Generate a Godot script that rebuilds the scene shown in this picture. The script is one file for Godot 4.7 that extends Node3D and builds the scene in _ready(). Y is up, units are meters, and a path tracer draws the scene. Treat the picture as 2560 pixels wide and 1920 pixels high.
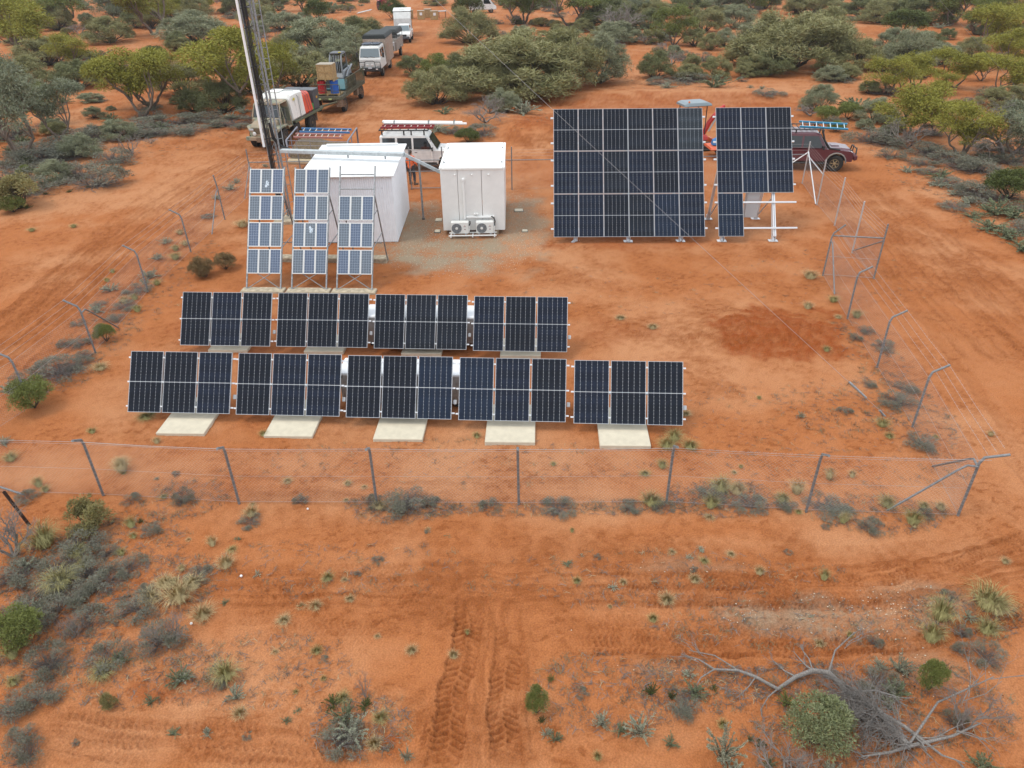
extends Node3D
# An off-grid solar and radio site on red sand, seen from about eleven metres up under an overcast sky.

var taken := {}
var mats := {}
var meshes := {}
var rng := RandomNumberGenerator.new()
var n_low := FastNoiseLite.new()
var n_mid := FastNoiseLite.new()
var n_fine := FastNoiseLite.new()
var mounds := []

# ---------------------------------------------------------------- mesh builder
class MB:
	var v := PackedVector3Array()
	var n := PackedVector3Array()
	var c := PackedColorArray()
	var col = null

	func tri(a: Vector3, b: Vector3, d: Vector3, nn: Vector3) -> void:
		if (b - a).cross(d - a).dot(nn) > 0.0:
			v.append(a); v.append(d); v.append(b)
		else:
			v.append(a); v.append(b); v.append(d)
		n.append(nn); n.append(nn); n.append(nn)
		if col != null:
			c.append(col); c.append(col); c.append(col)

	func face(p: Array, inside: Vector3) -> void:
		var m := Vector3.ZERO
		for q in p: m += q
		m /= p.size()
		var nn := Vector3.ZERO
		for i in p.size():
			nn += (p[i] - m).cross(p[(i + 1) % p.size()] - m)
		if nn.length_squared() < 1e-16: return
		nn = nn.normalized()
		if nn.dot(m - inside) < 0.0: nn = -nn
		for i in range(1, p.size() - 1): tri(p[0], p[i], p[i + 1], nn)

	func loft(rings: Array, smooth := false, caps := true) -> void:
		var k: int = rings[0].size()
		var mids := []
		for r in rings:
			var m := Vector3.ZERO
			for q in r: m += q
			mids.append(m / k)
		for i in range(rings.size() - 1):
			var mid: Vector3 = (mids[i] + mids[i + 1]) * 0.5
			for j in k:
				var a: Vector3 = rings[i][j]
				var b: Vector3 = rings[i][(j + 1) % k]
				var d: Vector3 = rings[i + 1][(j + 1) % k]
				var e: Vector3 = rings[i + 1][j]
				if smooth:
					var ns := [(a - mids[i]).normalized(), (b - mids[i]).normalized(), (d - mids[i + 1]).normalized(), (e - mids[i + 1]).normalized()]
					var g := (b - a).cross(e - a)
					if g.length_squared() < 1e-18: g = (d - a).cross(e - b)
					if g.dot(ns[0] + ns[2]) > 0.0:
						for t in [[a, ns[0]], [d, ns[2]], [b, ns[1]], [a, ns[0]], [e, ns[3]], [d, ns[2]]]:
							v.append(t[0]); n.append(t[1])
					else:
						for t in [[a, ns[0]], [b, ns[1]], [d, ns[2]], [a, ns[0]], [d, ns[2]], [e, ns[3]]]:
							v.append(t[0]); n.append(t[1])
					if col != null:
						for q in 6: c.append(col)
				else:
					face([a, b, d, e], mid)
		if caps:
			face(rings[0], mids[0] + (mids[1] - mids[0]) * 0.5)
			var z := rings.size() - 1
			face(rings[z], mids[z] + (mids[z - 1] - mids[z]) * 0.5)

	func tube(p: Array, r, sides := 6, caps := true) -> void:
		var rings := []
		var up := Vector3(0.31, 0.2, 0.93)
		for i in p.size():
			var t: Vector3
			if i == 0: t = p[1] - p[0]
			elif i == p.size() - 1: t = p[i] - p[i - 1]
			else: t = (p[i] - p[i - 1]).normalized() + (p[i + 1] - p[i]).normalized()
			t = t.normalized()
			var s := t.cross(up)
			if s.length() < 0.05: s = t.cross(Vector3(0.9, 0.1, -0.3))
			s = s.normalized()
			var w := s.cross(t).normalized()
			up = w
			var rad: float = r[i] if r is Array else r
			var ring := []
			for j in sides:
				var a := TAU * j / sides
				ring.append(p[i] + (s * cos(a) + w * sin(a)) * rad)
			rings.append(ring)
		loft(rings, sides > 3, caps)

	func box(ctr: Vector3, s: Vector3, bev := 0.0, b := Basis()) -> void:
		var h := s * 0.5
		if bev <= 0.0:
			var r0 := []; var r1 := []
			for q in [[-1, -1], [1, -1], [1, 1], [-1, 1]]:
				r0.append(ctr + b * Vector3(q[0] * h.x, -h.y, q[1] * h.z))
				r1.append(ctr + b * Vector3(q[0] * h.x, h.y, q[1] * h.z))
			loft([r0, r1])
			return
		var rings := []
		for lv in [[-h.y, bev], [-h.y + bev, 0.0], [h.y - bev, 0.0], [h.y, bev]]:
			var ring := []
			var hx: float = h.x - lv[1]
			var hz: float = h.z - lv[1]
			var k: float = bev
			for q in [[-hx + k, -hz], [hx - k, -hz], [hx, -hz + k], [hx, hz - k], [hx - k, hz], [-hx + k, hz], [-hx, hz - k], [-hx, -hz + k]]:
				ring.append(ctr + b * Vector3(q[0], lv[0], q[1]))
			rings.append(ring)
		loft(rings)

	# a body lofted along x: each section is [x, y0, y1, half width low, half width high, bevel]
	func hull(secs: Array) -> void:
		var rings := []
		for s in secs:
			var k: float = s[5]
			var wl: float = s[3]
			var wh: float = s[4]
			rings.append([Vector3(s[0], s[1], -wl + k), Vector3(s[0], s[1], wl - k), Vector3(s[0], s[1] + k, wl), Vector3(s[0], s[2] - k, wh), Vector3(s[0], s[2], wh - k), Vector3(s[0], s[2], -wh + k), Vector3(s[0], s[2] - k, -wh), Vector3(s[0], s[1] + k, -wl)])
		loft(rings)

	# polygon in x,y extruded from z0 to z1
	func extrude(poly: PackedVector2Array, z0: float, z1: float) -> void:
		var idx := Geometry2D.triangulate_polygon(poly)
		var area := 0.0
		for i in poly.size():
			area += poly[i].cross(poly[(i + 1) % poly.size()])
		for i in range(0, idx.size(), 3):
			var a := poly[idx[i]]; var b := poly[idx[i + 1]]; var d := poly[idx[i + 2]]
			tri(Vector3(a.x, a.y, z0), Vector3(b.x, b.y, z0), Vector3(d.x, d.y, z0), Vector3(0, 0, signf(z0 - z1)))
			tri(Vector3(a.x, a.y, z1), Vector3(b.x, b.y, z1), Vector3(d.x, d.y, z1), Vector3(0, 0, signf(z1 - z0)))
		for i in poly.size():
			var a := poly[i]; var b := poly[(i + 1) % poly.size()]
			var e := (b - a).normalized()
			var nn := Vector3(e.y, -e.x, 0) if area > 0.0 else Vector3(-e.y, e.x, 0)
			tri(Vector3(a.x, a.y, z0), Vector3(b.x, b.y, z0), Vector3(b.x, b.y, z1), nn)
			tri(Vector3(a.x, a.y, z0), Vector3(b.x, b.y, z1), Vector3(a.x, a.y, z1), nn)

	# ring of [radius, height] pairs turned round an axis
	func lathe(ctr: Vector3, axis: Vector3, prof: Array, sides := 20) -> void:
		axis = axis.normalized()
		var s := axis.cross(Vector3(0.2, 0.9, 0.35)).normalized()
		var w := s.cross(axis)
		var rings := []
		for q in prof:
			var ring := []
			for j in sides:
				var a := TAU * j / sides
				ring.append(ctr + axis * q[1] + (s * cos(a) + w * sin(a)) * q[0])
			rings.append(ring)
		loft(rings)

	func mesh() -> ArrayMesh:
		var a := []
		a.resize(Mesh.ARRAY_MAX)
		a[Mesh.ARRAY_VERTEX] = v
		a[Mesh.ARRAY_NORMAL] = n
		if c.size() == v.size() and c.size() > 0: a[Mesh.ARRAY_COLOR] = c
		var m := ArrayMesh.new()
		m.add_surface_from_arrays(Mesh.PRIMITIVE_TRIANGLES, a)
		return m

# ---------------------------------------------------------------- nodes and materials
func numbered(called: String) -> String:
	if not taken.has(called):
		taken[called] = 0
		return called
	taken[called] += 1
	return "%s_%03d" % [called, taken[called]]

func tag(o: Node, label: String, category: String, group := "", kind := "") -> void:
	if label: o.set_meta("label", label)
	if category: o.set_meta("category", category)
	if group: o.set_meta("group", group)
	if kind: o.set_meta("kind", kind)

func thing(called: String, label: String, category: String, at := Vector3.ZERO, turn := 0.0, group := "") -> Node3D:
	var o := Node3D.new()
	o.name = numbered(called)
	add_child(o)
	o.position = at
	o.rotation.y = turn
	tag(o, label, category, group)
	return o

func part(parent: Node, called: String, shape, m: Material, xf := Transform3D()) -> MeshInstance3D:
	var o := MeshInstance3D.new()
	o.mesh = shape.mesh() if shape is MB else shape
	o.name = called
	o.material_override = m
	o.transform = xf
	parent.add_child(o, true)
	return o

func single(called: String, shape, m: Material, label: String, category: String, at := Vector3.ZERO, turn := 0.0, group := "", kind := "") -> MeshInstance3D:
	var o := part(self, numbered(called), shape, m)
	o.position = at
	o.rotation.y = turn
	tag(o, label, category, group, kind)
	return o

func pbox(parent: Node, called: String, ctr: Vector3, size: Vector3, m: Material, bev := 0.0, b := Basis()) -> MeshInstance3D:
	var k := MB.new()
	k.box(Vector3.ZERO, size, bev)
	return part(parent, called, k, m, Transform3D(b, ctr))

func ptube(parent: Node, called: String, p: Array, r, m: Material, sides := 8) -> MeshInstance3D:
	var k := MB.new()
	k.tube(p, r, sides)
	return part(parent, called, k, m)

func lin(r: float, g: float, b: float) -> Color:
	return Color(r, g, b).linear_to_srgb()

func mat(key: String, r: float, g: float, b: float, rough := 0.8, metal := 0.0, spec := 0.5) -> StandardMaterial3D:
	if mats.has(key): return mats[key]
	var m := StandardMaterial3D.new()
	m.albedo_color = lin(r, g, b)
	m.roughness = rough
	m.metallic = metal
	m.metallic_specular = spec
	mats[key] = m
	return m

func noise_tex(seed_: int, freq: float, lo: float, hi: float, oct := 4, size := 512) -> NoiseTexture2D:
	var t := NoiseTexture2D.new()
	t.width = size; t.height = size
	t.seamless = true
	var f := FastNoiseLite.new()
	f.seed = seed_; f.frequency = freq; f.fractal_octaves = oct
	t.noise = f
	var g := Gradient.new()
	g.set_color(0, Color(lo, lo, lo)); g.set_color(1, Color(hi, hi, hi))
	t.color_ramp = g
	return t

func bump_tex(seed_: int, freq: float, strength: float, size := 512) -> NoiseTexture2D:
	var t := NoiseTexture2D.new()
	t.width = size; t.height = size
	t.seamless = true
	t.as_normal_map = true
	t.bump_strength = strength
	var f := FastNoiseLite.new()
	f.seed = seed_; f.frequency = freq; f.fractal_octaves = 4
	t.noise = f
	return t

# a material with grain: patchy tone over world-space triplanar noise
func worn(key: String, r: float, g: float, b: float, rough: float, metal: float, tile: float, lo: float, seed_ := 3) -> StandardMaterial3D:
	if mats.has(key): return mats[key]
	var m := mat(key, r, g, b, rough, metal)
	m.albedo_texture = noise_tex(seed_, 0.012, lo, 1.0, 5)
	m.uv1_triplanar = true
	m.uv1_scale = Vector3.ONE / tile
	return m

func foliage(key: String, r: float, g: float, b: float) -> StandardMaterial3D:
	if mats.has(key): return mats[key]
	var m := mat(key, r, g, b, 0.75, 0.0, 0.25)
	m.vertex_color_use_as_albedo = true
	m.backlight_enabled = true
	m.backlight = lin(r * 0.4, g * 0.4, b * 0.3)
	m.cull_mode = BaseMaterial3D.CULL_DISABLED
	return m

func glass(key := "glass") -> StandardMaterial3D:
	if mats.has(key): return mats[key]
	return mat(key, 0.012, 0.016, 0.018, 0.06, 0.0, 0.6)

func gh(x: float, z: float) -> float:
	var h := n_low.get_noise_2d(x, z) * 0.06
	for m in mounds:
		var dx: float = (x - m[0]) / m[2]
		var dz: float = (z - m[1]) / m[3]
		var q := dx * dx + dz * dz
		if q < 9.0: h += m[4] * exp(-q)
	return h

func on(p: Vector3) -> Vector3:
	return Vector3(p.x, gh(p.x, p.z), p.z)

# ---------------------------------------------------------------- ground data (world metres)
# wheel tracks: width, depth, darkness, tread, points
const TRACKS := [
	[0.50, 0.06, 1.0, 1, [Vector2(-1.23, -6.19), Vector2(-1.05, -7.95), Vector2(-0.89, -9.50), Vector2(-0.85, -10.03)]],
	[0.50, 0.06, 1.0, 1, [Vector2(-0.21, -6.17), Vector2(-0.18, -8.39), Vector2(-0.15, -9.63)]],
	[0.24, 0.03, 0.5, 1, [Vector2(-1.51, -6.19), Vector2(-1.30, -7.60), Vector2(-1.11, -8.92)]],
	[0.30, 0.04, 0.9, 1, [Vector2(1.74, -10.28), Vector2(3.57, -10.16), Vector2(5.40, -10.12), Vector2(7.29, -10.23), Vector2(8.98, -10.63), Vector2(11.40, -11.46)]],
	[0.30, 0.03, 0.65, 1, [Vector2(0.62, -10.10), Vector2(3.52, -9.92), Vector2(6.18, -9.77), Vector2(8.41, -9.73)]],
	[0.30, 0.03, 0.55, 1, [Vector2(0.42, -9.82), Vector2(3.47, -9.71), Vector2(6.11, -9.57), Vector2(8.57, -9.52)]],
	[0.30, 0.03, 0.45, 1, [Vector2(0.64, -10.54), Vector2(2.70, -10.47), Vector2(5.47, -10.34), Vector2(7.36, -10.40)]],
	[0.34, 0.04, 0.9, 1, [Vector2(0.72, -8.71), Vector2(2.81, -8.63), Vector2(4.87, -8.53), Vector2(6.57, -8.60), Vector2(8.24, -8.91), Vector2(10.13, -9.47)]],
	[0.30, 0.03, 0.6, 1, [Vector2(0.73, -8.97), Vector2(3.29, -8.90), Vector2(6.24, -8.81), Vector2(7.59, -8.97)]],
	[0.30, 0.02, 0.4, 1, [Vector2(0.93, -9.26), Vector2(3.35, -9.16), Vector2(5.92, -9.09)]],
	[0.28, 0.02, 0.55, 1, [Vector2(-5.99, -10.62), Vector2(-3.91, -10.68), Vector2(-1.45, -10.71)]],
	[0.28, 0.02, 0.45, 1, [Vector2(-5.52, -10.34), Vector2(-3.37, -10.30), Vector2(-1.23, -10.25)]],
	[0.34, 0.035, 0.65, 1, [Vector2(-3.04, -10.03), Vector2(-2.31, -10.03), Vector2(-1.49, -10.04), Vector2(-1.03, -10.08)]],
	[0.34, 0.025, 0.5, 1, [Vector2(-5.76, -9.94), Vector2(-3.75, -9.90), Vector2(-1.39, -9.87)]],
	[0.30, 0.02, 0.4, 1, [Vector2(-5.79, -9.49), Vector2(-3.64, -9.40), Vector2(-1.61, -9.34)]],
	[0.30, 0.02, 0.4, 1, [Vector2(-5.29, -9.05), Vector2(-3.41, -9.12), Vector2(-1.84, -9.04)]],
	[0.40, 0.03, 0.5, 1, [Vector2(-8.03, -7.45), Vector2(-6.19, -7.14), Vector2(-4.50, -7.05), Vector2(-2.68, -6.99), Vector2(-1.63, -6.94)]],
	[0.40, 0.03, 0.5, 1, [Vector2(-8.00, -7.12), Vector2(-6.06, -6.84), Vector2(-4.11, -6.76), Vector2(-2.19, -6.72)]],
	[0.30, 0.02, 0.45, 1, [Vector2(-9.30, -13.84), Vector2(-7.61, -13.52), Vector2(-6.00, -13.28), Vector2(-3.79, -13.16), Vector2(-1.19, -13.13), Vector2(2.07, -13.19)]],
	[0.30, 0.02, 0.35, 1, [Vector2(-8.91, -13.45), Vector2(-7.15, -13.14), Vector2(-5.02, -12.86), Vector2(-3.30, -12.79)]],
	[0.45, 0.02, 0.35, 0, [Vector2(-2.68, -11.35), Vector2(-1.09, -11.18), Vector2(1.27, -11.40), Vector2(3.77, -11.07), Vector2(6.64, -10.95), Vector2(9.61, -11.08)]],
	[0.45, 0.02, 0.35, 0, [Vector2(-1.07, -10.84), Vector2(1.24, -10.99), Vector2(3.70, -10.74), Vector2(6.54, -10.68)]],
	[0.34, 0.03, 0.5, 1, [Vector2(4.15, -21.89), Vector2(5.93, -22.18), Vector2(7.92, -22.54), Vector2(9.45, -22.34)]],
	[0.34, 0.03, 0.6, 1, [Vector2(4.19, -21.14), Vector2(6.09, -21.48), Vector2(8.47, -21.74), Vector2(10.04, -21.35)]],
	[0.34, 0.03, 0.7, 1, [Vector2(4.96, -20.38), Vector2(6.82, -20.73), Vector2(8.97, -20.88), Vector2(10.21, -20.21)]],
	[0.34, 0.03, 0.7, 1, [Vector2(5.41, -19.75), Vector2(7.21, -20.00), Vector2(8.97, -20.03), Vector2(10.01, -19.70)]],
	[0.34, 0.03, 0.5, 1, [Vector2(2.95, -20.92), Vector2(4.43, -20.74), Vector2(5.93, -20.76)]],
	[0.30, 0.02, 0.4, 1, [Vector2(-0.06, -22.03), Vector2(2.83, -22.72), Vector2(5.75, -23.68)]],
	[0.30, 0.02, 0.4, 1, [Vector2(1.92, -17.79), Vector2(3.37, -18.54), Vector2(5.48, -18.75)]],
	[4.8, 0.05, 0.62, 2, [Vector2(-14.35, -46.15), Vector2(-15.70, -37.66), Vector2(-16.17, -30.78), Vector2(-15.83, -24.07), Vector2(-15.59, -17.79)]],
	[3.6, 0.06, 0.55, 2, [Vector2(-23.37, -206.90), Vector2(-14.15, -117.53), Vector2(-12.66, -86.19), Vector2(-12.99, -68.75), Vector2(-13.91, -56.04), Vector2(-14.64, -46.17)]],
	[1.5, 0.035, 0.70, 2, [Vector2(-6.41, -10.24), Vector2(-2.89, -10.21), Vector2(0.81, -10.21), Vector2(4.46, -10.07), Vector2(8.26, -10.33), Vector2(11.18, -11.12)]],
	[1.1, 0.03, 0.70, 2, [Vector2(0.56, -8.81), Vector2(4.09, -8.70), Vector2(7.51, -8.81), Vector2(10.10, -9.41)]],
	[1.6, 0.035, 0.6, 2, [Vector2(-0.45, -6.04), Vector2(-0.43, -7.76), Vector2(-0.48, -9.56), Vector2(-0.59, -10.51)]],
	[4.6, 0.05, 0.5, 2, [Vector2(16.68, -37.62), Vector2(16.88, -30.20), Vector2(16.15, -23.30), Vector2(15.83, -18.43)]],
	[1.2, 0.03, 0.45, 2, [Vector2(-8.70, -13.74), Vector2(-6.00, -13.28), Vector2(-2.27, -13.09), Vector2(2.07, -13.16)]],
	[1.2, 0.03, 0.5, 2, [Vector2(-8.11, -7.33), Vector2(-6.13, -7.00), Vector2(-4.15, -6.90), Vector2(-1.61, -6.83)]],
	[0.30, 0.04, 0.55, 0, [Vector2(-15.59, -46.46), Vector2(-16.56, -39.40), Vector2(-17.18, -32.66), Vector2(-16.86, -25.76), Vector2(-17.17, -20.31)]],
	[0.30, 0.04, 0.50, 1, [Vector2(-14.23, -44.68), Vector2(-15.35, -38.06), Vector2(-16.00, -31.37), Vector2(-15.89, -24.88), Vector2(-16.14, -19.12)]],
	[0.26, 0.03, 0.45, 1, [Vector2(-15.83, -45.33), Vector2(-16.91, -38.99), Vector2(-17.84, -32.69), Vector2(-17.59, -25.79), Vector2(-17.98, -21.61)]],
	[0.30, 0.03, 0.45, 0, [Vector2(-13.52, -43.04), Vector2(-14.43, -36.02), Vector2(-15.10, -30.16), Vector2(-14.97, -24.04), Vector2(-14.80, -18.28)]],
	[0.28, 0.03, 0.40, 1, [Vector2(-15.72, -43.17), Vector2(-16.63, -36.91), Vector2(-17.15, -30.25), Vector2(-16.81, -23.71), Vector2(-16.98, -20.01)]],
	[0.30, 0.02, 0.35, 1, [Vector2(-13.11, -41.52), Vector2(-13.72, -35.24), Vector2(-14.27, -29.57), Vector2(-14.29, -24.01), Vector2(-14.10, -18.00), Vector2(-14.15, -15.49)]],
	[0.26, 0.02, 0.5, 1, [Vector2(-16.98, -45.40), Vector2(-18.29, -41.33), Vector2(-18.72, -36.24), Vector2(-18.31, -29.74), Vector2(-17.66, -22.63)]],
	[0.30, 0.02, 0.4, 0, [Vector2(-16.31, -48.96), Vector2(-18.03, -46.85), Vector2(-20.84, -46.55)]],
	[0.30, 0.02, 0.5, 1, [Vector2(-15.27, -47.39), Vector2(-17.28, -46.33), Vector2(-19.47, -44.44)]],
	[0.45, 0.05, 0.55, 0, [Vector2(-21.82, -206.52), Vector2(-14.25, -131.82), Vector2(-12.21, -105.67), Vector2(-11.72, -81.01), Vector2(-11.97, -67.49), Vector2(-13.22, -57.66), Vector2(-13.84, -48.80), Vector2(-14.93, -44.18)]],
	[0.45, 0.05, 0.55, 0, [Vector2(-26.00, -207.55), Vector2(-15.87, -117.78), Vector2(-14.25, -92.09), Vector2(-14.55, -75.31), Vector2(-14.93, -62.42), Vector2(-15.81, -51.62)]],
	[0.40, 0.04, 0.45, 0, [Vector2(-12.13, -160.25), Vector2(-9.70, -116.89), Vector2(-9.75, -95.77), Vector2(-9.68, -77.72)]],
	[0.35, 0.04, 0.45, 1, [Vector2(-10.85, -77.84), Vector2(-10.74, -67.39), Vector2(-11.09, -57.50), Vector2(-12.29, -50.01)]],
	[0.35, 0.03, 0.55, 0, [Vector2(17.97, -38.41), Vector2(18.70, -33.65), Vector2(18.80, -29.26), Vector2(19.55, -24.81)]],
	[0.35, 0.03, 0.55, 0, [Vector2(18.23, -36.71), Vector2(18.10, -31.05), Vector2(17.81, -26.70), Vector2(18.63, -22.83)]],
	[0.35, 0.03, 0.45, 1, [Vector2(16.61, -36.79), Vector2(16.75, -31.74), Vector2(16.39, -26.76), Vector2(15.90, -22.55), Vector2(15.67, -18.17)]],
	[0.35, 0.03, 0.45, 0, [Vector2(15.68, -36.84), Vector2(14.98, -29.99), Vector2(14.29, -24.59), Vector2(13.43, -19.35), Vector2(12.70, -14.60)]],
	[0.35, 0.02, 0.35, 1, [Vector2(13.44, -24.20), Vector2(12.73, -19.37), Vector2(12.35, -15.42), Vector2(12.06, -12.50)]],
	[0.30, 0.02, 0.45, 1, [Vector2(15.67, -23.32), Vector2(16.08, -21.48), Vector2(16.73, -19.84)]],
	[0.35, 0.02, 0.5, 0, [Vector2(4.79, -47.59), Vector2(2.38, -46.52), Vector2(0.34, -45.47)]],
	[0.30, 0.02, 0.5, 1, [Vector2(5.30, -44.05), Vector2(2.85, -44.75), Vector2(0.34, -46.41)]],
	[0.35, 0.03, 0.6, 0, [Vector2(3.73, -59.58), Vector2(11.04, -60.13), Vector2(18.27, -59.93), Vector2(21.77, -57.44)]],
	[0.35, 0.03, 0.6, 1, [Vector2(3.60, -57.43), Vector2(10.74, -58.30), Vector2(17.86, -58.47), Vector2(21.19, -55.75)]],
]
# patches: x, z, rx, rz, kind (0 turned dark earth, 1 pale dry sand, 2 gravel, 3 moist red), strength
const PATCHES := [
	[-2.24, -28.53, 3.26, 2.36, 2, 1.0],
	[-4.07, -31.44, 1.46, 3.39, 2, 0.9],
	[0.41, -31.86, 1.26, 4.73, 2, 0.8],
	[-1.86, -26.77, 2.01, 1.19, 2, 0.5],
	[5.92, -9.32, 2.00, 0.49, 2, 0.75],
	[7.47, -9.63, 1.06, 0.45, 2, 0.5],
	[3.67, -10.62, 1.50, 0.18, 2, 0.35],
	[7.20, -8.18, 1.05, 0.57, 2, 0.35],
	[2.57, -8.26, 0.73, 0.21, 2, 0.3],
	[0.91, -8.99, 0.21, 0.10, 2, 0.6],
	[8.43, -20.87, 2.23, 1.74, 3, 1.0],
	[9.34, -20.24, 1.23, 1.05, 3, 1.0],
	[6.54, -20.80, 2.38, 1.28, 0, 0.55],
	[4.86, -21.52, 2.29, 1.18, 0, 0.3],
	[-0.85, -10.03, 1.37, 0.95, 0, 0.55],
	[0.47, -11.14, 2.53, 0.68, 0, 0.3],
	[4.35, -11.06, 4.04, 0.54, 0, 0.35],
	[4.27, -9.36, 4.34, 0.77, 0, 0.4],
	[-1.20, -7.26, 0.84, 0.91, 0, 0.45],
	[-2.00, -6.95, 0.34, 0.32, 3, 0.7],
	[-0.06, -6.92, 0.37, 0.63, 0, 0.5],
	[-5.33, -12.43, 2.72, 0.62, 0, 0.2],
	[-2.16, -12.05, 3.07, 0.45, 0, 0.25],
	[-4.47, -22.18, 7.07, 1.06, 0, 0.25],
	[-6.78, -24.14, 2.20, 2.42, 0, 0.5],
	[-4.34, -26.18, 1.08, 1.60, 0, 0.3],
	[-3.86, -21.14, 8.46, 0.99, 3, 0.35],
	[-4.34, -16.19, 6.97, 0.56, 0, 0.4],
	[4.84, -29.03, 3.47, 0.86, 3, 0.5],
	[10.12, -27.76, 1.85, 1.00, 0, 0.35],
	[2.59, -25.46, 3.48, 1.75, 0, 0.25],
	[9.39, -23.16, 4.80, 2.27, 0, 0.2],
	[14.59, -26.83, 3.58, 4.78, 0, 0.25],
	[17.81, -26.70, 2.67, 4.26, 0, 0.4],
	[21.42, -34.24, 3.46, 4.26, 0, 0.35],
	[2.44, -47.74, 3.24, 5.65, 0, 0.65],
	[2.31, -51.80, 1.90, 4.34, 3, 0.5],
	[12.62, -58.88, 10.42, 2.91, 3, 0.55],
	[-18.17, -49.08, 3.40, 5.27, 0, 0.45],
	[-15.19, -28.04, 4.98, 6.17, 0, 0.3],
	[-16.21, -24.48, 2.94, 4.55, 0, 0.3],
	[-17.98, -54.73, 2.05, 3.51, 3, 0.6],
	[-13.52, -45.19, 2.58, 3.42, 0, 0.5],
	[-10.66, -59.24, 3.62, 11.09, 0, 0.35],
	[-10.57, -72.25, 2.60, 15.94, 0, 0.3],
	[-7.31, -10.40, 2.07, 0.75, 0, 0.25],
	[-3.76, -9.97, 2.37, 0.59, 0, 0.25],
	[-20.28, -37.09, 5.83, 4.06, 1, 0.9],
	[-26.38, -42.77, 4.42, 6.23, 1, 0.8],
	[-19.62, -43.40, 3.34, 4.78, 1, 0.7],
	[-3.36, -56.92, 4.15, 6.85, 1, 0.6],
	[-8.26, -57.29, 2.46, 6.93, 1, 0.6],
	[14.79, -64.08, 8.25, 5.08, 1, 0.8],
	[25.26, -63.18, 4.77, 4.95, 1, 0.7],
	[-4.45, -7.92, 1.84, 0.55, 1, 0.7],
	[-6.83, -8.62, 1.26, 0.60, 1, 0.4],
	[-3.23, -7.46, 1.55, 0.34, 1, 0.7],
	[2.53, -7.20, 1.36, 0.49, 1, 0.35],
	[6.23, -11.16, 4.05, 0.32, 1, 0.5],
	[4.03, -12.21, 4.30, 0.33, 1, 0.45],
	[-6.70, -14.14, 3.43, 0.48, 1, 0.45],
	[12.46, -15.84, 1.09, 2.81, 1, 0.35],
	[13.43, -19.35, 1.68, 3.46, 1, 0.3],
	[3.02, -18.02, 1.61, 1.55, 1, 0.2],
	[3.27, -23.77, 2.31, 1.18, 1, 0.3],
	[6.57, -17.66, 2.63, 1.51, 1, 0.3],
	[-5.89, -7.94, 0.97, 0.24, 3, 0.55],
	[-5.15, -8.11, 0.49, 0.21, 3, 0.5],
	[-10.05, -22.37, 1.44, 2.15, 1, 0.35],
	[5.26, -19.03, 1.67, 1.12, 0, 0.3],
	[5.97, -17.42, 0.78, 0.74, 0, 0.35],
	[-7.25, -21.93, 4.08, 0.42, 3, 0.3],
	[-13.56, -18.50, 0.98, 1.08, 0, 0.3],
	[-7.44, -139.10, 9.50, 27.11, 1, 0.4],
	[26.01, -46.22, 3.34, 7.13, 1, 0.4],
]

var gx0 := -46.0
var gz0 := -90.0
var patch := []
var pw := 500
var ph := 425
class Tracks:
	var x0: float
	var z0: float
	var w: int
	var h: int
	var res: float
	var dark := PackedFloat32Array()
	var dip := PackedFloat32Array()
	func _init(a: float, b: float, wide: float, deep: float, r: float) -> void:
		x0 = a; z0 = b; res = r
		w = int(wide / r); h = int(deep / r)
		dark.resize(w * h); dip.resize(w * h)

var trk := []

func raster_patches() -> void:
	for k in 4:
		var a := PackedFloat32Array()
		a.resize(pw * ph)
		patch.append(a)
	for q in PATCHES:
		var rx: float = q[2] * 1.5
		var rz: float = q[3] * 1.5
		for iz in range(maxi(0, int((q[1] - rz - gz0) / 0.2)), mini(ph, int((q[1] + rz - gz0) / 0.2))):
			for ix in range(maxi(0, int((q[0] - rx - gx0) / 0.2)), mini(pw, int((q[0] + rx - gx0) / 0.2))):
				var x := gx0 + ix * 0.2
				var z := gz0 + iz * 0.2
				var e := Vector2((x - q[0]) / q[2], (z - q[1]) / q[3]).length()
				e += n_mid.get_noise_2d(x * 1.5 + q[0], z * 1.5) * 0.75 + n_fine.get_noise_2d(x * 0.8, z * 0.8) * 0.3
				var edge := 0.18 if q[4] == 3 else 0.55
				var s: float = q[5] * clampf((1.0 - e) / edge + 0.3, 0.0, 1.0)
				var i := iz * pw + ix
				patch[q[4]][i] = maxf(patch[q[4]][i], s)

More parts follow.
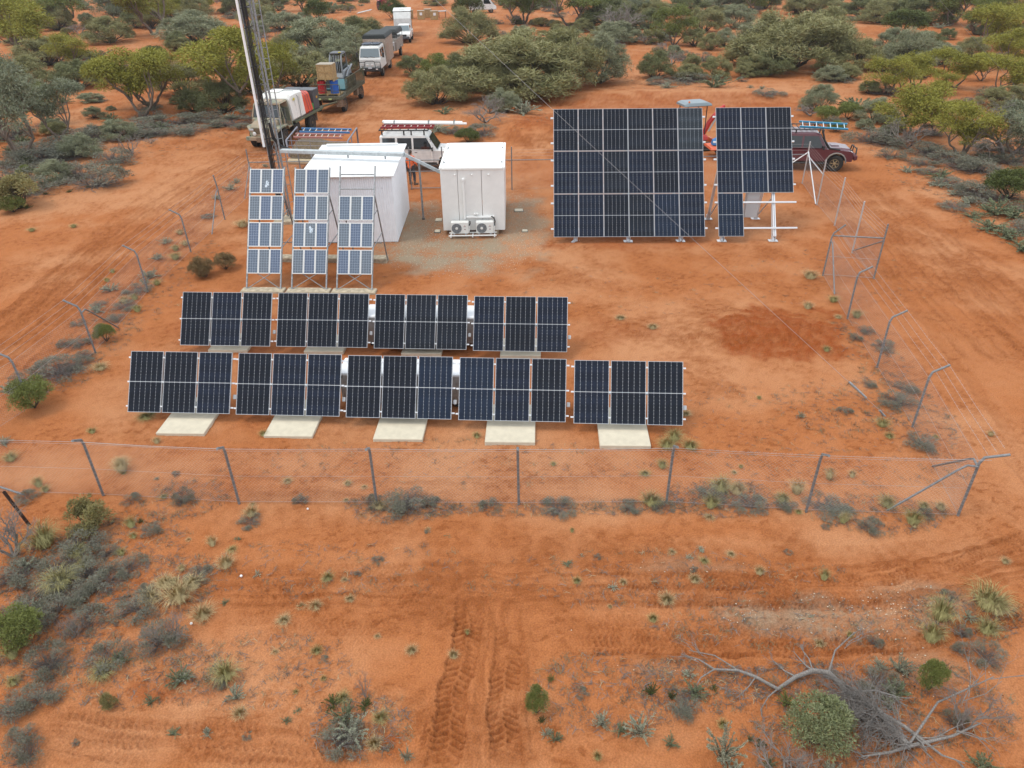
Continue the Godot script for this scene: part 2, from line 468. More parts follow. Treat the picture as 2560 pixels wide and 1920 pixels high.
func raster_tracks() -> void:
	trk = [Tracks.new(-22.0, -31.0, 39.0, 27.0, 0.025), Tracks.new(-46.0, -90.0, 100.0, 86.0, 0.08)]
	for t in TRACKS:
		var c := Curve2D.new()
		var pts: Array = t[4]
		for i in pts.size():
			var d: Vector2 = (pts[mini(i + 1, pts.size() - 1)] - pts[maxi(i - 1, 0)]) / 6.0
			c.add_point(pts[i], -d, d)
		c.bake_interval = 0.4
		var total := c.get_baked_length()
		var hw: float = t[0] * 0.5
		var lug := 0.055 if t[0] < 0.4 else 0.062
		var ph0 := rng.randf() * 10.0
		for T in trk:
			var stp: float = T.res * 0.75
			var s := 0.0
			while s < total:
				var p := c.sample_baked(s)
				if p.y < T.z0 or p.y > T.z0 + T.h * T.res or p.x < T.x0 or p.x > T.x0 + T.w * T.res:
					s += stp
					continue
				var dir := (c.sample_baked(minf(s + 0.1, total)) - c.sample_baked(maxf(s - 0.1, 0.0))).normalized()
				var nrm := Vector2(-dir.y, dir.x)
				var fade := clampf(0.95 + n_mid.get_noise_2d(s * 2.0, ph0 * 40.0) * 0.6, 0.55, 1.0) * clampf(minf(s, total - s) / 0.8, 0.0, 1.0)
				var wob := n_mid.get_noise_2d(s * 2.0 + 77.0, ph0 * 90.0) * 0.12
				var reach := hw if t[3] == 2 else hw * 1.5
				var u := -reach
				while u <= reach:
					var w: Vector2 = p + nrm * (u + wob)
					var ix := int((w.x - T.x0) / T.res)
					var iz := int((w.y - T.z0) / T.res)
					if ix >= 0 and iz >= 0 and ix < T.w and iz < T.h:
						var i: int = iz * T.w + ix
						var dk := 0.0
						var hh := 0.0
						if absf(u) < hw:
							if t[3] == 1:
								var q := fposmod(s + ph0 + absf(u) * 0.45 + (lug if u > 0.0 else 0.0), lug * 2.0)
								var bar := pow(0.5 + 0.5 * cos(q / lug * PI), 1.5) if absf(u) > hw * 0.1 else 0.0
								bar *= clampf(0.85 + n_fine.get_noise_2d(w.x * 0.5, w.y * 0.5) * 1.4, 0.15, 1.0)
								dk = t[2] * (0.2 + 0.66 * bar)
								hh = -t[1] * (0.25 + 0.95 * bar)
							elif t[3] == 2:
								var st := n_mid.get_noise_2d(u * 11.0 + ph0 * 30.0, s * 0.22) + 0.6 * n_mid.get_noise_2d(u * 27.0 + ph0 * 50.0, s * 0.5)
								var rim := clampf((hw - absf(u)) / 0.25, 0.0, 1.0)
								dk = t[2] * clampf(0.38 + st * 1.5, 0.0, 1.0) * rim
								hh = t[1] * st * 1.1 * rim
							else:
								dk = t[2] * 0.5
								hh = -t[1] * (1.0 - absf(u) / hw * 0.5)
						elif t[3] != 2:
							hh = t[1] * 0.45
						T.dark[i] = maxf(T.dark[i], dk * fade)
						if absf(hh * fade) > absf(T.dip[i]): T.dip[i] = hh * fade
					u += stp
				s += stp

func build_ground() -> void:
	raster_patches()
	raster_tracks()
	print("ground rasters ", Time.get_ticks_msec())
	# rows get wider apart with distance, where the ground shows less
	var cols := 900
	var dist := PackedFloat32Array()
	var dd := 3.0
	while dd < 225.0:
		dist.append(dd)
		dd += maxf(0.03, 0.95 * (dd * dd + 121.0) / 7964.0)
	# beyond that the sheet runs on to the horizon
	for e in [240.0, 290.0, 360.0, 480.0, 700.0, 1200.0]: dist.append(e)
	var rows := dist.size()
	var nv := rows * cols
	var V := PackedVector3Array(); V.resize(nv)
	var C := PackedColorArray(); C.resize(nv)
	var U := PackedVector2Array(); U.resize(nv)
	var base := Color(0.475, 0.174, 0.066)
	var pale := Color(0.565, 0.264, 0.128)
	var dark := Color(0.275, 0.086, 0.028)
	var moist := Color(0.315, 0.075, 0.020)
	var grav := Color(0.37, 0.295, 0.205)
	for r in rows:
		var d := dist[r]
		var half := 0.66 * d + 6.5
		for k in cols:
			var x := (2.0 * k / (cols - 1) - 1.0) * half
			var z := -d
			var h := gh(x, z)
			var a := n_low.get_noise_2d(x * 3.0 + 50.0, z * 3.0)
			var b := n_mid.get_noise_2d(x * 1.3, z * 1.3)
			var f := n_fine.get_noise_2d(x, z)
			var f2 := n_fine.get_noise_2d(x * 3.1 + 9.0, z * 3.1)
			var f3 := n_fine.get_noise_2d(x * 7.3 + 3.0, z * 7.3) if d < 30.0 else 0.0
			h += b * 0.03 + f * 0.016 + f2 * 0.009 + f3 * 0.006
			var cd := clampf(0.16 + b * 0.5 + f * 0.6 + f2 * 0.5 + f3 * 0.35, 0.0, 0.75)
			var cp := clampf(0.22 + a * 1.1 - b * 0.5, 0.0, 0.9)
			var col := base.lerp(pale, cp).lerp(dark, cd * 0.5)
			var sp := n_fine.get_noise_2d(x * 1.1 + 31.0, z * 1.6 + 7.0)
			if sp > 0.26 and d < 90.0:
				var k2 := clampf((sp - 0.26) * 9.0, 0.0, 0.6) * clampf(0.3 + b * 2.0, 0.0, 1.0)
				col = col.lerp(dark, k2)
				h -= k2 * 0.02
			var ix := int((x - gx0) / 0.2)
			var iz := int((z - gz0) / 0.2)
			if ix >= 0 and iz >= 0 and ix < pw - 1 and iz < ph - 1:
				var i := iz * pw + ix
				var fx := (x - gx0) / 0.2 - ix
				var fz := (z - gz0) / 0.2 - iz
				var w := [0.0, 0.0, 0.0, 0.0]
				for q in 4:
					var pa: PackedFloat32Array = patch[q]
					w[q] = lerpf(lerpf(pa[i], pa[i + 1], fx), lerpf(pa[i + pw], pa[i + pw + 1], fx), fz)
				if w[1] > 0.0: col = col.lerp(pale, w[1] * clampf(0.8 - cd * 0.9, 0.0, 1.0))
				if w[0] > 0.0: col = col.lerp(dark, w[0] * clampf(0.45 + b * 1.1 + f * 0.9, 0.0, 0.85))
				if w[3] > 0.0: col = col.lerp(moist, w[3] * clampf(0.72 + f * 0.4, 0.0, 0.9))
				if w[2] > 0.0: col = col.lerp(grav, w[2] * clampf(0.8 + b * 0.8 + f2 * 0.7, 0.0, 0.97))
				if w[0] + w[3] > 0.0: h += (f * 0.03 + f2 * 0.02) * w[0] + (f * 0.045 + f2 * 0.045) * w[3]
				for T in trk:
					var jx := int((x - T.x0) / T.res)
					var jz := int((z - T.z0) / T.res)
					if jx >= 0 and jz >= 0 and jx < T.w and jz < T.h and x > T.x0 and z > T.z0:
						var j: int = jz * T.w + jx
						if T.dark[j] > 0.0: col = col.lerp(dark, T.dark[j] * clampf(0.95 + f * 0.4, 0.5, 1.1))
						h += T.dip[j]
						break
			V[r * cols + k] = Vector3(x, h, z)
			C[r * cols + k] = col
			U[r * cols + k] = Vector2(x, z)
	print("ground verts ", Time.get_ticks_msec())
	var I := PackedInt32Array(); I.resize((rows - 1) * (cols - 1) * 6)
	var o := 0
	for r in rows - 1:
		for k in cols - 1:
			var i := r * cols + k
			I[o] = i; I[o + 1] = i + cols; I[o + 2] = i + cols + 1
			I[o + 3] = i; I[o + 4] = i + cols + 1; I[o + 5] = i + 1
			o += 6
	var N := PackedVector3Array(); N.resize(nv)
	for r in rows:
		for k in cols:
			var i := r * cols + k
			var l := V[i - 1] if k > 0 else V[i]
			var e := V[i + 1] if k < cols - 1 else V[i]
			var s := V[i - cols] if r > 0 else V[i]
			var t := V[i + cols] if r < rows - 1 else V[i]
			N[i] = (e - l).cross(t - s).normalized()
	var A := []
	A.resize(Mesh.ARRAY_MAX)
	A[Mesh.ARRAY_VERTEX] = V; A[Mesh.ARRAY_NORMAL] = N; A[Mesh.ARRAY_COLOR] = C; A[Mesh.ARRAY_TEX_UV] = U; A[Mesh.ARRAY_INDEX] = I
	var m := ArrayMesh.new()
	m.add_surface_from_arrays(Mesh.PRIMITIVE_TRIANGLES, A)
	var gm := StandardMaterial3D.new()
	gm.vertex_color_use_as_albedo = true
	gm.roughness = 0.95
	gm.metallic_specular = 0.15
	gm.albedo_texture = noise_tex(41, 0.05, 0.78, 1.0, 5, 1024)
	gm.normal_enabled = true
	gm.normal_texture = bump_tex(42, 0.06, 6.0, 1024)
	gm.normal_scale = 0.8
	gm.uv1_scale = Vector3(0.43, 0.43, 1)
	var g := part(self, "ground", m, gm)
	tag(g, "", "", "", "structure")
	print("ground done ", Time.get_ticks_msec())

# ---------------------------------------------------------------- solar panels
func cell_strip(w: float, l: float, cells: int, cham: float) -> ArrayMesh:
	var key := "strip%.3f_%.3f" % [w, l]
	if meshes.has(key): return meshes[key]
	var k := MB.new()
	var ch := l / cells
	for i in cells:
		var y0 := -l / 2.0 + ch * i
		var y1 := y0 + ch
		var x := w / 2.0
		var o := [Vector3(-x + cham, y0, 0), Vector3(x - cham, y0, 0), Vector3(x, y0 + cham, 0), Vector3(x, y1 - cham, 0), Vector3(x - cham, y1, 0), Vector3(-x + cham, y1, 0), Vector3(-x, y1 - cham, 0), Vector3(-x, y0 + cham, 0)]
		k.face(o, Vector3(0, 0, -1))
	meshes[key] = k.mesh()
	return meshes[key]

func panel_frame(w: float, l: float, t: float, d: float) -> ArrayMesh:
	var key := "frame%.3f_%.3f_%.3f" % [w, l, t]
	if meshes.has(key): return meshes[key]
	var k := MB.new()
	for s in [-1, 1]:
		k.box(Vector3(s * (w - t) / 2.0, 0, -d / 2.0 + 0.004), Vector3(t, l, d))
		k.box(Vector3(0, s * (l - t) / 2.0, -d / 2.0 + 0.004), Vector3(w - 2 * t, t, d))
	meshes[key] = k.mesh()
	return meshes[key]

func cell_mat(i: int) -> StandardMaterial3D:
	var cs := [[0.009, 0.014, 0.030], [0.008, 0.011, 0.021], [0.010, 0.018, 0.038], [0.009, 0.012, 0.020], [0.026, 0.034, 0.044]]  # last, paler tint: a reflection painted into the cells of one panel
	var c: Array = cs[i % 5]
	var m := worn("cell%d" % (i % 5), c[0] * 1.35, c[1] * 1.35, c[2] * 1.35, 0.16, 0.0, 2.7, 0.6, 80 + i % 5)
	m.metallic_specular = 0.30
	return m

# a mono panel: x across, y up the slope, z out of the glass
func mono_panel(parent: Node, at: Vector3, w: float, l: float, shade: int) -> void:
	var bs := mat("backsheet", 0.46, 0.47, 0.49, 0.35)
	var alu := mat("frame_alu", 0.42, 0.43, 0.45, 0.4, 0.3)
	var key := "board%.3f_%.3f" % [w, l]
	if not meshes.has(key):
		var k := MB.new()
		k.box(Vector3(0, 0, -0.006), Vector3(w - 0.02, l - 0.02, 0.008))
		meshes[key] = k.mesh()
	var p := part(parent, "solar_panel", meshes[key], bs, Transform3D(Basis(), at))
	part(p, "frame", panel_frame(w, l, 0.010, 0.04), alu)
	var pitch := (w - 0.026) / 6.0
	var hl := (l - 0.042) / 2.0
	for half in [-1, 1]:
		for c in 6:
			part(p, "cell_strip", cell_strip(pitch - 0.0046, hl, 9, 0.0085), cell_mat(shade), Transform3D(Basis(), Vector3((c - 2.5) * pitch, half * (hl / 2.0 + 0.008), 0.0005)))

func build_post_array(called: String, label: String, group: String, at: Vector3, w: float, l: float, tilt: float, shades: Array, slab_w: float, slab_d: float, slab_x := 0.0) -> void:
	var yaw := deg_to_rad(-3.6)
	var t := thing(called, label, "solar array", Vector3(at.x, 0, at.z), yaw, group)
	var a := deg_to_rad(tilt)
	var gap := 0.045
	var pwid := (w - 2 * gap) / 3.0
	# frame of the tilted table: origin at the middle of the lower edge
	var tb := Basis(Vector3.RIGHT, -(PI / 2.0 - a))
	var tilt_node := Transform3D(tb, Vector3(0, at.y, 0))
	var alu := mat("rail_alu", 0.66, 0.66, 0.67, 0.38, 0.35)
	var galv := worn("galv", 0.36, 0.37, 0.38, 0.5, 0.4, 0.7, 0.7, 11)
	for i in 3:
		var holder := tilt_node * Vector3((i - 1) * (pwid + gap), l / 2.0, 0)
		mono_panel(t, holder, pwid, l, shades[i])
		t.get_child(t.get_child_count() - 1).transform = Transform3D(tb, holder)
	for y in [0.1, 0.5, 0.9]:
		var k := MB.new()
		k.box(Vector3(0, 0, 0), Vector3(w + 0.16, 0.04, 0.04))
		part(t, "rail", k, alu, tilt_node * Transform3D(Basis(), Vector3(0, y * l, -0.062)))
	# clamps between panels
	for i in [-1, 1]:
		for y in [0.1, 0.5, 0.9]:
			var k := MB.new()
			k.box(Vector3.ZERO, Vector3(gap + 0.02, 0.035, 0.012), 0.003)
			part(t, "clamp", k, alu, tilt_node * Transform3D(Basis(), Vector3(i * (pwid + gap) / 2.0, y * l, 0.008)))
	var k2 := MB.new()
	for x in [-0.55, 0.55]: k2.box(Vector3(x, l * 0.5, -0.11), Vector3(0.06, l * 0.9, 0.05))
	k2.box(Vector3(0, l * 0.5, -0.17), Vector3(1.3, 0.09, 0.07))
	part(t, "cradle", k2, galv, tilt_node)
	var ctr := tilt_node * Vector3(0, l * 0.5, -0.2)
	ptube(t, "post", [Vector3(0, 0.1, ctr.z), Vector3(0, ctr.y, ctr.z)], 0.07, galv, 12)
	pbox(t, "base_plate", Vector3(0, 0.125, ctr.z), Vector3(0.34, 0.05, 0.30), mat("dark_steel", 0.10, 0.10, 0.095, 0.6, 0.3), 0.008)
	var jb := pbox(t, "junction_box", tilt_node * Vector3(w / 2.0 + 0.07, l * 0.28, -0.14), Vector3(0.09, 0.12, 0.06), mat("grey_plastic", 0.45, 0.46, 0.47, 0.5), 0.01, tb)
	jb.set_meta("label", "small pale box at the side of the table")
	var s := MB.new()
	s.box(Vector3(0, 0.03, 0), Vector3(slab_w, 0.16, slab_d), 0.012)
	var sz := (0.66 if slab_d > 1.2 else -0.06) - slab_d / 2.0
	var o := single("concrete_slab", s, worn("slab", 0.60, 0.535, 0.41, 0.85, 0.0, 1.6, 0.93, 21), "cream concrete footing slab under " + label.replace("three panel ", ""), "slab", Vector3(at.x, 0, at.z) + Basis(Vector3.UP, yaw) * Vector3(slab_x, 0, sz), yaw + 0.02, group.replace("solar arrays", "slabs"))
	o.position.y = 0.0

func build_solar() -> void:
	var ord := ["first", "second", "third", "fourth", "fifth"]
	var front := [[Vector3(-10.330, 0.300, -16.226), Vector3(-7.544, 0.300, -16.094)], [Vector3(-7.358, 0.300, -16.041), Vector3(-4.577, 0.300, -15.875)], [Vector3(-4.391, 0.300, -15.838), Vector3(-1.606, 0.300, -15.647)], [Vector3(-1.420, 0.300, -15.622), Vector3(1.373, 0.300, -15.447)], [Vector3(1.568, 0.300, -15.390), Vector3(4.371, 0.300, -15.212)]]
	var fs := [[1, 1, 0], [1, 0, 0], [1, 1, 2], [2, 0, 1], [0, 1, 1]]
	for i in 5:
		build_post_array("solar_array", "three panel dark solar array, %s from the west end of the five-array row" % ord[i], "solar arrays in the five-array row", (front[i][0] + front[i][1]) / 2.0, 2.795, 1.645, 54.0, fs[i], 1.28, 1.75, [0.27, 0.17, 0.07, -0.03, -0.12][i])
	var mid := [[Vector3(-10.347, 0.300, -19.976), Vector3(-7.508, 0.300, -19.838)], [Vector3(-7.301, 0.300, -19.803), Vector3(-4.448, 0.300, -19.648)], [Vector3(-4.244, 0.300, -19.595), Vector3(-1.373, 0.300, -19.413)], [Vector3(-1.182, 0.300, -19.379), Vector3(1.688, 0.300, -19.136)]]
	var ms := [[1, 0, 1], [1, 1, 1], [1, 3, 3], [0, 1, 0]]
	for i in 4:
		build_post_array("solar_array", "three panel dark solar array, %s from the west end of the four-array row" % ord[i], "solar arrays in the four-array row", (mid[i][0] + mid[i][1]) / 2.0, 2.86, 1.685, 54.0, ms[i], 1.25, 1.15)

# two tall ground-mounted tables on splayed posts
func build_big_arrays() -> void:
	var alu := mat("rail_alu", 0.66, 0.66, 0.67, 0.38, 0.35)
	var defs := [[Vector3(1.847, 0.300, -29.054), Vector3(8.144, 0.300, -28.885), 6, 18, "tall dark solar table of eighteen panels in three full rows", [-2.22, 0.0, 2.2]],
		[Vector3(8.710, 0.300, -28.860), Vector3(11.857, 0.300, -28.751), 3, 7, "tall dark solar table with seven panels and bare rails where two are missing", [-1.36, 0.78]]]
	for q in defs:
		var w: float = q[0].distance_to(q[1])
		var mid: Vector3 = (q[0] + q[1]) / 2.0
		var yaw := deg_to_rad(-1.7)
		var t := thing("ground_solar_array", q[4], "solar array", Vector3(mid.x, 0, mid.z), yaw)
		var a := deg_to_rad(53.0)
		var tb := Basis(Vector3.RIGHT, -(PI / 2.0 - a))
		var tn := Transform3D(tb, Vector3(0, 0.3, 0))
		var L := 5.58
		var nx: int = q[2]
		var px := (w - 0.012 * (nx - 1)) / nx
		var py := (L - 0.05) / 3.0
		var made := 0
		for r in [2, 1, 0]:
			for c in nx:
				if made >= q[3]: break
				made += 1
				var pos := tn * Vector3((c - (nx - 1) / 2.0) * (px + 0.012), py / 2.0 + r * (py + 0.025), 0)
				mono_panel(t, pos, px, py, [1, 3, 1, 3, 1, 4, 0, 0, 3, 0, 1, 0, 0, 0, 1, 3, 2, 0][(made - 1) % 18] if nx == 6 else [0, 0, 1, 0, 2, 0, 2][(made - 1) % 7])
				t.get_child(t.get_child_count() - 1).transform = Transform3D(tb, pos)
		for r in 3:
			for y in [0.2, 0.8]:
				var k := MB.new()
				k.box(Vector3(0, 0.014, 0), Vector3(w + 0.24, 0.028, 0.07))
				k.box(Vector3(0, -0.022, 0), Vector3(w + 0.24, 0.028, 0.07))
				k.box(Vector3(0, -0.004, -0.012), Vector3(w + 0.236, 0.014, 0.04))
				part(t, "rail", k, alu, tn * Transform3D(Basis(), Vector3(0, r * (py + 0.025) + y * py, -0.075)))
		for x in q[5]:
			var xx: float = x
			var m := MB.new()
			for s in [-0.035, 0.035]: m.box(Vector3(xx + s, L * 0.5 - 0.05, -0.16), Vector3(0.045, L - 0.15, 0.1))
			part(t, "rafter", m, alu, tn)
			var fz := -0.25
			var hi := tn * Vector3(xx, L * 0.36, -0.2)
			var hb := tn * Vector3(xx, L * 0.62, -0.2)
			for lg in [[Vector3(xx, 0.0, fz), hi], [Vector3(xx, 0.0, -3.05), hb]]:
				var lm := MB.new()
				var d: Vector3 = (lg[1] - lg[0])
				var b := Basis(Vector3.RIGHT, d, Vector3.RIGHT.cross(d)).orthonormalized()
				lm.box((lg[0] + lg[1]) / 2.0, Vector3(0.11, d.length(), 0.11), 0.012, b)
				part(t, "leg", lm, alu)
				var f := MB.new()
				f.box(lg[0] + Vector3(0, 0.012, 0), Vector3(0.38, 0.024, 0.24), 0.004)
				for s in [-0.075, 0.075]: f.box(lg[0] + Vector3(s, 0.11, 0), Vector3(0.02, 0.19, 0.14))
				part(t, "foot", f, alu)
			ptube(t, "brace", [Vector3(xx + 0.07, 0.25, -2.95), hi.lerp(Vector3(xx, 0.0, fz), 0.12)], 0.035, alu, 6)
		if nx == 3:
			pbox(t, "isolator_box", Vector3(0.05, 1.15, -1.6), Vector3(0.55, 1.1, 0.3), mat("grey_box", 0.50, 0.51, 0.52, 0.5), 0.02)

# ---------------------------------------------------------------- old racks of blue multicrystalline modules
func multi_mat(i: int) -> StandardMaterial3D:
	var key := "multi%d" % (i % 3)
	if mats.has(key): return mats[key]
	var c: Array = [[0.16, 0.21, 0.29], [0.19, 0.23, 0.28], [0.14, 0.19, 0.30]][i % 3]
	var m := worn(key, c[0], c[1], c[2], 0.25, 0.0, 0.16, 0.55, 60 + i)
	return m

func build_racks() -> void:
	var galv := worn("galv", 0.36, 0.37, 0.38, 0.5, 0.4, 0.7, 0.7, 11)
	var white := mat("module_frame", 0.62, 0.62, 0.61, 0.45, 0.2)
	var grid := mat("module_grid", 0.36, 0.42, 0.50, 0.35)
	var conc := worn("old_concrete", 0.54, 0.45, 0.32, 0.9, 0.0, 1.3, 0.7, 22)
	var defs := [[Vector3(-9.758, 0.000, -24.654), Vector3(-8.482, 0.000, -24.607), 4, "tall lattice rack of twelve blue solar modules, beside the lattice mast"], [Vector3(-8.064, 0.000, -24.556), Vector3(-6.776, 0.000, -24.491), 4, "tall lattice rack of twelve blue solar modules, middle of the three"], [Vector3(-6.380, 0.000, -24.459), Vector3(-5.082, 0.000, -24.376), 3, "tall lattice rack with nine blue solar modules and an empty top row"]]
	for ri in 3:
		var q: Array = defs[ri]
		var w: float = q[0].distance_to(q[1])
		var mid: Vector3 = (q[0] + q[1]) / 2.0
		var t := thing("module_rack", q[3], "solar rack", Vector3(mid.x, 0.08, mid.z), deg_to_rad(-3.4), "old solar racks")
		var a := deg_to_rad(56.0)
		var tb := Basis(Vector3.RIGHT, -(PI / 2.0 - a))
		var tn := Transform3D(tb, Vector3.ZERO)
		var y0 := 0.60
		var mh := 0.905
		var pitch := 1.0
		var top := y0 + 4 * pitch - 0.02
		for s in [-1, 1]:
			var k := MB.new()
			k.box(Vector3(s * w / 2.0, top / 2.0, -0.05), Vector3(0.05, top + (0.12 if ri == 2 else 0.0), 0.05))
			part(t, "upright", k, galv, tn)
			var hi := tn * Vector3(s * w / 2.0, y0 + 2.95, -0.08)
			var rear := Vector3(s * w / 2.0, -0.02, -3.0)
			ptube(t, "rear_strut", [rear, hi], 0.026, galv, 6)
			ptube(t, "strut_tie", [rear.lerp(hi, 0.45), tn * Vector3(s * w / 2.0, y0 + 1.0, -0.08)], 0.018, galv, 5)
			ptube(t, "strut_tie", [rear.lerp(hi, 0.8), tn * Vector3(s * w / 2.0, y0 + 2.2, -0.08)], 0.018, galv, 5)
		ptube(t, "cross_brace", [tn * Vector3(-w / 2.0, 0.03, -0.05), tn * Vector3(w * 0.25, y0 + 0.05, -0.05)], 0.017, galv, 5)
		ptube(t, "cross_brace", [tn * Vector3(w / 2.0, 0.03, -0.08), tn * Vector3(-w * 0.25, y0 + 0.05, -0.08)], 0.017, galv, 5)
		ptube(t, "rear_tie", [Vector3(-w / 2.0, 0.95, -2.35), Vector3(w / 2.0, 0.95, -2.35)], 0.02, galv, 5)
		for r in 4:
			for y in [0.18, 0.72]:
				var k := MB.new()
				k.box(Vector3(0, y0 + r * pitch + y, -0.05), Vector3(w, 0.04, 0.04))
				part(t, "rail", k, galv, tn)
			if r >= q[2]: continue
			for c in 3:
				var mw := (w - 0.03) / 3.0
				var pos := tn * Vector3((c - 1) * (mw + 0.006), y0 + r * pitch + mh / 2.0, 0)
				var mk := "module"
				if not meshes.has(mk):
					var k := MB.new()
					k.box(Vector3(0, 0, -0.01), Vector3(mw - 0.05, mh - 0.05, 0.015))
					meshes[mk] = k.mesh()
					k = MB.new()
					var lw := 0.0045
					for i in range(1, 4): k.box(Vector3((i - 2) * (mw - 0.06) / 4.0, 0, 0), Vector3(lw, mh - 0.055, 0.004))
					for i in range(1, 9): k.box(Vector3(0, (i - 4.5) * (mh - 0.06) / 9.0, 0.0005), Vector3(mw - 0.055, lw, 0.004))
					meshes["module_grid"] = k.mesh()
				var p := part(t, "solar_module", meshes[mk], multi_mat(ri + c + r * 2), Transform3D(tb, pos))
				part(p, "frame", panel_frame(mw, mh, 0.026, 0.035), white)
				part(p, "cell_grid", meshes["module_grid"], grid)
				if (ri == 0 and r == 3 and c == 1) or (ri == 1 and r == 1 and c == 1):
					var k := MB.new()
					var h0 := Vector3(0.02, -0.12 if ri == 0 else 0.2, 0.0025)
					for i in 17:
						var an := TAU * i / 17.0 + 0.2 * sin(i * 5.1)
						var rr := 0.05 + 0.055 * absf(sin(i * 2.7 + ri))
						k.face([h0, h0 + Vector3(cos(an), sin(an) * 1.5, 0) * rr, h0 + Vector3(cos(an + 0.3), sin(an + 0.3) * 1.5, 0) * rr * 0.8], h0 - Vector3(0, 0, 1))
					var d := part(p, "shattered_glass", k, mat("shattered", 0.62, 0.70, 0.78, 0.6))
					d.set_meta("label", "white star of shattered glass")
		# footings
		var f := MB.new()
		f.box(Vector3(0, 0.02, 0), Vector3(w + 0.33, 0.15, 0.42), 0.02)
		single("concrete_footing", f, conc, ["cream concrete strip footing under the front of the rack beside the mast", "cream concrete strip footing under the front of the middle rack", "cream concrete strip footing under the front of the nine module rack"][ri], "footing", Vector3(mid.x, 0, mid.z) , deg_to_rad(-3.4), "rack footings")
	var c := MB.new()
	c.box(Vector3(0, 0.06, 0), Vector3(4.9, 0.3, 0.42), 0.03)
	single("concrete_beam", c, conc, "long concrete beam under the rear struts of the blue module racks", "footing", Vector3(-7.35, 0, -27.52), deg_to_rad(-3.4))
	for x in [-8.05, -6.3]:
		single("conduit", _conduit(), mat("pvc", 0.55, 0.54, 0.50, 0.5), "grey bent conduit between the mast-side rack and the middle rack" if x < -7.0 else "grey bent conduit between the middle rack and the nine module rack", "conduit", Vector3(x, 0.2, -26.9), 0.0, "conduits between racks")

func _conduit() -> MB:
	var k := MB.new()
	k.tube([Vector3(-0.3, -0.15, 0.5), Vector3(-0.2, 0.0, 0.42), Vector3(-0.08, 0.22, 0.2), Vector3(0.1, 0.28, 0.05), Vector3(0.45, 0.28, 0.0)], 0.045, 8)
	return k

# ---------------------------------------------------------------- buildings
func corrugated(w: float, h: float, depth := 0.013, pitch := 0.09) -> MB:
	# a sheet in x (0..w), y (0..h); ridges run up
	var k := MB.new()
	var n := int(w / pitch) * 4
	for i in n:
		var x0 := w * i / n
		var x1 := w * (i + 1) / n
		var z0 := sin(x0 / pitch * TAU) * depth / 2.0
		var z1 := sin(x1 / pitch * TAU) * depth / 2.0
		k.face([Vector3(x0, 0, z0), Vector3(x1, 0, z1), Vector3(x1, h, z1), Vector3(x0, h, z0)], Vector3((x0 + x1) / 2.0, h / 2.0, -1))
	return k

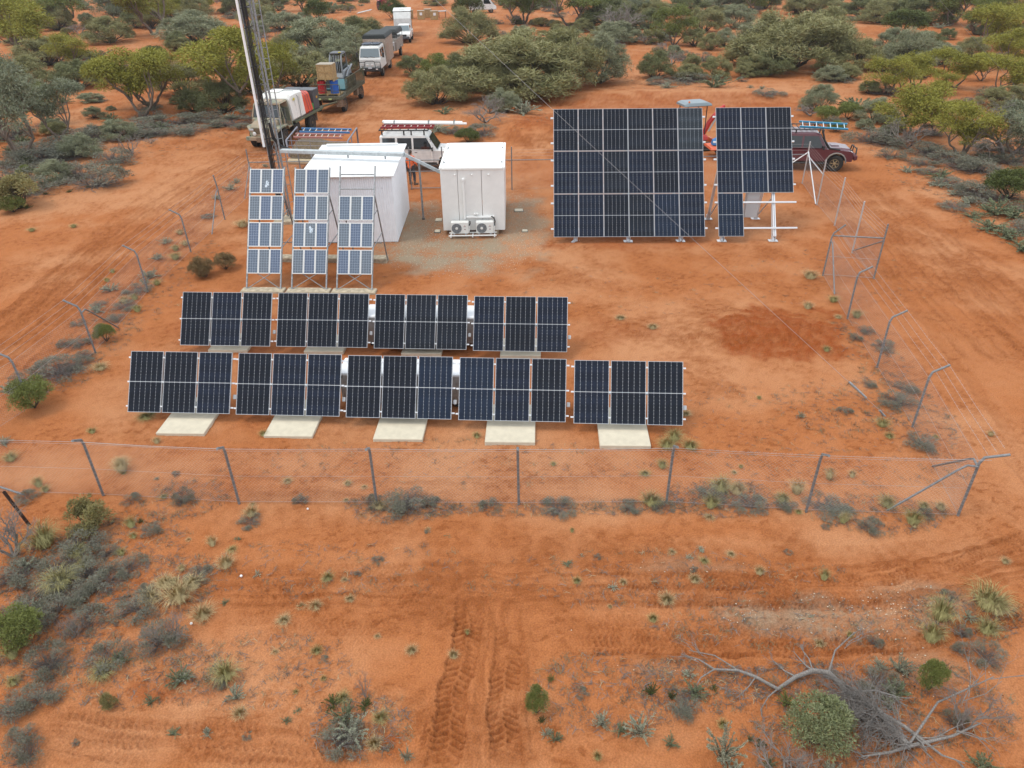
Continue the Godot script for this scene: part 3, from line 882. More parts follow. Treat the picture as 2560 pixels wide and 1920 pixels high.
func build_buildings() -> void:
	var white := worn("white_steel", 0.83, 0.85, 0.89, 0.5, 0.0, 2.4, 0.96, 31)
	var roofw := worn("white_roof", 0.82, 0.82, 0.81, 0.5, 0.0, 3.0, 0.92, 32)
	# hut
	var x0 := -8.42; var x1 := -4.76; var zf := -29.48; var zb := -33.85
	var hf := 2.78; var hb := 2.92
	var t := thing("equipment_hut", "white corrugated steel hut with a flat white roof, behind the blue module racks", "hut", Vector3((x0 + x1) / 2.0, 0, zf))
	var w := x1 - x0
	var d := zf - zb
	part(t, "front_wall", corrugated(w, hf), white, Transform3D(Basis(), Vector3(-w / 2.0, 0.05, 0)))
	part(t, "rear_wall", corrugated(w, hb), white, Transform3D(Basis(Vector3.UP, PI), Vector3(w / 2.0, 0.05, -d)))
	part(t, "side_wall", corrugated(d, hf), white, Transform3D(Basis(Vector3.UP, PI / 2.0), Vector3(w / 2.0, 0.05, 0)))
	part(t, "side_wall", corrugated(d, hf), white, Transform3D(Basis(Vector3.UP, -PI / 2.0), Vector3(-w / 2.0, 0.05, -d)))
	var rl := Vector2(d + 0.36, hb - hf).length()
	var ang := atan2(hb - hf, d)
	var rb := Basis(Vector3.RIGHT, ang)
	pbox(t, "roof", Vector3(0, (hf + hb) / 2.0 + 0.10, -d / 2.0), Vector3(w + 0.22, 0.05, rl), roofw, 0.012, rb)
	var fl := MB.new()
	fl.box(Vector3(0, 0, 0), Vector3(w - 0.4, 0.09, 0.12), 0.02)
	part(t, "ridge_flashing", fl, roofw, Transform3D(rb, Vector3(-0.05, hb + 0.17, -d + 0.05)))
	for x in [-1.0, 0.2, 1.4]:
		pbox(t, "bolt", Vector3(x, hf - 0.42, 0.02), Vector3(0.03, 0.03, 0.03), mat("bolt_grey", 0.4, 0.4, 0.42, 0.5), 0.005)
	for x in [-0.35, 1.55]:
		pbox(t, "eave_bracket", Vector3(x, hf + 0.03, 0.06), Vector3(0.07, 0.05, 0.1), white, 0.01)
	# shelter
	var cream := worn("cream_panel", 0.76, 0.755, 0.73, 0.45, 0.0, 3.0, 0.96, 33)
	var trim := mat("cream_trim", 0.78, 0.775, 0.74, 0.45)
	var sx := -1.53; var sz := -30.28; var sw := 2.68; var sd := 4.25; var sh := 2.62; var sb := 0.22
	var s := thing("equipment_shelter", "cream panelled equipment shelter with two air conditioners on its front", "shelter", Vector3(sx, 0, sz), deg_to_rad(-0.6))
	var np := 3
	for i in 3:
		var pwid: float = [0.72, 1.0, 0.956][i]
		var px: float = [-0.98, -0.12, 0.86][i]
		pbox(s, "wall_panel", Vector3(px, sb + sh / 2.0, -0.03), Vector3(pwid - 0.016, sh, 0.06), cream, 0.004)
	for side in [-1, 1]:
		for i in 4:
			pbox(s, "wall_panel", Vector3(side * (sw / 2.0 - 0.03), sb + sh / 2.0, -0.08 - (i + 0.5) * (sd - 0.12) / 4.0), Vector3(0.06, sh, (sd - 0.12) / 4.0 - 0.016), cream, 0.004)
	pbox(s, "rear_wall", Vector3(0, sb + sh / 2.0, -sd + 0.03), Vector3(sw - 0.14, sh, 0.06), cream, 0.004)
	for side in [-1, 1]:
		pbox(s, "roof_edge", Vector3(side * (sw / 2.0 - 0.02), sb + sh + 0.035, -sd / 2.0), Vector3(0.10, 0.09, sd + 0.02), trim, 0.012)
		for zz in [-0.9, -3.4]:
			pbox(s, "lifting_lug", Vector3(side * (sw / 2.0 - 0.12), sb + sh + 0.06, zz), Vector3(0.05, 0.06, 0.09), mat("lug", 0.3, 0.3, 0.3, 0.5, 0.3), 0.008)
	pbox(s, "roof_edge", Vector3(0, sb + sh + 0.035, 0.0), Vector3(sw - 0.15, 0.09, 0.09), trim, 0.012)
	pbox(s, "roof_edge", Vector3(0, sb + sh + 0.035, -sd), Vector3(sw - 0.15, 0.09, 0.09), trim, 0.012)
	pbox(s, "roof", Vector3(0, sb + sh + 0.02, -sd / 2.0), Vector3(sw - 0.16, 0.05, sd - 0.12), roofw)
	for side in [-1, 1]:
		pbox(s, "skid", Vector3(side * 0.95, sb / 2.0 - 0.01, -sd / 2.0), Vector3(0.18, sb, sd - 0.1), worn("old_concrete", 0.54, 0.45, 0.32, 0.9, 0.0, 1.3, 0.7, 22))
	var pw_ := mat("pvc_white", 0.75, 0.75, 0.73, 0.4)
	pbox(s, "cable_duct", Vector3(-0.38, 1.55, 0.045), Vector3(0.09, 1.66, 0.08), pw_, 0.012)
	pbox(s, "duct_cap", Vector3(-0.38, 2.42, 0.05), Vector3(0.125, 0.13, 0.12), pw_, 0.02)
	pbox(s, "cable_duct", Vector3(0.28, 0.82, 0.045), Vector3(1.20, 0.09, 0.08), pw_, 0.012)
	for x in [-0.72, -0.02, 0.68]:
		var k := MB.new()
		k.lathe(Vector3(x, 2.62, 0.0), Vector3(0, 0, 1), [[0.035, 0.0], [0.035, 0.04], [0.02, 0.055]], 12)
		part(s, "vent_cap", k, trim)
	for x in [0.05, 0.15]:
		pbox(s, "weather_socket", Vector3(x, 0.95, 0.045), Vector3(0.085, 0.1, 0.09), pw_, 0.02)
	# air conditioners on a bracket
	for i in 2:
		_air_con(Vector3(sx + [-0.60, 0.47][i], 0.20, sz + 0.30), ["split air conditioner unit beside the tall duct on the shelter front", "split air conditioner unit under the black hose on the shelter front"][i], i)
	var br := thing("bracket_frame", "white steel bracket frame under the two air conditioner units", "bracket", Vector3(sx, 0, sz))
	pbox(br, "rail", Vector3(-0.06, 0.16, 0.5), Vector3(2.05, 0.05, 0.05), pw_, 0.008)
	pbox(br, "rail", Vector3(-0.06, 0.16, 0.13), Vector3(2.05, 0.05, 0.05), pw_, 0.008)
	for x in [-1.0, -0.06, 0.88]: pbox(br, "arm", Vector3(x, 0.115, 0.29), Vector3(0.05, 0.04, 0.5), pw_)
	for x in [-1.0, 0.88]: pbox(br, "foot", Vector3(x, 0.045, 0.3), Vector3(0.06, 0.10, 0.06), pw_)
	# pit lids and pads in the gravel
	var conc := worn("slab", 0.60, 0.535, 0.41, 0.85, 0.0, 1.6, 0.93, 21)
	var rimm := mat("pit_rim", 0.05, 0.06, 0.06, 0.8)
	for q in [[Vector3(-3.177, 0.000, -30.732), 0.24, 0.30, 0.10, "rounded concrete pit lid beside the shelter's west corner"], [Vector3(-3.240, 0.000, -32.219), 0.30, 0.34, 0.03, "square concrete pit lid half under the shelter's west side"], [Vector3(0.665, 0.000, -30.612), 0.24, 0.24, 0.09, "small rounded concrete pit lid in gravel by the shelter's east corner"], [Vector3(0.446, 0.000, -33.413), 0.40, 0.34, 0.02, "square concrete block lying east of the shelter"]]:
		var l := thing("pit_lid", q[4], "pit lid", q[0] + Vector3(0, 0.01, 0))
		pbox(l, "rim", Vector3(0, 0.0, 0), Vector3(q[1] + 0.05, 0.05, q[2] + 0.05), rimm, 0.02)
		pbox(l, "lid", Vector3(0, 0.04, 0), Vector3(q[1], 0.05, q[2]), conc, 0.024)
	# battery chests behind two of the arrays
	var lid := worn("chest_lid", 0.76, 0.77, 0.78, 0.45, 0.0, 2.0, 0.92, 34)
	var body := worn("chest_body", 0.42, 0.41, 0.40, 0.5, 0.0, 2.0, 0.85, 35)
	for q in [[Vector3(-3.040, 0.000, -16.391), 3.30, "long white lidded battery chest behind the five-array row"], [Vector3(-2.788, 0.000, -19.851), 3.55, "long white lidded battery chest behind the four-array row"]]:
		var b := thing("battery_chest", q[2], "battery box", q[0] + Vector3(0, 0, -0.35), deg_to_rad(-3.6))
		pbox(b, "body", Vector3(0, 0.56, -0.4), Vector3(q[1], 0.86, 0.8), body, 0.02)
		pbox(b, "lid", Vector3(0, 1.03, -0.4), Vector3(q[1] + 0.05, 0.08, 0.86), lid, 0.02)
		for x in [-0.46, -0.15, 0.15, 0.46]:
			pbox(b, "foot", Vector3(x * q[1], 0.06, -0.08), Vector3(0.12, 0.14, 0.1), mat("rubber", 0.02, 0.02, 0.02, 0.8))
			pbox(b, "foot", Vector3(x * q[1], 0.06, -0.72), Vector3(0.12, 0.14, 0.1), mat("rubber", 0.02, 0.02, 0.02, 0.8))
		pbox(b, "latch", Vector3(-0.48 * q[1], 0.95, 0.012), Vector3(0.05, 0.1, 0.03), mat("rubber", 0.02, 0.02, 0.02, 0.8), 0.008)

func _air_con(at: Vector3, label: String, i: int) -> void:
	var c := mat("ac_white", 0.70, 0.70, 0.67, 0.45)
	var grey := mat("ac_grille", 0.30, 0.31, 0.32, 0.5)
	var t := thing("air_conditioner", label, "air conditioner", at, 0.0, "air conditioners on the shelter")
	pbox(t, "casing", Vector3(0, 0.27, 0), Vector3(0.74, 0.50, 0.26), c, 0.015)
	pbox(t, "side_cover", Vector3(0.395, 0.2, 0.0), Vector3(0.05, 0.26, 0.18), c, 0.015)
	var k := MB.new()
	k.lathe(Vector3(-0.13, 0.26, 0.125), Vector3(0, 0, 1), [[0.215, 0.0], [0.215, 0.008]], 28)
	part(t, "fan_opening", k, mat("ac_dark", 0.13, 0.135, 0.14, 0.6))
	k = MB.new()
	for r in [0.07, 0.105, 0.14, 0.175, 0.21]:
		var ring := []
		for j in 25: ring.append(Vector3(-0.13 + cos(TAU * j / 24.0) * r, 0.26 + sin(TAU * j / 24.0) * r, 0.142))
		k.tube(ring, 0.0075, 4, false)
	for j in 8:
		var an := TAU * j / 8.0
		k.tube([Vector3(-0.13 + cos(an) * 0.05, 0.26 + sin(an) * 0.05, 0.140), Vector3(-0.13 + cos(an) * 0.212, 0.26 + sin(an) * 0.212, 0.140)], 0.005, 4, false)
	part(t, "fan_grille", k, grey)
	k = MB.new()
	k.lathe(Vector3(-0.13, 0.26, 0.14), Vector3(0, 0, 1), [[0.058, 0.0], [0.058, 0.012], [0.045, 0.018]], 18)
	part(t, "fan_hub", k, c)
	# printed mark: three red diamonds over a dark line of lettering, and a round sticker
	k = MB.new()
	for q in [Vector2(0, 0.022), Vector2(-0.017, -0.007), Vector2(0.017, -0.007)]:
		k.face([Vector3(0.22 + q.x, 0.36 + q.y + 0.015, 0.1325), Vector3(0.22 + q.x + 0.011, 0.36 + q.y, 0.1325), Vector3(0.22 + q.x, 0.36 + q.y - 0.015, 0.1325), Vector3(0.22 + q.x - 0.011, 0.36 + q.y, 0.1325)], Vector3(0.22, 0.36, 0))
	part(t, "emblem", k, mat("red_print", 0.50, 0.02, 0.02, 0.5))
	pbox(t, "lettering_line", Vector3(0.22, 0.325, 0.131), Vector3(0.12, 0.012, 0.002), mat("ink", 0.08, 0.08, 0.09, 0.6))
	k = MB.new()
	k.lathe(Vector3(0.22, 0.21, 0.13), Vector3(0, 0, 1), [[0.024, 0.0], [0.024, 0.003]], 12)
	part(t, "sticker", k, mat("sticker", 0.20, 0.05, 0.09, 0.5))
	for x in [-0.25, 0.25]: pbox(t, "foot", Vector3(x, 0.005, 0), Vector3(0.07, 0.03, 0.3), grey)
	var hose := [Vector3(0.40, 0.32, -0.03), Vector3(0.44, 0.42, -0.04), Vector3(0.43, 0.5, -0.1)] if i == 0 else [Vector3(0.42, 0.30, -0.02), Vector3(0.44, 0.5, -0.02), Vector3(0.40, 0.62, -0.1), Vector3(0.30, 0.66, -0.2)]
	ptube(t, "hose", hose, 0.028, mat("rubber", 0.02, 0.02, 0.02, 0.8), 8)

# ---------------------------------------------------------------- mast, duct and guys
func build_mast() -> void:
	var galv := worn("galv", 0.36, 0.37, 0.38, 0.5, 0.4, 0.7, 0.7, 11)
	var black := mat("cable_black", 0.012, 0.012, 0.013, 0.45)
	var at := Vector3(-10.258, 0.000, -32.487)
	var t := thing("lattice_mast", "tall galvanised lattice mast carrying a black cable bundle and white pipe", "mast", at)
	var H := 32.0
	var r := 0.27
	var legs := []
	for i in 3:
		var an := deg_to_rad([200.0, 340.0, 90.0][i])
		legs.append(Vector3(cos(an) * r, 0, -sin(an) * r))
	for i in 3: ptube(t, "leg", [legs[i], legs[i] + Vector3(0, H, 0)], 0.042, galv, 8)
	for f in 3:
		var a: Vector3 = legs[f]
		var b: Vector3 = legs[(f + 1) % 3]
		var y := 0.15
		var flip := false
		var k := MB.new()
		while y < H - 0.5:
			var p := a if flip else b
			var q := b if flip else a
			k.tube([p + Vector3(0, y, 0), q + Vector3(0, y + 0.48, 0)], 0.012, 5, false)
			y += 0.48
			flip = not flip
			if int(y / 0.48) % 6 == 0: k.tube([a + Vector3(0, y, 0), b + Vector3(0, y, 0)], 0.012, 5, false)
		part(t, "lacing", k, galv)
	var mid: Vector3 = (legs[0] + legs[1]) / 2.0
	for i in 8:
		var k := MB.new()
		var pts := []
		var rad := []
		var n := 48
		for j in n + 1:
			var y: float = 0.3 + (H - 0.5) * j / n
			pts.append(Vector3(-0.23 + i * 0.028 + rng.randf_range(-0.006, 0.006), y, mid.z + 0.06 + (i % 2) * 0.035 + rng.randf_range(-0.008, 0.008)))
			rad.append(0.010 + 0.005 * (i % 3))
		k.tube(pts, rad, 6)
		part(t, "cable", k, black)
	var yy := 0.9
	while yy < H - 0.5:
		var k := MB.new()
		k.tube([Vector3(-0.27, yy - 0.06, mid.z + 0.10), Vector3(0.13, yy + 0.05, mid.z + 0.11)], 0.016, 5)
		k.tube([Vector3(-0.24, yy + 0.05, mid.z + 0.115), Vector3(0.06, yy - 0.05, mid.z + 0.115)], 0.010, 5)
		part(t, "cable_tie", k, black)
		yy += 0.72
	ptube(t, "white_pipe", [Vector3(-0.36, 3.4, mid.z + 0.08), Vector3(-0.36, H, mid.z + 0.08)], 0.055, mat("pipe_white", 0.80, 0.80, 0.80, 0.25), 14)
	ptube(t, "climbing_rail", [legs[1] + Vector3(0.2, 0.2, -0.1), legs[1] + Vector3(0.2, H, -0.1)], 0.022, galv, 6)
	y_steps(t, legs[1], H, galv)
	for i in 5:
		var x := 0.0 + i * 0.03
		var k := MB.new()
		k.tube([Vector3(x * 0.5, 4.4, mid.z + 0.05), Vector3(0.05 + x, 3.75, mid.z + 0.06), Vector3(0.22 + x, 3.42, 0.02), Vector3(0.62 + x, 3.30, 0.12)], 0.02, 6)
		part(t, "cable_loop", k, black)
	pbox(t, "base_block", Vector3(0, 0.05, 0), Vector3(1.0, 0.22, 1.0), worn("old_concrete", 0.54, 0.45, 0.32, 0.9, 0.0, 1.3, 0.7, 22), 0.03)
	# cable duct from the mast over the hut roof and down to the shelter
	var gd := worn("duct_galv", 0.50, 0.54, 0.55, 0.5, 0.15, 1.2, 0.85, 14)
	var p0 := Vector3(-9.852, 3.280, -32.073)
	var p1 := Vector3(-4.407, 3.280, -31.133)
	var p2 := Vector3(-2.996, 2.350, -31.753)
	var d := thing("cable_duct", "galvanised cable duct running from the mast over the hut to the shelter", "cable duct", Vector3.ZERO)
	var span := p1 - p0
	var segs := 5
	for i in segs:
		var a := p0 + span * (float(i) / segs)
		var b := p0 + span * (float(i + 1) / segs)
		var bb := Basis(span.normalized(), Vector3.UP, span.normalized().cross(Vector3.UP)).orthonormalized()
		pbox(d, "duct_section", (a + b) / 2.0, Vector3((b - a).length() - 0.012, 0.14, 0.26), gd, 0.008, bb)
		pbox(d, "joint_collar", b, Vector3(0.03, 0.155, 0.275), gd, 0.004, bb)
	var dd := (p2 - p1).normalized()
	var sb := dd.cross(Vector3.UP).normalized()
	var db := Basis(dd, sb.cross(dd).normalized(), sb).orthonormalized()
	var ll := (p2 - p1).length() + 0.1
	pbox(d, "sloping_section", p1 + dd * ll / 2.0, Vector3(ll, 0.13, 0.24), gd, 0.008, db)
	for x in [0.25, 0.55, 0.85]:
		pbox(d, "roof_bracket", p0.lerp(p1, x) + Vector3(0, -0.13, 0.05), Vector3(0.06, 0.14, 0.06), galv)
	var pole := Vector3(-3.952, 0.000, -32.379)
	var po := thing("duct_post", "galvanised post holding up the sloping cable duct between hut and shelter", "post", pole)
	var top := Vector3(-3.935, 2.550, -32.226)
	ptube(po, "post", [Vector3.ZERO, Vector3(-0.02, 2.62, -0.1)], 0.045, galv, 10)
	pbox(po, "saddle", Vector3(-0.02, 2.66, -0.1), Vector3(0.12, 0.06, 0.3), galv, 0.006)
	pbox(po, "foot", Vector3(0, 0.04, 0), Vector3(0.13, 0.1, 0.13), mat("dark_steel", 0.10, 0.10, 0.095, 0.6, 0.3), 0.01)
	# guy wires
	var wire := mat("guy_wire", 0.30, 0.29, 0.29, 0.6, 0.2)
	var anchor_a := Vector3(9.785, 0.000, -16.002)
	for q in [[anchor_a, 15.7, "steel guy wire running down past the eighteen panel table to its anchor"], [Vector3(33.844, 0.000, -45.419), 30.6, "steel guy wire passing over the bush toward the east"]]:
		var g := thing("guy_wire", q[2], "guy wire", Vector3.ZERO, 0.0)
		var hi: Vector3 = at + Vector3(0, q[1], 0)
		var lo: Vector3 = q[0] + Vector3(0, 0.15, 0)
		var pts := []
		for j in 15:
			var s := j / 14.0
			pts.append(hi.lerp(lo, s) - Vector3(0, sin(s * PI) * 0.12, 0))
		ptube(g, "wire", pts, 0.0045, wire, 6)
		ptube(g, "turnbuckle", [hi.lerp(lo, 0.965), hi.lerp(lo, 0.985)], 0.03, galv, 6)
		ptube(g, "anchor_rod", [lo, lo + Vector3(0.25, -0.25, 0.1)], 0.03, galv, 6)

func y_steps(t: Node, leg: Vector3, H: float, m: Material) -> void:
	var y := 0.5
	var k := MB.new()
	while y < H - 0.3:
		k.tube([leg + Vector3(0, y, 0), leg + Vector3(0.2, y + 0.02, -0.1)], 0.011, 4, false)
		y += 0.4
	part(t, "step_bars", k, m)

# ---------------------------------------------------------------- fences
func chainlink(a: Vector3, b: Vector3, h: float, pitch := 0.085, r := 0.0012) -> MB:
	var k := MB.new()
	var l := a.distance_to(b)
	var dir := (b - a) / l
	var n := int((l + h) / pitch)
	for s in [0, 1]:
		for i in n:
			var x0 := i * pitch - (h if s == 0 else 0.0)
			var y0 := 0.03
			var x1 := x0 + (h if s == 0 else -h)
			var y1 := h
			# clip to 0..l
			var e := [Vector2(x0, y0), Vector2(x1, y1)]
			for j in 2:
				var p: Vector2 = e[j]
				var q: Vector2 = e[1 - j]
				if p.x < 0.0: p = p + (q - p) * ((0.0 - p.x) / (q.x - p.x))
				elif p.x > l: p = p + (q - p) * ((l - p.x) / (q.x - p.x))
				e[j] = p
			if absf(e[0].x - e[1].x) < 0.04 or e[0].x < -0.01 or e[0].x > l + 0.01: continue
			var off := Vector3(-dir.z, 0, dir.x) * (0.003 if s == 0 else -0.003)
			k.tube([a + dir * e[0].x + Vector3(0, e[0].y, 0) + off, a + dir * e[1].x + Vector3(0, e[1].y, 0) + off], r, 3, false)
	return k

func post_mesh(lean: Vector3, h: float, arm: Vector3) -> MB:
	var k := MB.new()
	if arm == Vector3.ZERO:
		k.tube([Vector3(0, -0.15, 0), Vector3(0, h, 0) + lean], 0.03, 10)
	else:
		var b := Vector3(0, h, 0) + lean
		k.tube([Vector3(0, -0.15, 0), b - Vector3(0, 0.1, 0), b + arm * 0.12 + Vector3(0, 0.03, 0), b + arm], 0.03, 10)
	return k

func build_fences() -> void:
	var galv := worn("fence_galv", 0.30, 0.31, 0.32, 0.55, 0.35, 0.5, 0.65, 15)
	var bright := mat("new_galv", 0.50, 0.51, 0.52, 0.4, 0.4)
	var wire := mat("fence_wire", 0.36, 0.33, 0.32, 0.6, 0.2)
	var P := func(v: Vector3) -> Vector3: return on(v)
	# old cranked-post fence runs
	var runs := [
		["chain link fence with cranked posts in front of the five-array row", [Vector3(-15.412, 0.000, -13.538), Vector3(-9.580, -0.000, -13.111), Vector3(-6.295, 0.000, -12.755), Vector3(-3.136, -0.000, -12.696), Vector3(0.113, -0.000, -12.608), Vector3(3.465, 0.000, -12.572), Vector3(6.524, 0.000, -12.233), Vector3(9.785, 0.000, -12.001)], Vector3(0.0, 0.22, 0.30), 1.56],
		["chain link fence with cranked posts along the sandy road", [Vector3(-14.203, 0.000, -14.305), Vector3(-13.412, -0.000, -17.002), Vector3(-13.166, 0.000, -20.151), Vector3(-13.410, 0.000, -24.717), Vector3(-13.328, 0.000, -28.773), Vector3(-13.261, -0.000, -32.882), Vector3(-13.145, 0.000, -37.146)], Vector3(-0.42, 0.28, 0.0), 1.55],
		["chain link fence with cranked posts beside the dug earth patch", [Vector3(9.785, 0.000, -12.001), Vector3(10.430, 0.000, -15.425), Vector3(10.856, 0.000, -18.501), Vector3(11.224, 0.000, -21.633), Vector3(11.797, 0.000, -25.350)], Vector3(0.42, 0.26, 0.0), 1.60]]
	for ri in runs.size():
		var q: Array = runs[ri]
		var t := thing("chain_link_fence", q[0], "fence", Vector3.ZERO)
		var pts: Array = q[1]
		for i in pts.size():
			var p: Vector3 = P.call(pts[i])
			pts[i] = p
			if ri == 2 and i == 0: continue
			if ri == 1 and i == pts.size() - 1: continue
			var arm: Vector3 = q[2]
			if ri == 0 and i == pts.size() - 1: arm = Vector3(0.46, 0.22, 0.14)
			if ri == 1 and i == 5: arm = Vector3(-0.05, 0.5, 0.02)
			if ri == 2 and i == pts.size() - 1: arm = Vector3(0.36, 0.42, 0.1)
			part(t, "post", post_mesh(Vector3(rng.randf_range(-0.04, 0.04), 0, rng.randf_range(-0.03, 0.03)), q[3], arm), galv, Transform3D(Basis(), p))
		for i in pts.size() - 1:
			part(t, "wire_mesh", chainlink(pts[i], pts[i + 1], q[3] - 0.05), wire)
		for y in [0.06, 0.8, 1.5]:
			var k := MB.new()
			for i in pts.size() - 1: k.tube([pts[i] + Vector3(0, y, 0), pts[i + 1] + Vector3(0, y, 0)], 0.003, 4, false)
			part(t, "strain_wire", k, wire)
		for j in 3:
			var o: Vector3 = q[2] * (0.3 + 0.34 * j) + Vector3(0, q[3], 0)
			var k := MB.new()
			for i in pts.size() - 1:
				k.tube([pts[i] + o, pts[i].lerp(pts[i + 1], 0.5) + o - Vector3(0, 0.02, 0), pts[i + 1] + o], 0.003, 4, false)
				var n := int(pts[i].distance_to(pts[i + 1]) / 0.16)
				for s in n:
					var b: Vector3 = pts[i].lerp(pts[i + 1], (s + 0.5) / n) + o
					k.tube([b - Vector3(0.012, 0.018, 0.01), b + Vector3(0.012, 0.018, 0.01)], 0.0028, 3, false)
			part(t, "barbed_wire", k, wire)
		# bent stays at ends and corners
		var stays := []
		if ri == 0: stays = [[pts[7], Vector3(8.323, 0.000, -12.218)], [pts[7], Vector3(10.120, 0.000, -13.770)], [Vector3(-15.412, 0.000, -13.538), Vector3(-11.504, -0.000, -13.213)]]
		if ri == 1: stays = [[pts[2], Vector3(-13.202, 0.000, -21.845)], [pts[5], Vector3(-13.167, 0.000, -30.846)]]
		if ri == 2: stays = [[pts[4], Vector3(11.603, 0.000, -23.699)]]
		for s in stays:
			var a: Vector3 = s[0] + Vector3(0, 1.38, 0)
			var b: Vector3 = P.call(s[1])
			var dv := Vector3(b.x - a.x, 0, b.z - a.z)
			ptube(t, "stay", [a, a + dv * 0.14 + Vector3(0, 0.02, 0), a + dv * 0.24 + Vector3(0, -0.12, 0), b], 0.024, galv, 8)
	# newer straight-post fence on the east side
	var s4: Vector3 = P.call(Vector3(15.104, 0.000, -37.079)); var s3: Vector3 = P.call(Vector3(14.613, 0.000, -33.656)); var s2: Vector3 = P.call(Vector3(14.322, 0.000, -30.743)); var s1: Vector3 = P.call(Vector3(13.798, 0.000, -27.552)); var q0: Vector3 = P.call(Vector3(13.540, 0.000, -24.944)); var pp: Vector3 = P.call(Vector3(11.797, 0.000, -25.350))
	var e := thing("chain_link_fence", "newer straight post fence with five barbed strands in front of the maroon vehicle", "fence", Vector3.ZERO)
	for p in [s4, s3, s2, s1, q0]:
		part(e, "post", post_mesh(Vector3(0.0, 0, 0), 2.13, Vector3.ZERO), bright if p != q0 else galv, Transform3D(Basis(), p))
	var line := [s4, s3, s2, s1, q0]
	for i in 4:
		part(e, "wire_mesh", chainlink(line[i], line[i + 1], 1.55), wire)
		var k := MB.new()
		for y in [0.08, 0.75, 1.5, 1.66, 1.78, 1.9, 2.02]: k.tube([line[i] + Vector3(0, y, 0), line[i + 1] + Vector3(0, y, 0)], 0.0035, 4, false)
		part(e, "wire_strands", k, wire)
	ptube(e, "rail", [s4 + Vector3(0, 1.45, 0), s3 + Vector3(0, 1.45, 0)], 0.022, bright, 8)
	ptube(e, "stay", [s4 + Vector3(0, 1.65, 0), s3 + Vector3(-0.06, 0.05, 0)], 0.028, mat("white_galv", 0.62, 0.63, 0.64, 0.35, 0.4), 8)
	ptube(e, "stay", [s4 + Vector3(0, 1.6, 0), s4 + Vector3(-1.5, 0.55, 0.05)], 0.028, mat("white_galv", 0.62, 0.63, 0.64, 0.35, 0.4), 8)
	ptube(e, "brace", [s1 + Vector3(0, 0.1, 0), q0 + Vector3(0, 1.5, 0)], 0.024, galv, 8)
	var c := thing("chain_link_fence", "short chain link return panel with a top rail joining old and new fence", "fence", Vector3.ZERO)
	ptube(c, "rail", [pp + Vector3(0, 1.58, 0), q0 + Vector3(0, 1.6, 0)], 0.026, galv, 8)
	part(c, "wire_mesh", chainlink(pp, q0, 1.55), wire)
	for y in [0.06, 0.78]: ptube(c, "strain_wire", [pp + Vector3(0, y, 0), q0 + Vector3(0, y, 0)], 0.006, wire, 4)
	# back fence with top rail and a pair of gates
	var bpts := [Vector3(-13.145, 0.000, -37.146), Vector3(-10.586, 0.000, -37.153), Vector3(-8.097, 0.000, -37.095), Vector3(-4.993, 0.000, -37.004), Vector3(-3.345, 0.000, -36.988), Vector3(0.152, 0.000, -36.842), Vector3(3.026, 0.000, -36.867), Vector3(5.907, 0.000, -36.927), Vector3(8.796, 0.000, -36.986), Vector3(11.896, 0.000, -37.035), Vector3(15.104, 0.000, -37.079)]
	var bk := thing("chain_link_fence", "chain link fence with a pipe rail behind the hut and shelter", "fence", Vector3.ZERO)
	for i in bpts.size():
		bpts[i] = P.call(bpts[i])
		if i < bpts.size() - 1: part(bk, "post", post_mesh(Vector3.ZERO, 2.15, Vector3.ZERO), galv, Transform3D(Basis(), bpts[i]))
	for i in bpts.size() - 1:
		part(bk, "wire_mesh", chainlink(bpts[i], bpts[i + 1], 1.5), wire)
		ptube(bk, "rail", [bpts[i] + Vector3(0, 1.5, 0), bpts[i + 1] + Vector3(0, 1.5, 0)], 0.022, galv, 8)
	ptube(bk, "stay", [bpts[0] + Vector3(0, 1.45, 0), bpts[0] + Vector3(0.1, 1.4, 0.3), Vector3(-13.301, 0.000, -35.970)], 0.024, galv, 8)
	for y in [0.1, 0.95]: ptube(bk, "rail", [bpts[3] + Vector3(-0.05, y, 0.03), bpts[4] + Vector3(0, y, 0.03)], 0.02, galv, 8)
	for y in [1.7, 1.85, 2.0]:
		var k := MB.new()
		for i in bpts.size() - 1: k.tube([bpts[i] + Vector3(0, y, 0), bpts[i + 1] + Vector3(0, y, 0)], 0.003, 4, false)
		part(bk, "barbed_wire", k, wire)
	# rusty star picket outside the front corner
	var sp := MB.new()
	for an in [0.0, TAU / 3.0, TAU * 2.0 / 3.0]: sp.box(Vector3(cos(an) * 0.018, 0.5, sin(an) * 0.018), Vector3(0.04, 1.1, 0.006), 0.0, Basis(Vector3.UP, -an))
	var o := single("star_picket", sp, mat("rust_picket", 0.045, 0.022, 0.014, 0.9), "dark rusty steel picket leaning beside a fallen dead shrub", "post", P.call(Vector3(-10.762, 0.000, -12.137)))
	o.rotation = Vector3(0.0, 0.3, 0.16)

func build_compound() -> void:
	build_solar()
	build_big_arrays()
	build_racks()
	build_buildings()
	build_mast()
	build_fences()

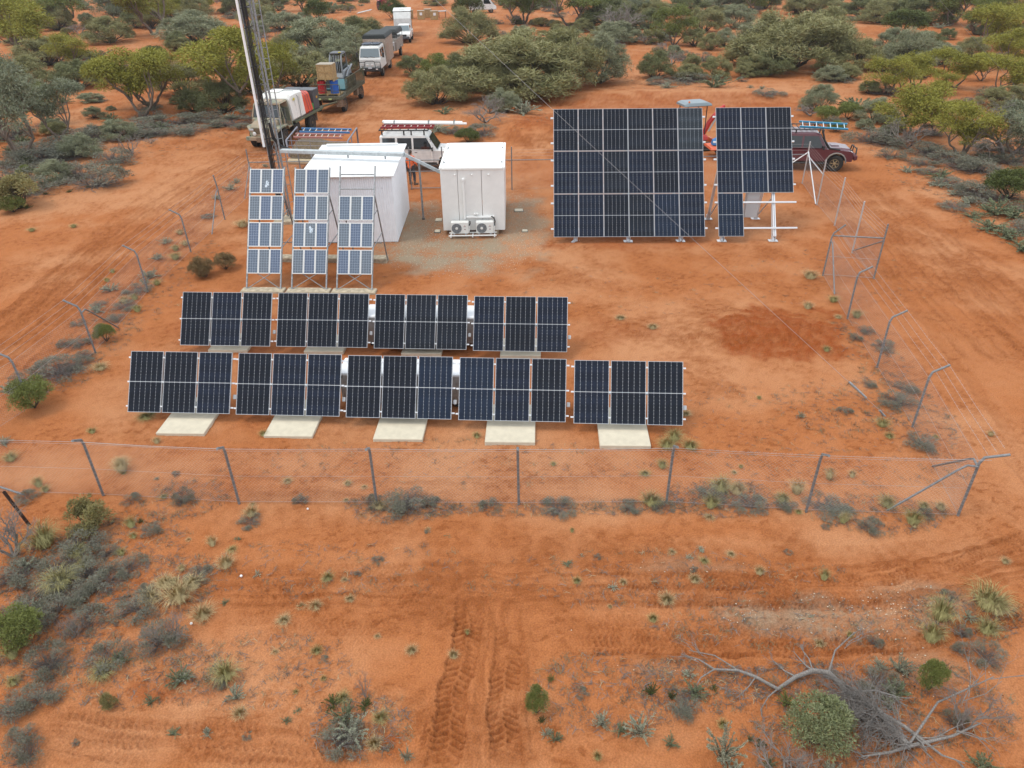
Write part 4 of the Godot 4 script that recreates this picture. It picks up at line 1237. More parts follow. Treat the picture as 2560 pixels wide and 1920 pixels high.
# ---------------------------------------------------------------- vehicles: x forward, z to the vehicle's right
func wheel(parent: Node, at: Vector3, r: float, w: float, rim_m: Material, turn := 0.0) -> void:
	var tyre := mat("tyre", 0.022, 0.020, 0.018, 0.9)
	var key := "tyre%.2f_%.2f" % [r, w]
	if not meshes.has(key):
		var k := MB.new()
		var h := w / 2.0
		k.lathe(Vector3.ZERO, Vector3(0, 0, 1), [[r * 0.58, -h * 0.86], [r * 0.8, -h], [r * 0.95, -h * 0.92], [r, -h * 0.66], [r, h * 0.66], [r * 0.95, h * 0.92], [r * 0.8, h], [r * 0.58, h * 0.86]], 24)
		for i in 24:
			var an := TAU * i / 24.0
			for s in [-1, 1]:
				k.box(Vector3(cos(an + s * 0.06) * r, sin(an + s * 0.06) * r, s * h * 0.42), Vector3(r * 0.05, r * 0.13, w * 0.42), 0.0, Basis(Vector3(0, 0, 1), an))
		meshes[key] = k.mesh()
		k = MB.new()
		for s in [-1, 1]:
			k.lathe(Vector3.ZERO, Vector3(0, 0, s), [[r * 0.58, h * 0.80], [r * 0.55, h * 0.93], [r * 0.50, h * 0.80], [r * 0.22, h * 0.72], [r * 0.16, h * 0.98], [r * 0.06, h * 1.0]], 18)
			for i in 6:
				var an := TAU * i / 6.0
				k.box(Vector3(cos(an) * r * 0.35, sin(an) * r * 0.35, s * h * 0.80), Vector3(r * 0.26, r * 0.13, 0.02), 0.004, Basis(Vector3(0, 0, 1), an))
		meshes[key + "rim"] = k.mesh()
	var o := part(parent, "wheel", meshes[key], tyre, Transform3D(Basis(Vector3.UP, turn), at))
	part(o, "rim", meshes[key + "rim"], rim_m)

func quadp(parent: Node, called: String, p: Array, m: Material, thick := 0.012) -> MeshInstance3D:
	# a flat pane with a little thickness, corners in order
	var k := MB.new()
	var nn: Vector3 = (p[1] - p[0]).cross(p[3] - p[0]).normalized() * thick
	var q := []
	for v in p: q.append(v + nn)
	k.loft([p, q])
	return part(parent, called, k, m)

# side profile with round wheel openings, extruded across the vehicle
func side_profile(x0: float, x1: float, y0: float, top: Array, arches: Array, cy: float, r: float) -> PackedVector2Array:
	var p := PackedVector2Array()
	p.append(Vector2(x0, y0))
	for a in arches:
		var dx := sqrt(r * r - (y0 - cy) * (y0 - cy))
		var s0 := atan2(y0 - cy, -dx)
		var s1 := atan2(y0 - cy, dx)
		if s0 < 0.0: s0 += TAU
		for i in 11: p.append(Vector2(a + cos(lerpf(s0, s1, i / 10.0)) * r, cy + sin(lerpf(s0, s1, i / 10.0)) * r))
	p.append(Vector2(x1, y0))
	for q in top: p.append(Vector2(q[0], q[1]))
	return p

func rack_frame(parent: Node, called: String, x0: float, x1: float, y: float, hw: float, r: float, m: Material, cross := 5) -> void:
	var k := MB.new()
	k.tube([Vector3(x0, y, -hw), Vector3(x1, y, -hw), Vector3(x1, y, hw), Vector3(x0, y, hw), Vector3(x0, y, -hw)], r, 6)
	for i in cross:
		var x := lerpf(x0, x1, (i + 0.5) / cross)
		k.tube([Vector3(x, y, -hw), Vector3(x, y, hw)], r * 0.8, 5)
	part(parent, called, k, m)

func ladder(called: String, label: String, at: Vector3, l: float, w: float, basis: Basis, rail: Material, rung: Material, n: int) -> void:
	var t := thing(called, label, "ladder", at)
	t.basis = basis
	for s in [-1, 1]: pbox(t, "side_rail", Vector3(0, 0, s * w / 2.0), Vector3(l, 0.11, 0.045), rail, 0.006)
	for i in n: ptube(t, "rung", [Vector3(-l / 2.0 + (i + 0.5) * l / n, 0.01, -w / 2.0), Vector3(-l / 2.0 + (i + 0.5) * l / n, 0.01, w / 2.0)], 0.024, rung, 6)

func troop_body(t: Node, paint: Material, dusty: Material, rim: Material, steer: float, dark_trim: Material) -> void:
	# long-bonnet four wheel drive; origin on the ground midway between the axles
	var k := MB.new()
	k.extrude(side_profile(-2.26, 2.2, 0.52, [[2.22, 0.7], [2.18, 0.98], [2.05, 1.06], [0.95, 1.15], [-2.2, 1.15], [-2.28, 1.05]], [-1.36, 1.38], 0.46, 0.49), -0.83, 0.83)
	part(t, "body", k, paint)
	k = MB.new()
	k.hull([[-2.26, 1.10, 1.88, 0.80, 0.70, 0.06], [-2.05, 1.12, 1.96, 0.82, 0.72, 0.08], [0.1, 1.12, 1.98, 0.82, 0.72, 0.08], [0.38, 1.12, 1.90, 0.81, 0.70, 0.07], [0.86, 1.10, 1.16, 0.78, 0.76, 0.02]])
	part(t, "cabin", k, paint)
	k = MB.new()
	k.hull([[0.92, 1.10, 1.19, 0.70, 0.66, 0.03], [1.5, 1.08, 1.20, 0.68, 0.62, 0.04], [2.06, 1.0, 1.13, 0.64, 0.56, 0.05]])
	var bn := part(t, "bonnet", k, paint)
	pbox(bn, "scoop", Vector3(1.35, 1.21, 0), Vector3(0.42, 0.05, 0.5), paint, 0.02)
	var g := glass()
	quadp(t, "windscreen", [Vector3(0.855, 1.2, -0.70), Vector3(0.855, 1.2, 0.70), Vector3(0.44, 1.83, 0.62), Vector3(0.44, 1.83, -0.62)], g, -0.02)
	for s in [-1, 1]:
		var z0: float = s * 0.823; var z1: float = s * 0.735
		for q in [[-0.42, 0.30, 0.62], [-1.30, -0.52, -0.52], [-2.12, -1.42, -1.42]]:
			var d := quadp(t, "side_window", [Vector3(q[0], 1.22, z0), Vector3(q[2], 1.22, z0), Vector3(q[1], 1.80, z1), Vector3(q[0], 1.80, z1)], g, 0.016 * -s)
		k = MB.new()
		for a in 9:
			var an := PI * a / 8.0
			if a == 0: continue
			var an0 := PI * (a - 1) / 8.0
			for cx in [-1.36, 1.38]:
				k.tube([Vector3(cx + cos(an0) * 0.52, 0.46 + sin(an0) * 0.50, s * 0.84), Vector3(cx + cos(an) * 0.52, 0.46 + sin(an) * 0.50, s * 0.84)], 0.045, 5)
		part(t, "wheel_arch_flare", k, dark_trim)
		pbox(t, "mirror", Vector3(0.62, 1.25, s * 0.97), Vector3(0.07, 0.2, 0.17), mat("black_plastic", 0.02, 0.02, 0.02, 0.6), 0.02)
		pbox(t, "headlight", Vector3(2.16, 0.92, s * 0.52), Vector3(0.12, 0.16, 0.22), mat("lens", 0.6, 0.6, 0.58, 0.15), 0.03)
		pbox(t, "door_handle", Vector3(-0.30, 1.06, s * 0.868), Vector3(0.14, 0.03, 0.02), mat("black_plastic", 0.02, 0.02, 0.02, 0.6), 0.006)
		ptube(t, "side_step", [Vector3(-0.85, 0.42, s * 0.88), Vector3(0.85, 0.42, s * 0.88)], 0.04, mat("black_plastic", 0.02, 0.02, 0.02, 0.6), 8)
		wheel(t, Vector3(1.38, 0.42, s * 0.76), 0.42, 0.27, rim, steer)
		wheel(t, Vector3(-1.36, 0.42, s * 0.76), 0.42, 0.27, rim)
	pbox(t, "bumper", Vector3(2.36, 0.72, 0), Vector3(0.22, 0.28, 1.62), dusty, 0.05)
	pbox(t, "grille", Vector3(2.2, 0.92, 0), Vector3(0.06, 0.2, 0.72), mat("black_plastic", 0.02, 0.02, 0.02, 0.6), 0.01)
	ptube(t, "bull_bar", [Vector3(2.4, 0.8, -0.6), Vector3(2.42, 1.12, -0.5), Vector3(2.42, 1.14, 0.5), Vector3(2.4, 0.8, 0.6)], 0.035, mat("black_plastic", 0.02, 0.02, 0.02, 0.6), 8)
	pbox(t, "chassis", Vector3(-0.1, 0.42, 0), Vector3(4.0, 0.2, 0.9), mat("under", 0.03, 0.025, 0.02, 0.9))

func build_vehicles() -> void:
	var steel_rim := mat("tan_rim", 0.30, 0.23, 0.13, 0.6, 0.2)
	var black := mat("black_plastic", 0.02, 0.02, 0.02, 0.6)
	var g := glass()
	# ---- maroon four wheel drive
	var maroon := mat("maroon", 0.075, 0.004, 0.014, 0.22, 0.0)
	maroon.clearcoat_enabled = true
	var t := thing("four_wheel_drive", "maroon four wheel drive with a black roof rack, behind the seven panel table", "vehicle", on(Vector3(16.35, 0, -40.35)), deg_to_rad(-9.0))
	troop_body(t, maroon, mat("maroon_dusty", 0.09, 0.02, 0.025, 0.5), steel_rim, deg_to_rad(-22.0), mat("arch_grey", 0.22, 0.20, 0.18, 0.6))
	rack_frame(t, "roof_rack", -2.2, 0.5, 2.12, 0.68, 0.028, black, 10)
	for x in [-2.0, -0.9, 0.3]:
		for s in [-1, 1]: pbox(t, "rack_leg", Vector3(x, 2.04, s * 0.70), Vector3(0.06, 0.18, 0.04), black)
	ptube(t, "snorkel", [Vector3(1.5, 1.12, 0.78), Vector3(0.95, 1.2, 0.80), Vector3(0.62, 1.6, 0.77), Vector3(0.45, 2.05, 0.74)], 0.055, black, 8)
	pbox(t, "snorkel_head", Vector3(0.46, 2.06, 0.74), Vector3(0.12, 0.18, 0.1), black, 0.02)
	for s in [-1, 1]: ptube(t, "bar_upright", [Vector3(2.46, 0.75, s * 0.35), Vector3(2.46, 1.16, s * 0.32)], 0.03, black, 8)
	ladder("ladder", "light blue ladder on the roof rack of the maroon vehicle", t.transform * Vector3(0.55, 2.24, 0.15), 2.5, 0.42, t.basis * Basis(Vector3(0, 0, 1), deg_to_rad(-2.0)) * Basis(Vector3.RIGHT, 0.45), mat("ladder_blue", 0.05, 0.30, 0.48, 0.45), mat("ladder_pale", 0.55, 0.66, 0.72, 0.4), 7)
	single("storage_case", _case(Vector3(0.7, 0.28, 0.6)), black, "black storage case on the roof rack of the maroon vehicle", "case", t.transform * Vector3(-1.55, 2.28, 0), t.rotation.y)
	# ---- white troop carrier
	var white := worn("truck_white", 0.72, 0.71, 0.68, 0.4, 0.0, 3.0, 0.9, 51)
	t = thing("four_wheel_drive", "white four wheel drive with ladders on a black rack, behind the hut", "vehicle", on(Vector3(-4.72, 0, -41.3)), deg_to_rad(-3.0))
	troop_body(t, white, white, steel_rim, 0.0, mat("arch_white", 0.6, 0.56, 0.5, 0.6))
	rack_frame(t, "roof_rack", -2.25, 0.42, 2.20, 0.72, 0.035, black, 6)
	for x in [-2.1, -0.9, -0.5, 0.2]:
		for s in [-1, 1]: pbox(t, "rack_leg", Vector3(x, 2.08, s * 0.73), Vector3(0.07, 0.26, 0.04), black)
	var door := part(t, "open_door", _door_mesh(), white, Transform3D(Basis(Vector3.UP, deg_to_rad(-52.0)), Vector3(0.62, 0.0, 0.88)))
	pbox(door, "door_pane", Vector3(-0.52, 1.52, 0.0), Vector3(0.72, 0.44, 0.012), g)
	ladder("ladder", "dark red ladder lying on the rack of the white vehicle", t.transform * Vector3(-0.75, 2.30, 0.25), 2.9, 0.5, t.basis, mat("ladder_red", 0.24, 0.025, 0.03, 0.5), mat("rung_pale", 0.60, 0.55, 0.46, 0.5), 8)
	var pipe := thing("pipe_bundle", "white plastic pipes strapped on the rack of the white vehicle", "pipes", t.transform * Vector3(0.25, 2.42, -0.25), t.rotation.y)
	for i in 3: ptube(pipe, "pipe", [Vector3(-2.5 + i * 0.06, 0.06 * (i % 2), -0.12 + i * 0.12), Vector3(1.7 + i * 0.25, -0.06 + 0.05 * (i % 2), -0.12 + i * 0.12)], 0.062, mat("pvc_white", 0.75, 0.75, 0.73, 0.4), 10)
	for x in [-1.8, 0.1, 1.5]: pbox(pipe, "strap", Vector3(x, 0.02, 0), Vector3(0.05, 0.18, 0.4), mat("strap_grey", 0.2, 0.22, 0.22, 0.8), 0.02)
	# ---- army truck
	var camo := _camo()
	var f := Vector3(-0.162, 0, 0.987)
	t = thing("army_truck", "camouflage flatbed truck with open doors beside the mast", "truck", on(Vector3(-14.99, 0, -47.0)), deg_to_rad(-99.3))
	for s in [-1, 1]:
		wheel(t, Vector3(0, 0.57, s * 0.93), 0.57, 0.36, worn("mud_rim", 0.20, 0.13, 0.07, 0.8, 0.0, 0.5, 0.6, 55), deg_to_rad(6.0))
		wheel(t, Vector3(-4.35, 0.57, s * 0.93), 0.57, 0.36, worn("mud_rim", 0.20, 0.13, 0.07, 0.8, 0.0, 0.5, 0.6, 55))
	pbox(t, "chassis", Vector3(-2.6, 0.85, 0), Vector3(7.2, 0.22, 0.8), mat("under", 0.03, 0.025, 0.02, 0.9), 0.03)
	var k := MB.new()
	k.hull([[1.05, 0.85, 1.36, 0.72, 0.64, 0.08], [0.85, 0.8, 1.5, 0.80, 0.70, 0.10], [0.05, 0.8, 1.66, 0.86, 0.78, 0.10]])
	part(t, "bonnet", k, camo)
	k = MB.new()
	k.hull([[0.06, 0.95, 1.66, 0.95, 0.92, 0.06], [-0.05, 0.95, 1.72, 0.98, 0.94, 0.06], [-0.12, 0.95, 1.74, 0.98, 0.94, 0.06]])
	part(t, "dashboard", k, camo)
	k = MB.new()
	k.hull([[-0.36, 2.42, 2.52, 0.86, 0.84, 0.04], [-0.46, 2.44, 2.57, 0.86, 0.82, 0.05], [-1.5, 2.44, 2.57, 0.86, 0.82, 0.05], [-1.56, 2.42, 2.5, 0.85, 0.82, 0.03]])
	part(t, "cab_roof", k, camo)
	k = MB.new()
	k.hull([[-1.4, 0.95, 2.45, 1.0, 0.85, 0.04], [-1.55, 0.95, 2.45, 1.0, 0.85, 0.04]])
	part(t, "rear_wall", k, camo)
	pbox(t, "cab_floor", Vector3(-0.75, 1.0, 0), Vector3(1.35, 0.1, 1.96), camo, 0.02)
	for s2 in [-1, 1]:
		pbox(t, "seat", Vector3(-0.95, 1.3, s2 * 0.45), Vector3(0.55, 0.28, 0.6), mat("seat_vinyl", 0.10, 0.105, 0.09, 0.7), 0.05)
		pbox(t, "seat_back", Vector3(-1.25, 1.7, s2 * 0.45), Vector3(0.14, 0.7, 0.58), mat("seat_vinyl", 0.10, 0.105, 0.09, 0.7), 0.04)
		ptube(t, "pillar", [Vector3(-0.06, 1.72, s2 * 0.92), Vector3(-0.40, 2.48, s2 * 0.82)], 0.045, camo, 6)
	quadp(t, "windscreen", [Vector3(-0.06, 1.74, -0.82), Vector3(-0.06, 1.74, 0.82), Vector3(-0.34, 2.38, 0.76), Vector3(-0.34, 2.38, -0.76)], g, -0.03)
	for s in [-1, 1]:
		var dm := MB.new()
		dm.extrude(PackedVector2Array([Vector2(0, 0.95), Vector2(-0.9, 0.95), Vector2(-0.9, 1.7), Vector2(0, 1.7)]), -0.03, 0.03)
		dm.tube([Vector3(-0.02, 1.7, 0), Vector3(-0.16, 2.3, 0), Vector3(-0.86, 2.3, 0), Vector3(-0.88, 1.7, 0)], 0.03, 6)
		part(t, "open_door", dm, camo, Transform3D(Basis(Vector3.UP, deg_to_rad(-70.0 * s)), Vector3(-0.35, 0, s * 1.02)))
		k = MB.new()
		k.hull([[0.62, 0.95, 1.1, 0.02, 0.02, 0.01], [0.4, 1.14, 1.26, 0.22, 0.22, 0.02], [-0.4, 1.14, 1.26, 0.22, 0.22, 0.02], [-0.66, 0.9, 1.08, 0.2, 0.2, 0.02]])
		part(t, "mudguard", k, camo, Transform3D(Basis(), Vector3(0, 0.06, s * 0.95)))
		k = MB.new()
		k.lathe(Vector3(1.14, 1.02, s * 0.34), Vector3.RIGHT, [[0.10, 0.0], [0.12, 0.05], [0.10, 0.07], [0.02, 0.085]], 14)
		part(t, "spot_lamp", k, mat("lens", 0.6, 0.6, 0.58, 0.15))
		pbox(t, "rear_mudflap", Vector3(-5.1, 0.85, s * 0.95), Vector3(0.03, 0.6, 0.42), worn("mud", 0.30, 0.20, 0.13, 0.9, 0.0, 0.7, 0.6, 56))
	pbox(t, "grille", Vector3(1.03, 1.15, 0), Vector3(0.06, 0.34, 0.9), mat("grille_brown", 0.12, 0.08, 0.045, 0.7), 0.01)
	pbox(t, "number_plate", Vector3(1.07, 1.24, 0.56), Vector3(0.03, 0.1, 0.26), mat("plate_pale", 0.5, 0.52, 0.56, 0.5), 0.004)
	pbox(t, "bumper", Vector3(1.12, 0.72, 0), Vector3(0.2, 0.24, 1.9), camo, 0.03)
	pbox(t, "bumper_block", Vector3(1.24, 0.68, -0.2), Vector3(0.1, 0.3, 0.9), worn("mud", 0.30, 0.20, 0.13, 0.9, 0.0, 0.7, 0.6, 56), 0.02)
	k = MB.new()
	k.lathe(Vector3(-0.5, 2.56, 0.6), Vector3.UP, [[0.07, 0.0], [0.08, 0.08], [0.05, 0.13]], 10)
	part(t, "beacon", k, mat("beacon", 0.62, 0.50, 0.40, 0.3))
	pbox(t, "fuel_tank", Vector3(-2.0, 0.82, -0.85), Vector3(0.9, 0.42, 0.42), black, 0.06)
	var wood := worn("tray_wood", 0.16, 0.14, 0.09, 0.9, 0.0, 1.0, 0.6, 57)
	for i in 6: pbox(t, "tray_plank", Vector3(-3.95, 1.18, -0.95 + i * 0.38), Vector3(4.7, 0.08, 0.372), wood, 0.006)
	pbox(t, "tray_edge", Vector3(-3.95, 1.16, -1.16), Vector3(4.72, 0.12, 0.04), mat("tray_green", 0.10, 0.11, 0.06, 0.8))
	pbox(t, "tray_edge", Vector3(-3.95, 1.16, 1.16), Vector3(4.72, 0.12, 0.04), mat("tray_green", 0.10, 0.11, 0.06, 0.8))
	var X := t.transform
	var ty := t.rotation.y
	var cargo := thing("water_tank", "white moulded tank pod strapped on the camouflage truck", "tank", X * Vector3(-2.55, 1.225, 0), ty)
	k = MB.new()
	k.hull([[-0.95, 0.0, 1.55, 1.08, 0.98, 0.1], [0.0, 0.0, 1.62, 1.1, 1.0, 0.12], [0.8, 0.0, 1.58, 1.1, 0.98, 0.12], [0.92, 0.0, 1.35, 1.06, 0.92, 0.1]])
	part(cargo, "shell", k, mat("tank_white", 0.74, 0.73, 0.69, 0.45))
	pbox(cargo, "hatch", Vector3(0.1, 1.66, 0.3), Vector3(0.9, 0.1, 0.8), mat("tank_white", 0.74, 0.73, 0.69, 0.45), 0.03)
	for x in [-0.4, 0.35]: pbox(cargo, "rib", Vector3(x, 0.75, -1.07), Vector3(0.06, 1.3, 0.06), mat("tank_white", 0.74, 0.73, 0.69, 0.45), 0.02)
	ptube(cargo, "strap", [Vector3(-0.1, 0.0, -1.14), Vector3(-0.1, 1.3, -1.08), Vector3(-0.1, 1.64, -0.8), Vector3(-0.1, 1.66, 0.8), Vector3(-0.1, 0.0, 1.14)], 0.02, mat("strap_grey", 0.2, 0.22, 0.22, 0.8), 5)
	pbox(cargo, "label_plate", Vector3(0.5, 1.25, -1.07), Vector3(0.22, 0.14, 0.01), mat("label_yellow", 0.55, 0.48, 0.05, 0.6))
	cargo = thing("diesel_tank", "orange red plastic tank strapped on the camouflage truck", "tank", X * Vector3(-4.15, 1.225, 0), ty)
	k = MB.new()
	k.hull([[-0.72, 0.0, 1.12, 1.05, 0.9, 0.12], [-0.55, 0.0, 1.3, 1.1, 0.95, 0.14], [0.4, 0.0, 1.3, 1.1, 0.95, 0.14], [0.58, 0.0, 1.12, 1.05, 0.9, 0.12]])
	part(cargo, "shell", k, mat("tank_orange", 0.60, 0.075, 0.03, 0.45))
	for x in [-0.15, 0.2]: ptube(cargo, "strap", [Vector3(x - 0.15, 0.0, -1.12), Vector3(x, 1.15, -1.0), Vector3(x, 1.33, -0.8), Vector3(x, 1.33, 0.8), Vector3(x - 0.1, 0.0, 1.12)], 0.012, mat("strap_blue", 0.12, 0.12, 0.18, 0.8), 5)
	var reel := MB.new()
	reel.lathe(Vector3.ZERO, Vector3(0, 0, 1), [[0.24, -0.1], [0.24, -0.08], [0.12, -0.07], [0.12, 0.07], [0.24, 0.08], [0.24, 0.1]], 14)
	single("hose_reel", reel, mat("reel_green", 0.03, 0.22, 0.05, 0.5), "small green hose reel behind the orange tank on the truck", "reel", X * Vector3(-5.0, 1.47, -0.9), ty)
	for i in 2:
		var gc := thing("storage_case", ["charcoal lidded case on the truck, next to the hose reel", "charcoal lidded case on the truck's far edge"][i], "case", X * Vector3(-5.6, 1.225, [-0.52, 0.58][i]), ty, "charcoal cases on the truck")
		pbox(gc, "box", Vector3(0, 0.6, 0), Vector3(0.95, 1.2, 1.04), mat("charcoal", 0.055, 0.058, 0.065, 0.6), 0.04)
		pbox(gc, "lid", Vector3(0, 1.24, 0), Vector3(1.0, 0.1, 1.08), mat("charcoal_lid", 0.10, 0.105, 0.115, 0.6), 0.03)
		pbox(gc, "label_plate", Vector3(-0.1, 0.75, -0.53), Vector3(0.22, 0.14, 0.012), mat("label_orange", 0.5, 0.25, 0.02, 0.6))
	# ---- trailer behind it
	var tf := Vector3(-12.28, 0, -57.56)
	t = thing("flatbed_trailer", "olive flatbed trailer with barred sides behind the camouflage truck", "trailer", on(Vector3(-13.28, 0, -57.6)), deg_to_rad(-94.0))
	var rustrim := mat("rust_rim", 0.22, 0.11, 0.05, 0.85)
	for x in [0.0, -5.2]:
		for s in [-1, 1]:
			wheel(t, Vector3(x, 0.5, s * 0.98), 0.5, 0.3, rustrim)
			pbox(t, "mudflap", Vector3(x + 0.62 if x == 0.0 else x + 0.66, 0.68, s * 1.0), Vector3(0.03, 0.5, 0.4), worn("mud", 0.30, 0.20, 0.13, 0.9, 0.0, 0.7, 0.6, 56))
	var olive := worn("olive", 0.15, 0.135, 0.075, 0.85, 0.0, 0.9, 0.6, 58)
	pbox(t, "bed_frame", Vector3(-2.6, 1.05, 0), Vector3(7.4, 0.18, 2.3), olive, 0.03)
	for i in 6: pbox(t, "deck_plank", Vector3(-2.6, 1.17, -0.97 + i * 0.388), Vector3(7.3, 0.05, 0.38), wood, 0.006)
	pbox(t, "chassis", Vector3(-2.6, 0.82, 0), Vector3(6.6, 0.2, 0.9), mat("under", 0.03, 0.025, 0.02, 0.9))
	k = MB.new()
	for s in [-1, 1]: k.tube([Vector3(1.0, 0.85, s * 0.8), Vector3(3.3, 0.9, s * 0.06)], 0.08, 6)
	part(t, "drawbar", k, olive)
	pbox(t, "tool_box", Vector3(0.8, 0.75, -0.9), Vector3(0.5, 0.55, 0.4), worn("mud", 0.30, 0.20, 0.13, 0.9, 0.0, 0.7, 0.6, 56), 0.02)
	pbox(t, "tool_box", Vector3(-3.9, 0.72, -0.95), Vector3(0.5, 0.5, 0.35), worn("mud", 0.30, 0.20, 0.13, 0.9, 0.0, 0.7, 0.6, 56), 0.02)
	for s in [-1, 1]:
		var x := -0.35
		k = MB.new()
		k.tube([Vector3(-0.4, 2.2, s * 1.16), Vector3(-6.2, 2.2, s * 1.16)], 0.03, 6)
		k.tube([Vector3(-0.4, 1.25, s * 1.16), Vector3(-6.2, 1.25, s * 1.16)], 0.03, 6)
		part(t, "side_rail", k, olive)
		while x > -6.25:
			ptube(t, "side_bar", [Vector3(x, 1.16, s * 1.16), Vector3(x, 2.2, s * 1.16)], 0.032, olive, 5)
			x -= 0.29
	k = MB.new()
	k.tube([Vector3(1.05, 1.16, -1.12), Vector3(1.05, 1.95, -1.1), Vector3(1.05, 2.05, -1.0), Vector3(1.05, 2.05, 1.0), Vector3(1.05, 1.95, 1.1), Vector3(1.05, 1.16, 1.12)], 0.03, 6)
	k.tube([Vector3(1.05, 1.6, -1.1), Vector3(1.05, 1.6, 1.1)], 0.022, 6)
	for z in [-0.55, 0.0, 0.55]: k.tube([Vector3(1.05, 1.16, z), Vector3(1.05, 2.05, z)], 0.02, 5)
	part(t, "head_rail", k, olive)
	X = t.transform
	ty = t.rotation.y
	for i in 2: pbox(t, "marker_plate", Vector3(1.11, 1.05, -0.3 + i * 0.8), Vector3(0.02, 0.1, 0.22), mat("plate_lime", 0.45, 0.5, 0.2, 0.6))
	var pine := worn("pine", 0.46, 0.30, 0.13, 0.8, 0.0, 0.9, 0.75, 59)
	for i in 2:
		var pl := thing("pallet", ["timber pallet under the red and blue drums on the trailer", "timber pallet under the plywood crate on the trailer"][i], "pallet", X * Vector3(0.1, [1.2, 2.2][i], 0.0), ty)
		for j in 6: pbox(pl, "slat", Vector3(-0.5 + j * 0.2, 0.115, 0), Vector3(0.13, 0.022, [1.9, 1.35][i]), pine)
		for z in [-0.6, 0.0, 0.6]: pbox(pl, "bearer", Vector3(0, 0.055, z * [1.4, 1.0][i]), Vector3(1.15, 0.095, 0.1), pine)
	for i in 2:
		var dr := thing("steel_drum", ["red steel drum under the plywood crate on the trailer", "blue steel drum under the plywood crate on the trailer"][i], "drum", X * Vector3(0.25, 1.33, [0.45, -0.48][i]), ty)
		k = MB.new()
		k.lathe(Vector3.ZERO, Vector3.UP, [[0.29, 0.0], [0.3, 0.02], [0.3, 0.27], [0.315, 0.29], [0.3, 0.31], [0.3, 0.56], [0.315, 0.58], [0.3, 0.6], [0.3, 0.85], [0.29, 0.87]], 20)
		part(dr, "barrel", k, [mat("drum_red", 0.38, 0.01, 0.015, 0.4), mat("drum_blue", 0.01, 0.09, 0.38, 0.4)][i])
		k = MB.new()
		k.lathe(Vector3.ZERO, Vector3.UP, [[0.31, 0.855], [0.31, 0.885], [0.27, 0.885], [0.26, 0.86]], 20)
		part(dr, "rim", k, [mat("drum_red", 0.38, 0.01, 0.015, 0.4), mat("drum_blue", 0.01, 0.09, 0.38, 0.4)][i])
	_crate("wooden_crate", "plywood crate with batten cross on a pallet on the trailer", X * Vector3(0.1, 2.33, 0.0), Vector3(1.1, 1.0, 1.15), ty, "")
	# loader standing on the trailer
	var ld := thing("compact_loader", "grey cabbed compact loader riding on the olive trailer", "loader", X * Vector3(-3.3, 1.2, 0.05), ty)
	ld.scale = Vector3.ONE * 1.15
	var lg := mat("loader_grey", 0.20, 0.21, 0.22, 0.5)
	for x in [-0.7, 0.6]:
		for s in [-1, 1]: wheel(ld, Vector3(x, 0.38, s * 0.7), 0.38, 0.28, lg)
	k = MB.new()
	k.hull([[-1.4, 0.35, 1.05, 0.5, 0.45, 0.08], [-1.2, 0.3, 1.2, 0.56, 0.5, 0.08], [0.5, 0.3, 1.1, 0.56, 0.5, 0.08], [0.8, 0.3, 0.7, 0.5, 0.45, 0.06]])
	part(ld, "body", k, lg)
	k = MB.new()
	for z in [-0.42, 0.42]:
		k.tube([Vector3(0.66, 0.6, z), Vector3(0.6, 1.6, z * 0.97), Vector3(0.35, 2.05, z * 0.9), Vector3(-0.6, 2.08, z * 0.9), Vector3(-0.75, 1.0, z)], 0.045, 6)
	part(ld, "cab_frame", k, lg)
	k = MB.new()
	for i in 7: k.tube([Vector3(0.64, 0.85, -0.36 + i * 0.12), Vector3(0.6, 1.6, -0.35 + i * 0.117), Vector3(0.38, 2.0, -0.33 + i * 0.11)], 0.012, 4)
	part(ld, "guard_bars", k, mat("bar_pale", 0.42, 0.44, 0.45, 0.4, 0.3))
	quadp(ld, "windscreen", [Vector3(0.62, 0.8, -0.38), Vector3(0.62, 0.8, 0.38), Vector3(0.55, 1.65, 0.37), Vector3(0.55, 1.65, -0.37)], glass())
	for s in [-1, 1]: quadp(ld, "side_glass", [Vector3(0.55, 0.95, s * 0.42), Vector3(0.5, 1.6, s * 0.41), Vector3(-0.5, 1.9, s * 0.4), Vector3(-0.6, 1.0, s * 0.42)], glass())
	pbox(ld, "roof", Vector3(-0.12, 2.12, 0), Vector3(1.05, 0.08, 0.84), mat("roof_dark", 0.06, 0.06, 0.065, 0.5), 0.03)
	pbox(ld, "beacon_strip", Vector3(0.38, 2.19, -0.3), Vector3(0.1, 0.06, 0.16), mat("label_yellow", 0.55, 0.48, 0.05, 0.6), 0.01)
	for s in [-1, 1]: ptube(ld, "lift_arm", [Vector3(-1.1, 1.25, s * 0.62), Vector3(0.2, 1.0, s * 0.66), Vector3(1.0, 0.45, s * 0.62)], 0.07, lg, 6)
	k = MB.new()
	k.hull([[1.05, 0.1, 0.65, 0.8, 0.8, 0.02], [1.35, 0.08, 0.4, 0.8, 0.8, 0.02], [1.6, 0.06, 0.12, 0.8, 0.8, 0.01]])
	part(ld, "bucket", k, mat("teal", 0.03, 0.14, 0.17, 0.5))
	var cyl := MB.new()
	cyl.lathe(Vector3.ZERO, Vector3.UP, [[0.2, 0.0], [0.22, 0.05], [0.22, 0.62], [0.12, 0.74], [0.06, 0.76], [0.06, 0.84]], 16)
	single("gas_bottle", cyl, mat("bottle_blue", 0.22, 0.45, 0.60, 0.4), "pale blue gas bottle beside the loader cab on the trailer", "gas bottle", X * Vector3(-1.85, 2.02, 0.72), ty)
	pbox(t, "bottle_shelf", Vector3(-1.85, 1.6, 0.75), Vector3(0.7, 0.82, 0.7), mat("charcoal", 0.055, 0.058, 0.065, 0.6), 0.03)
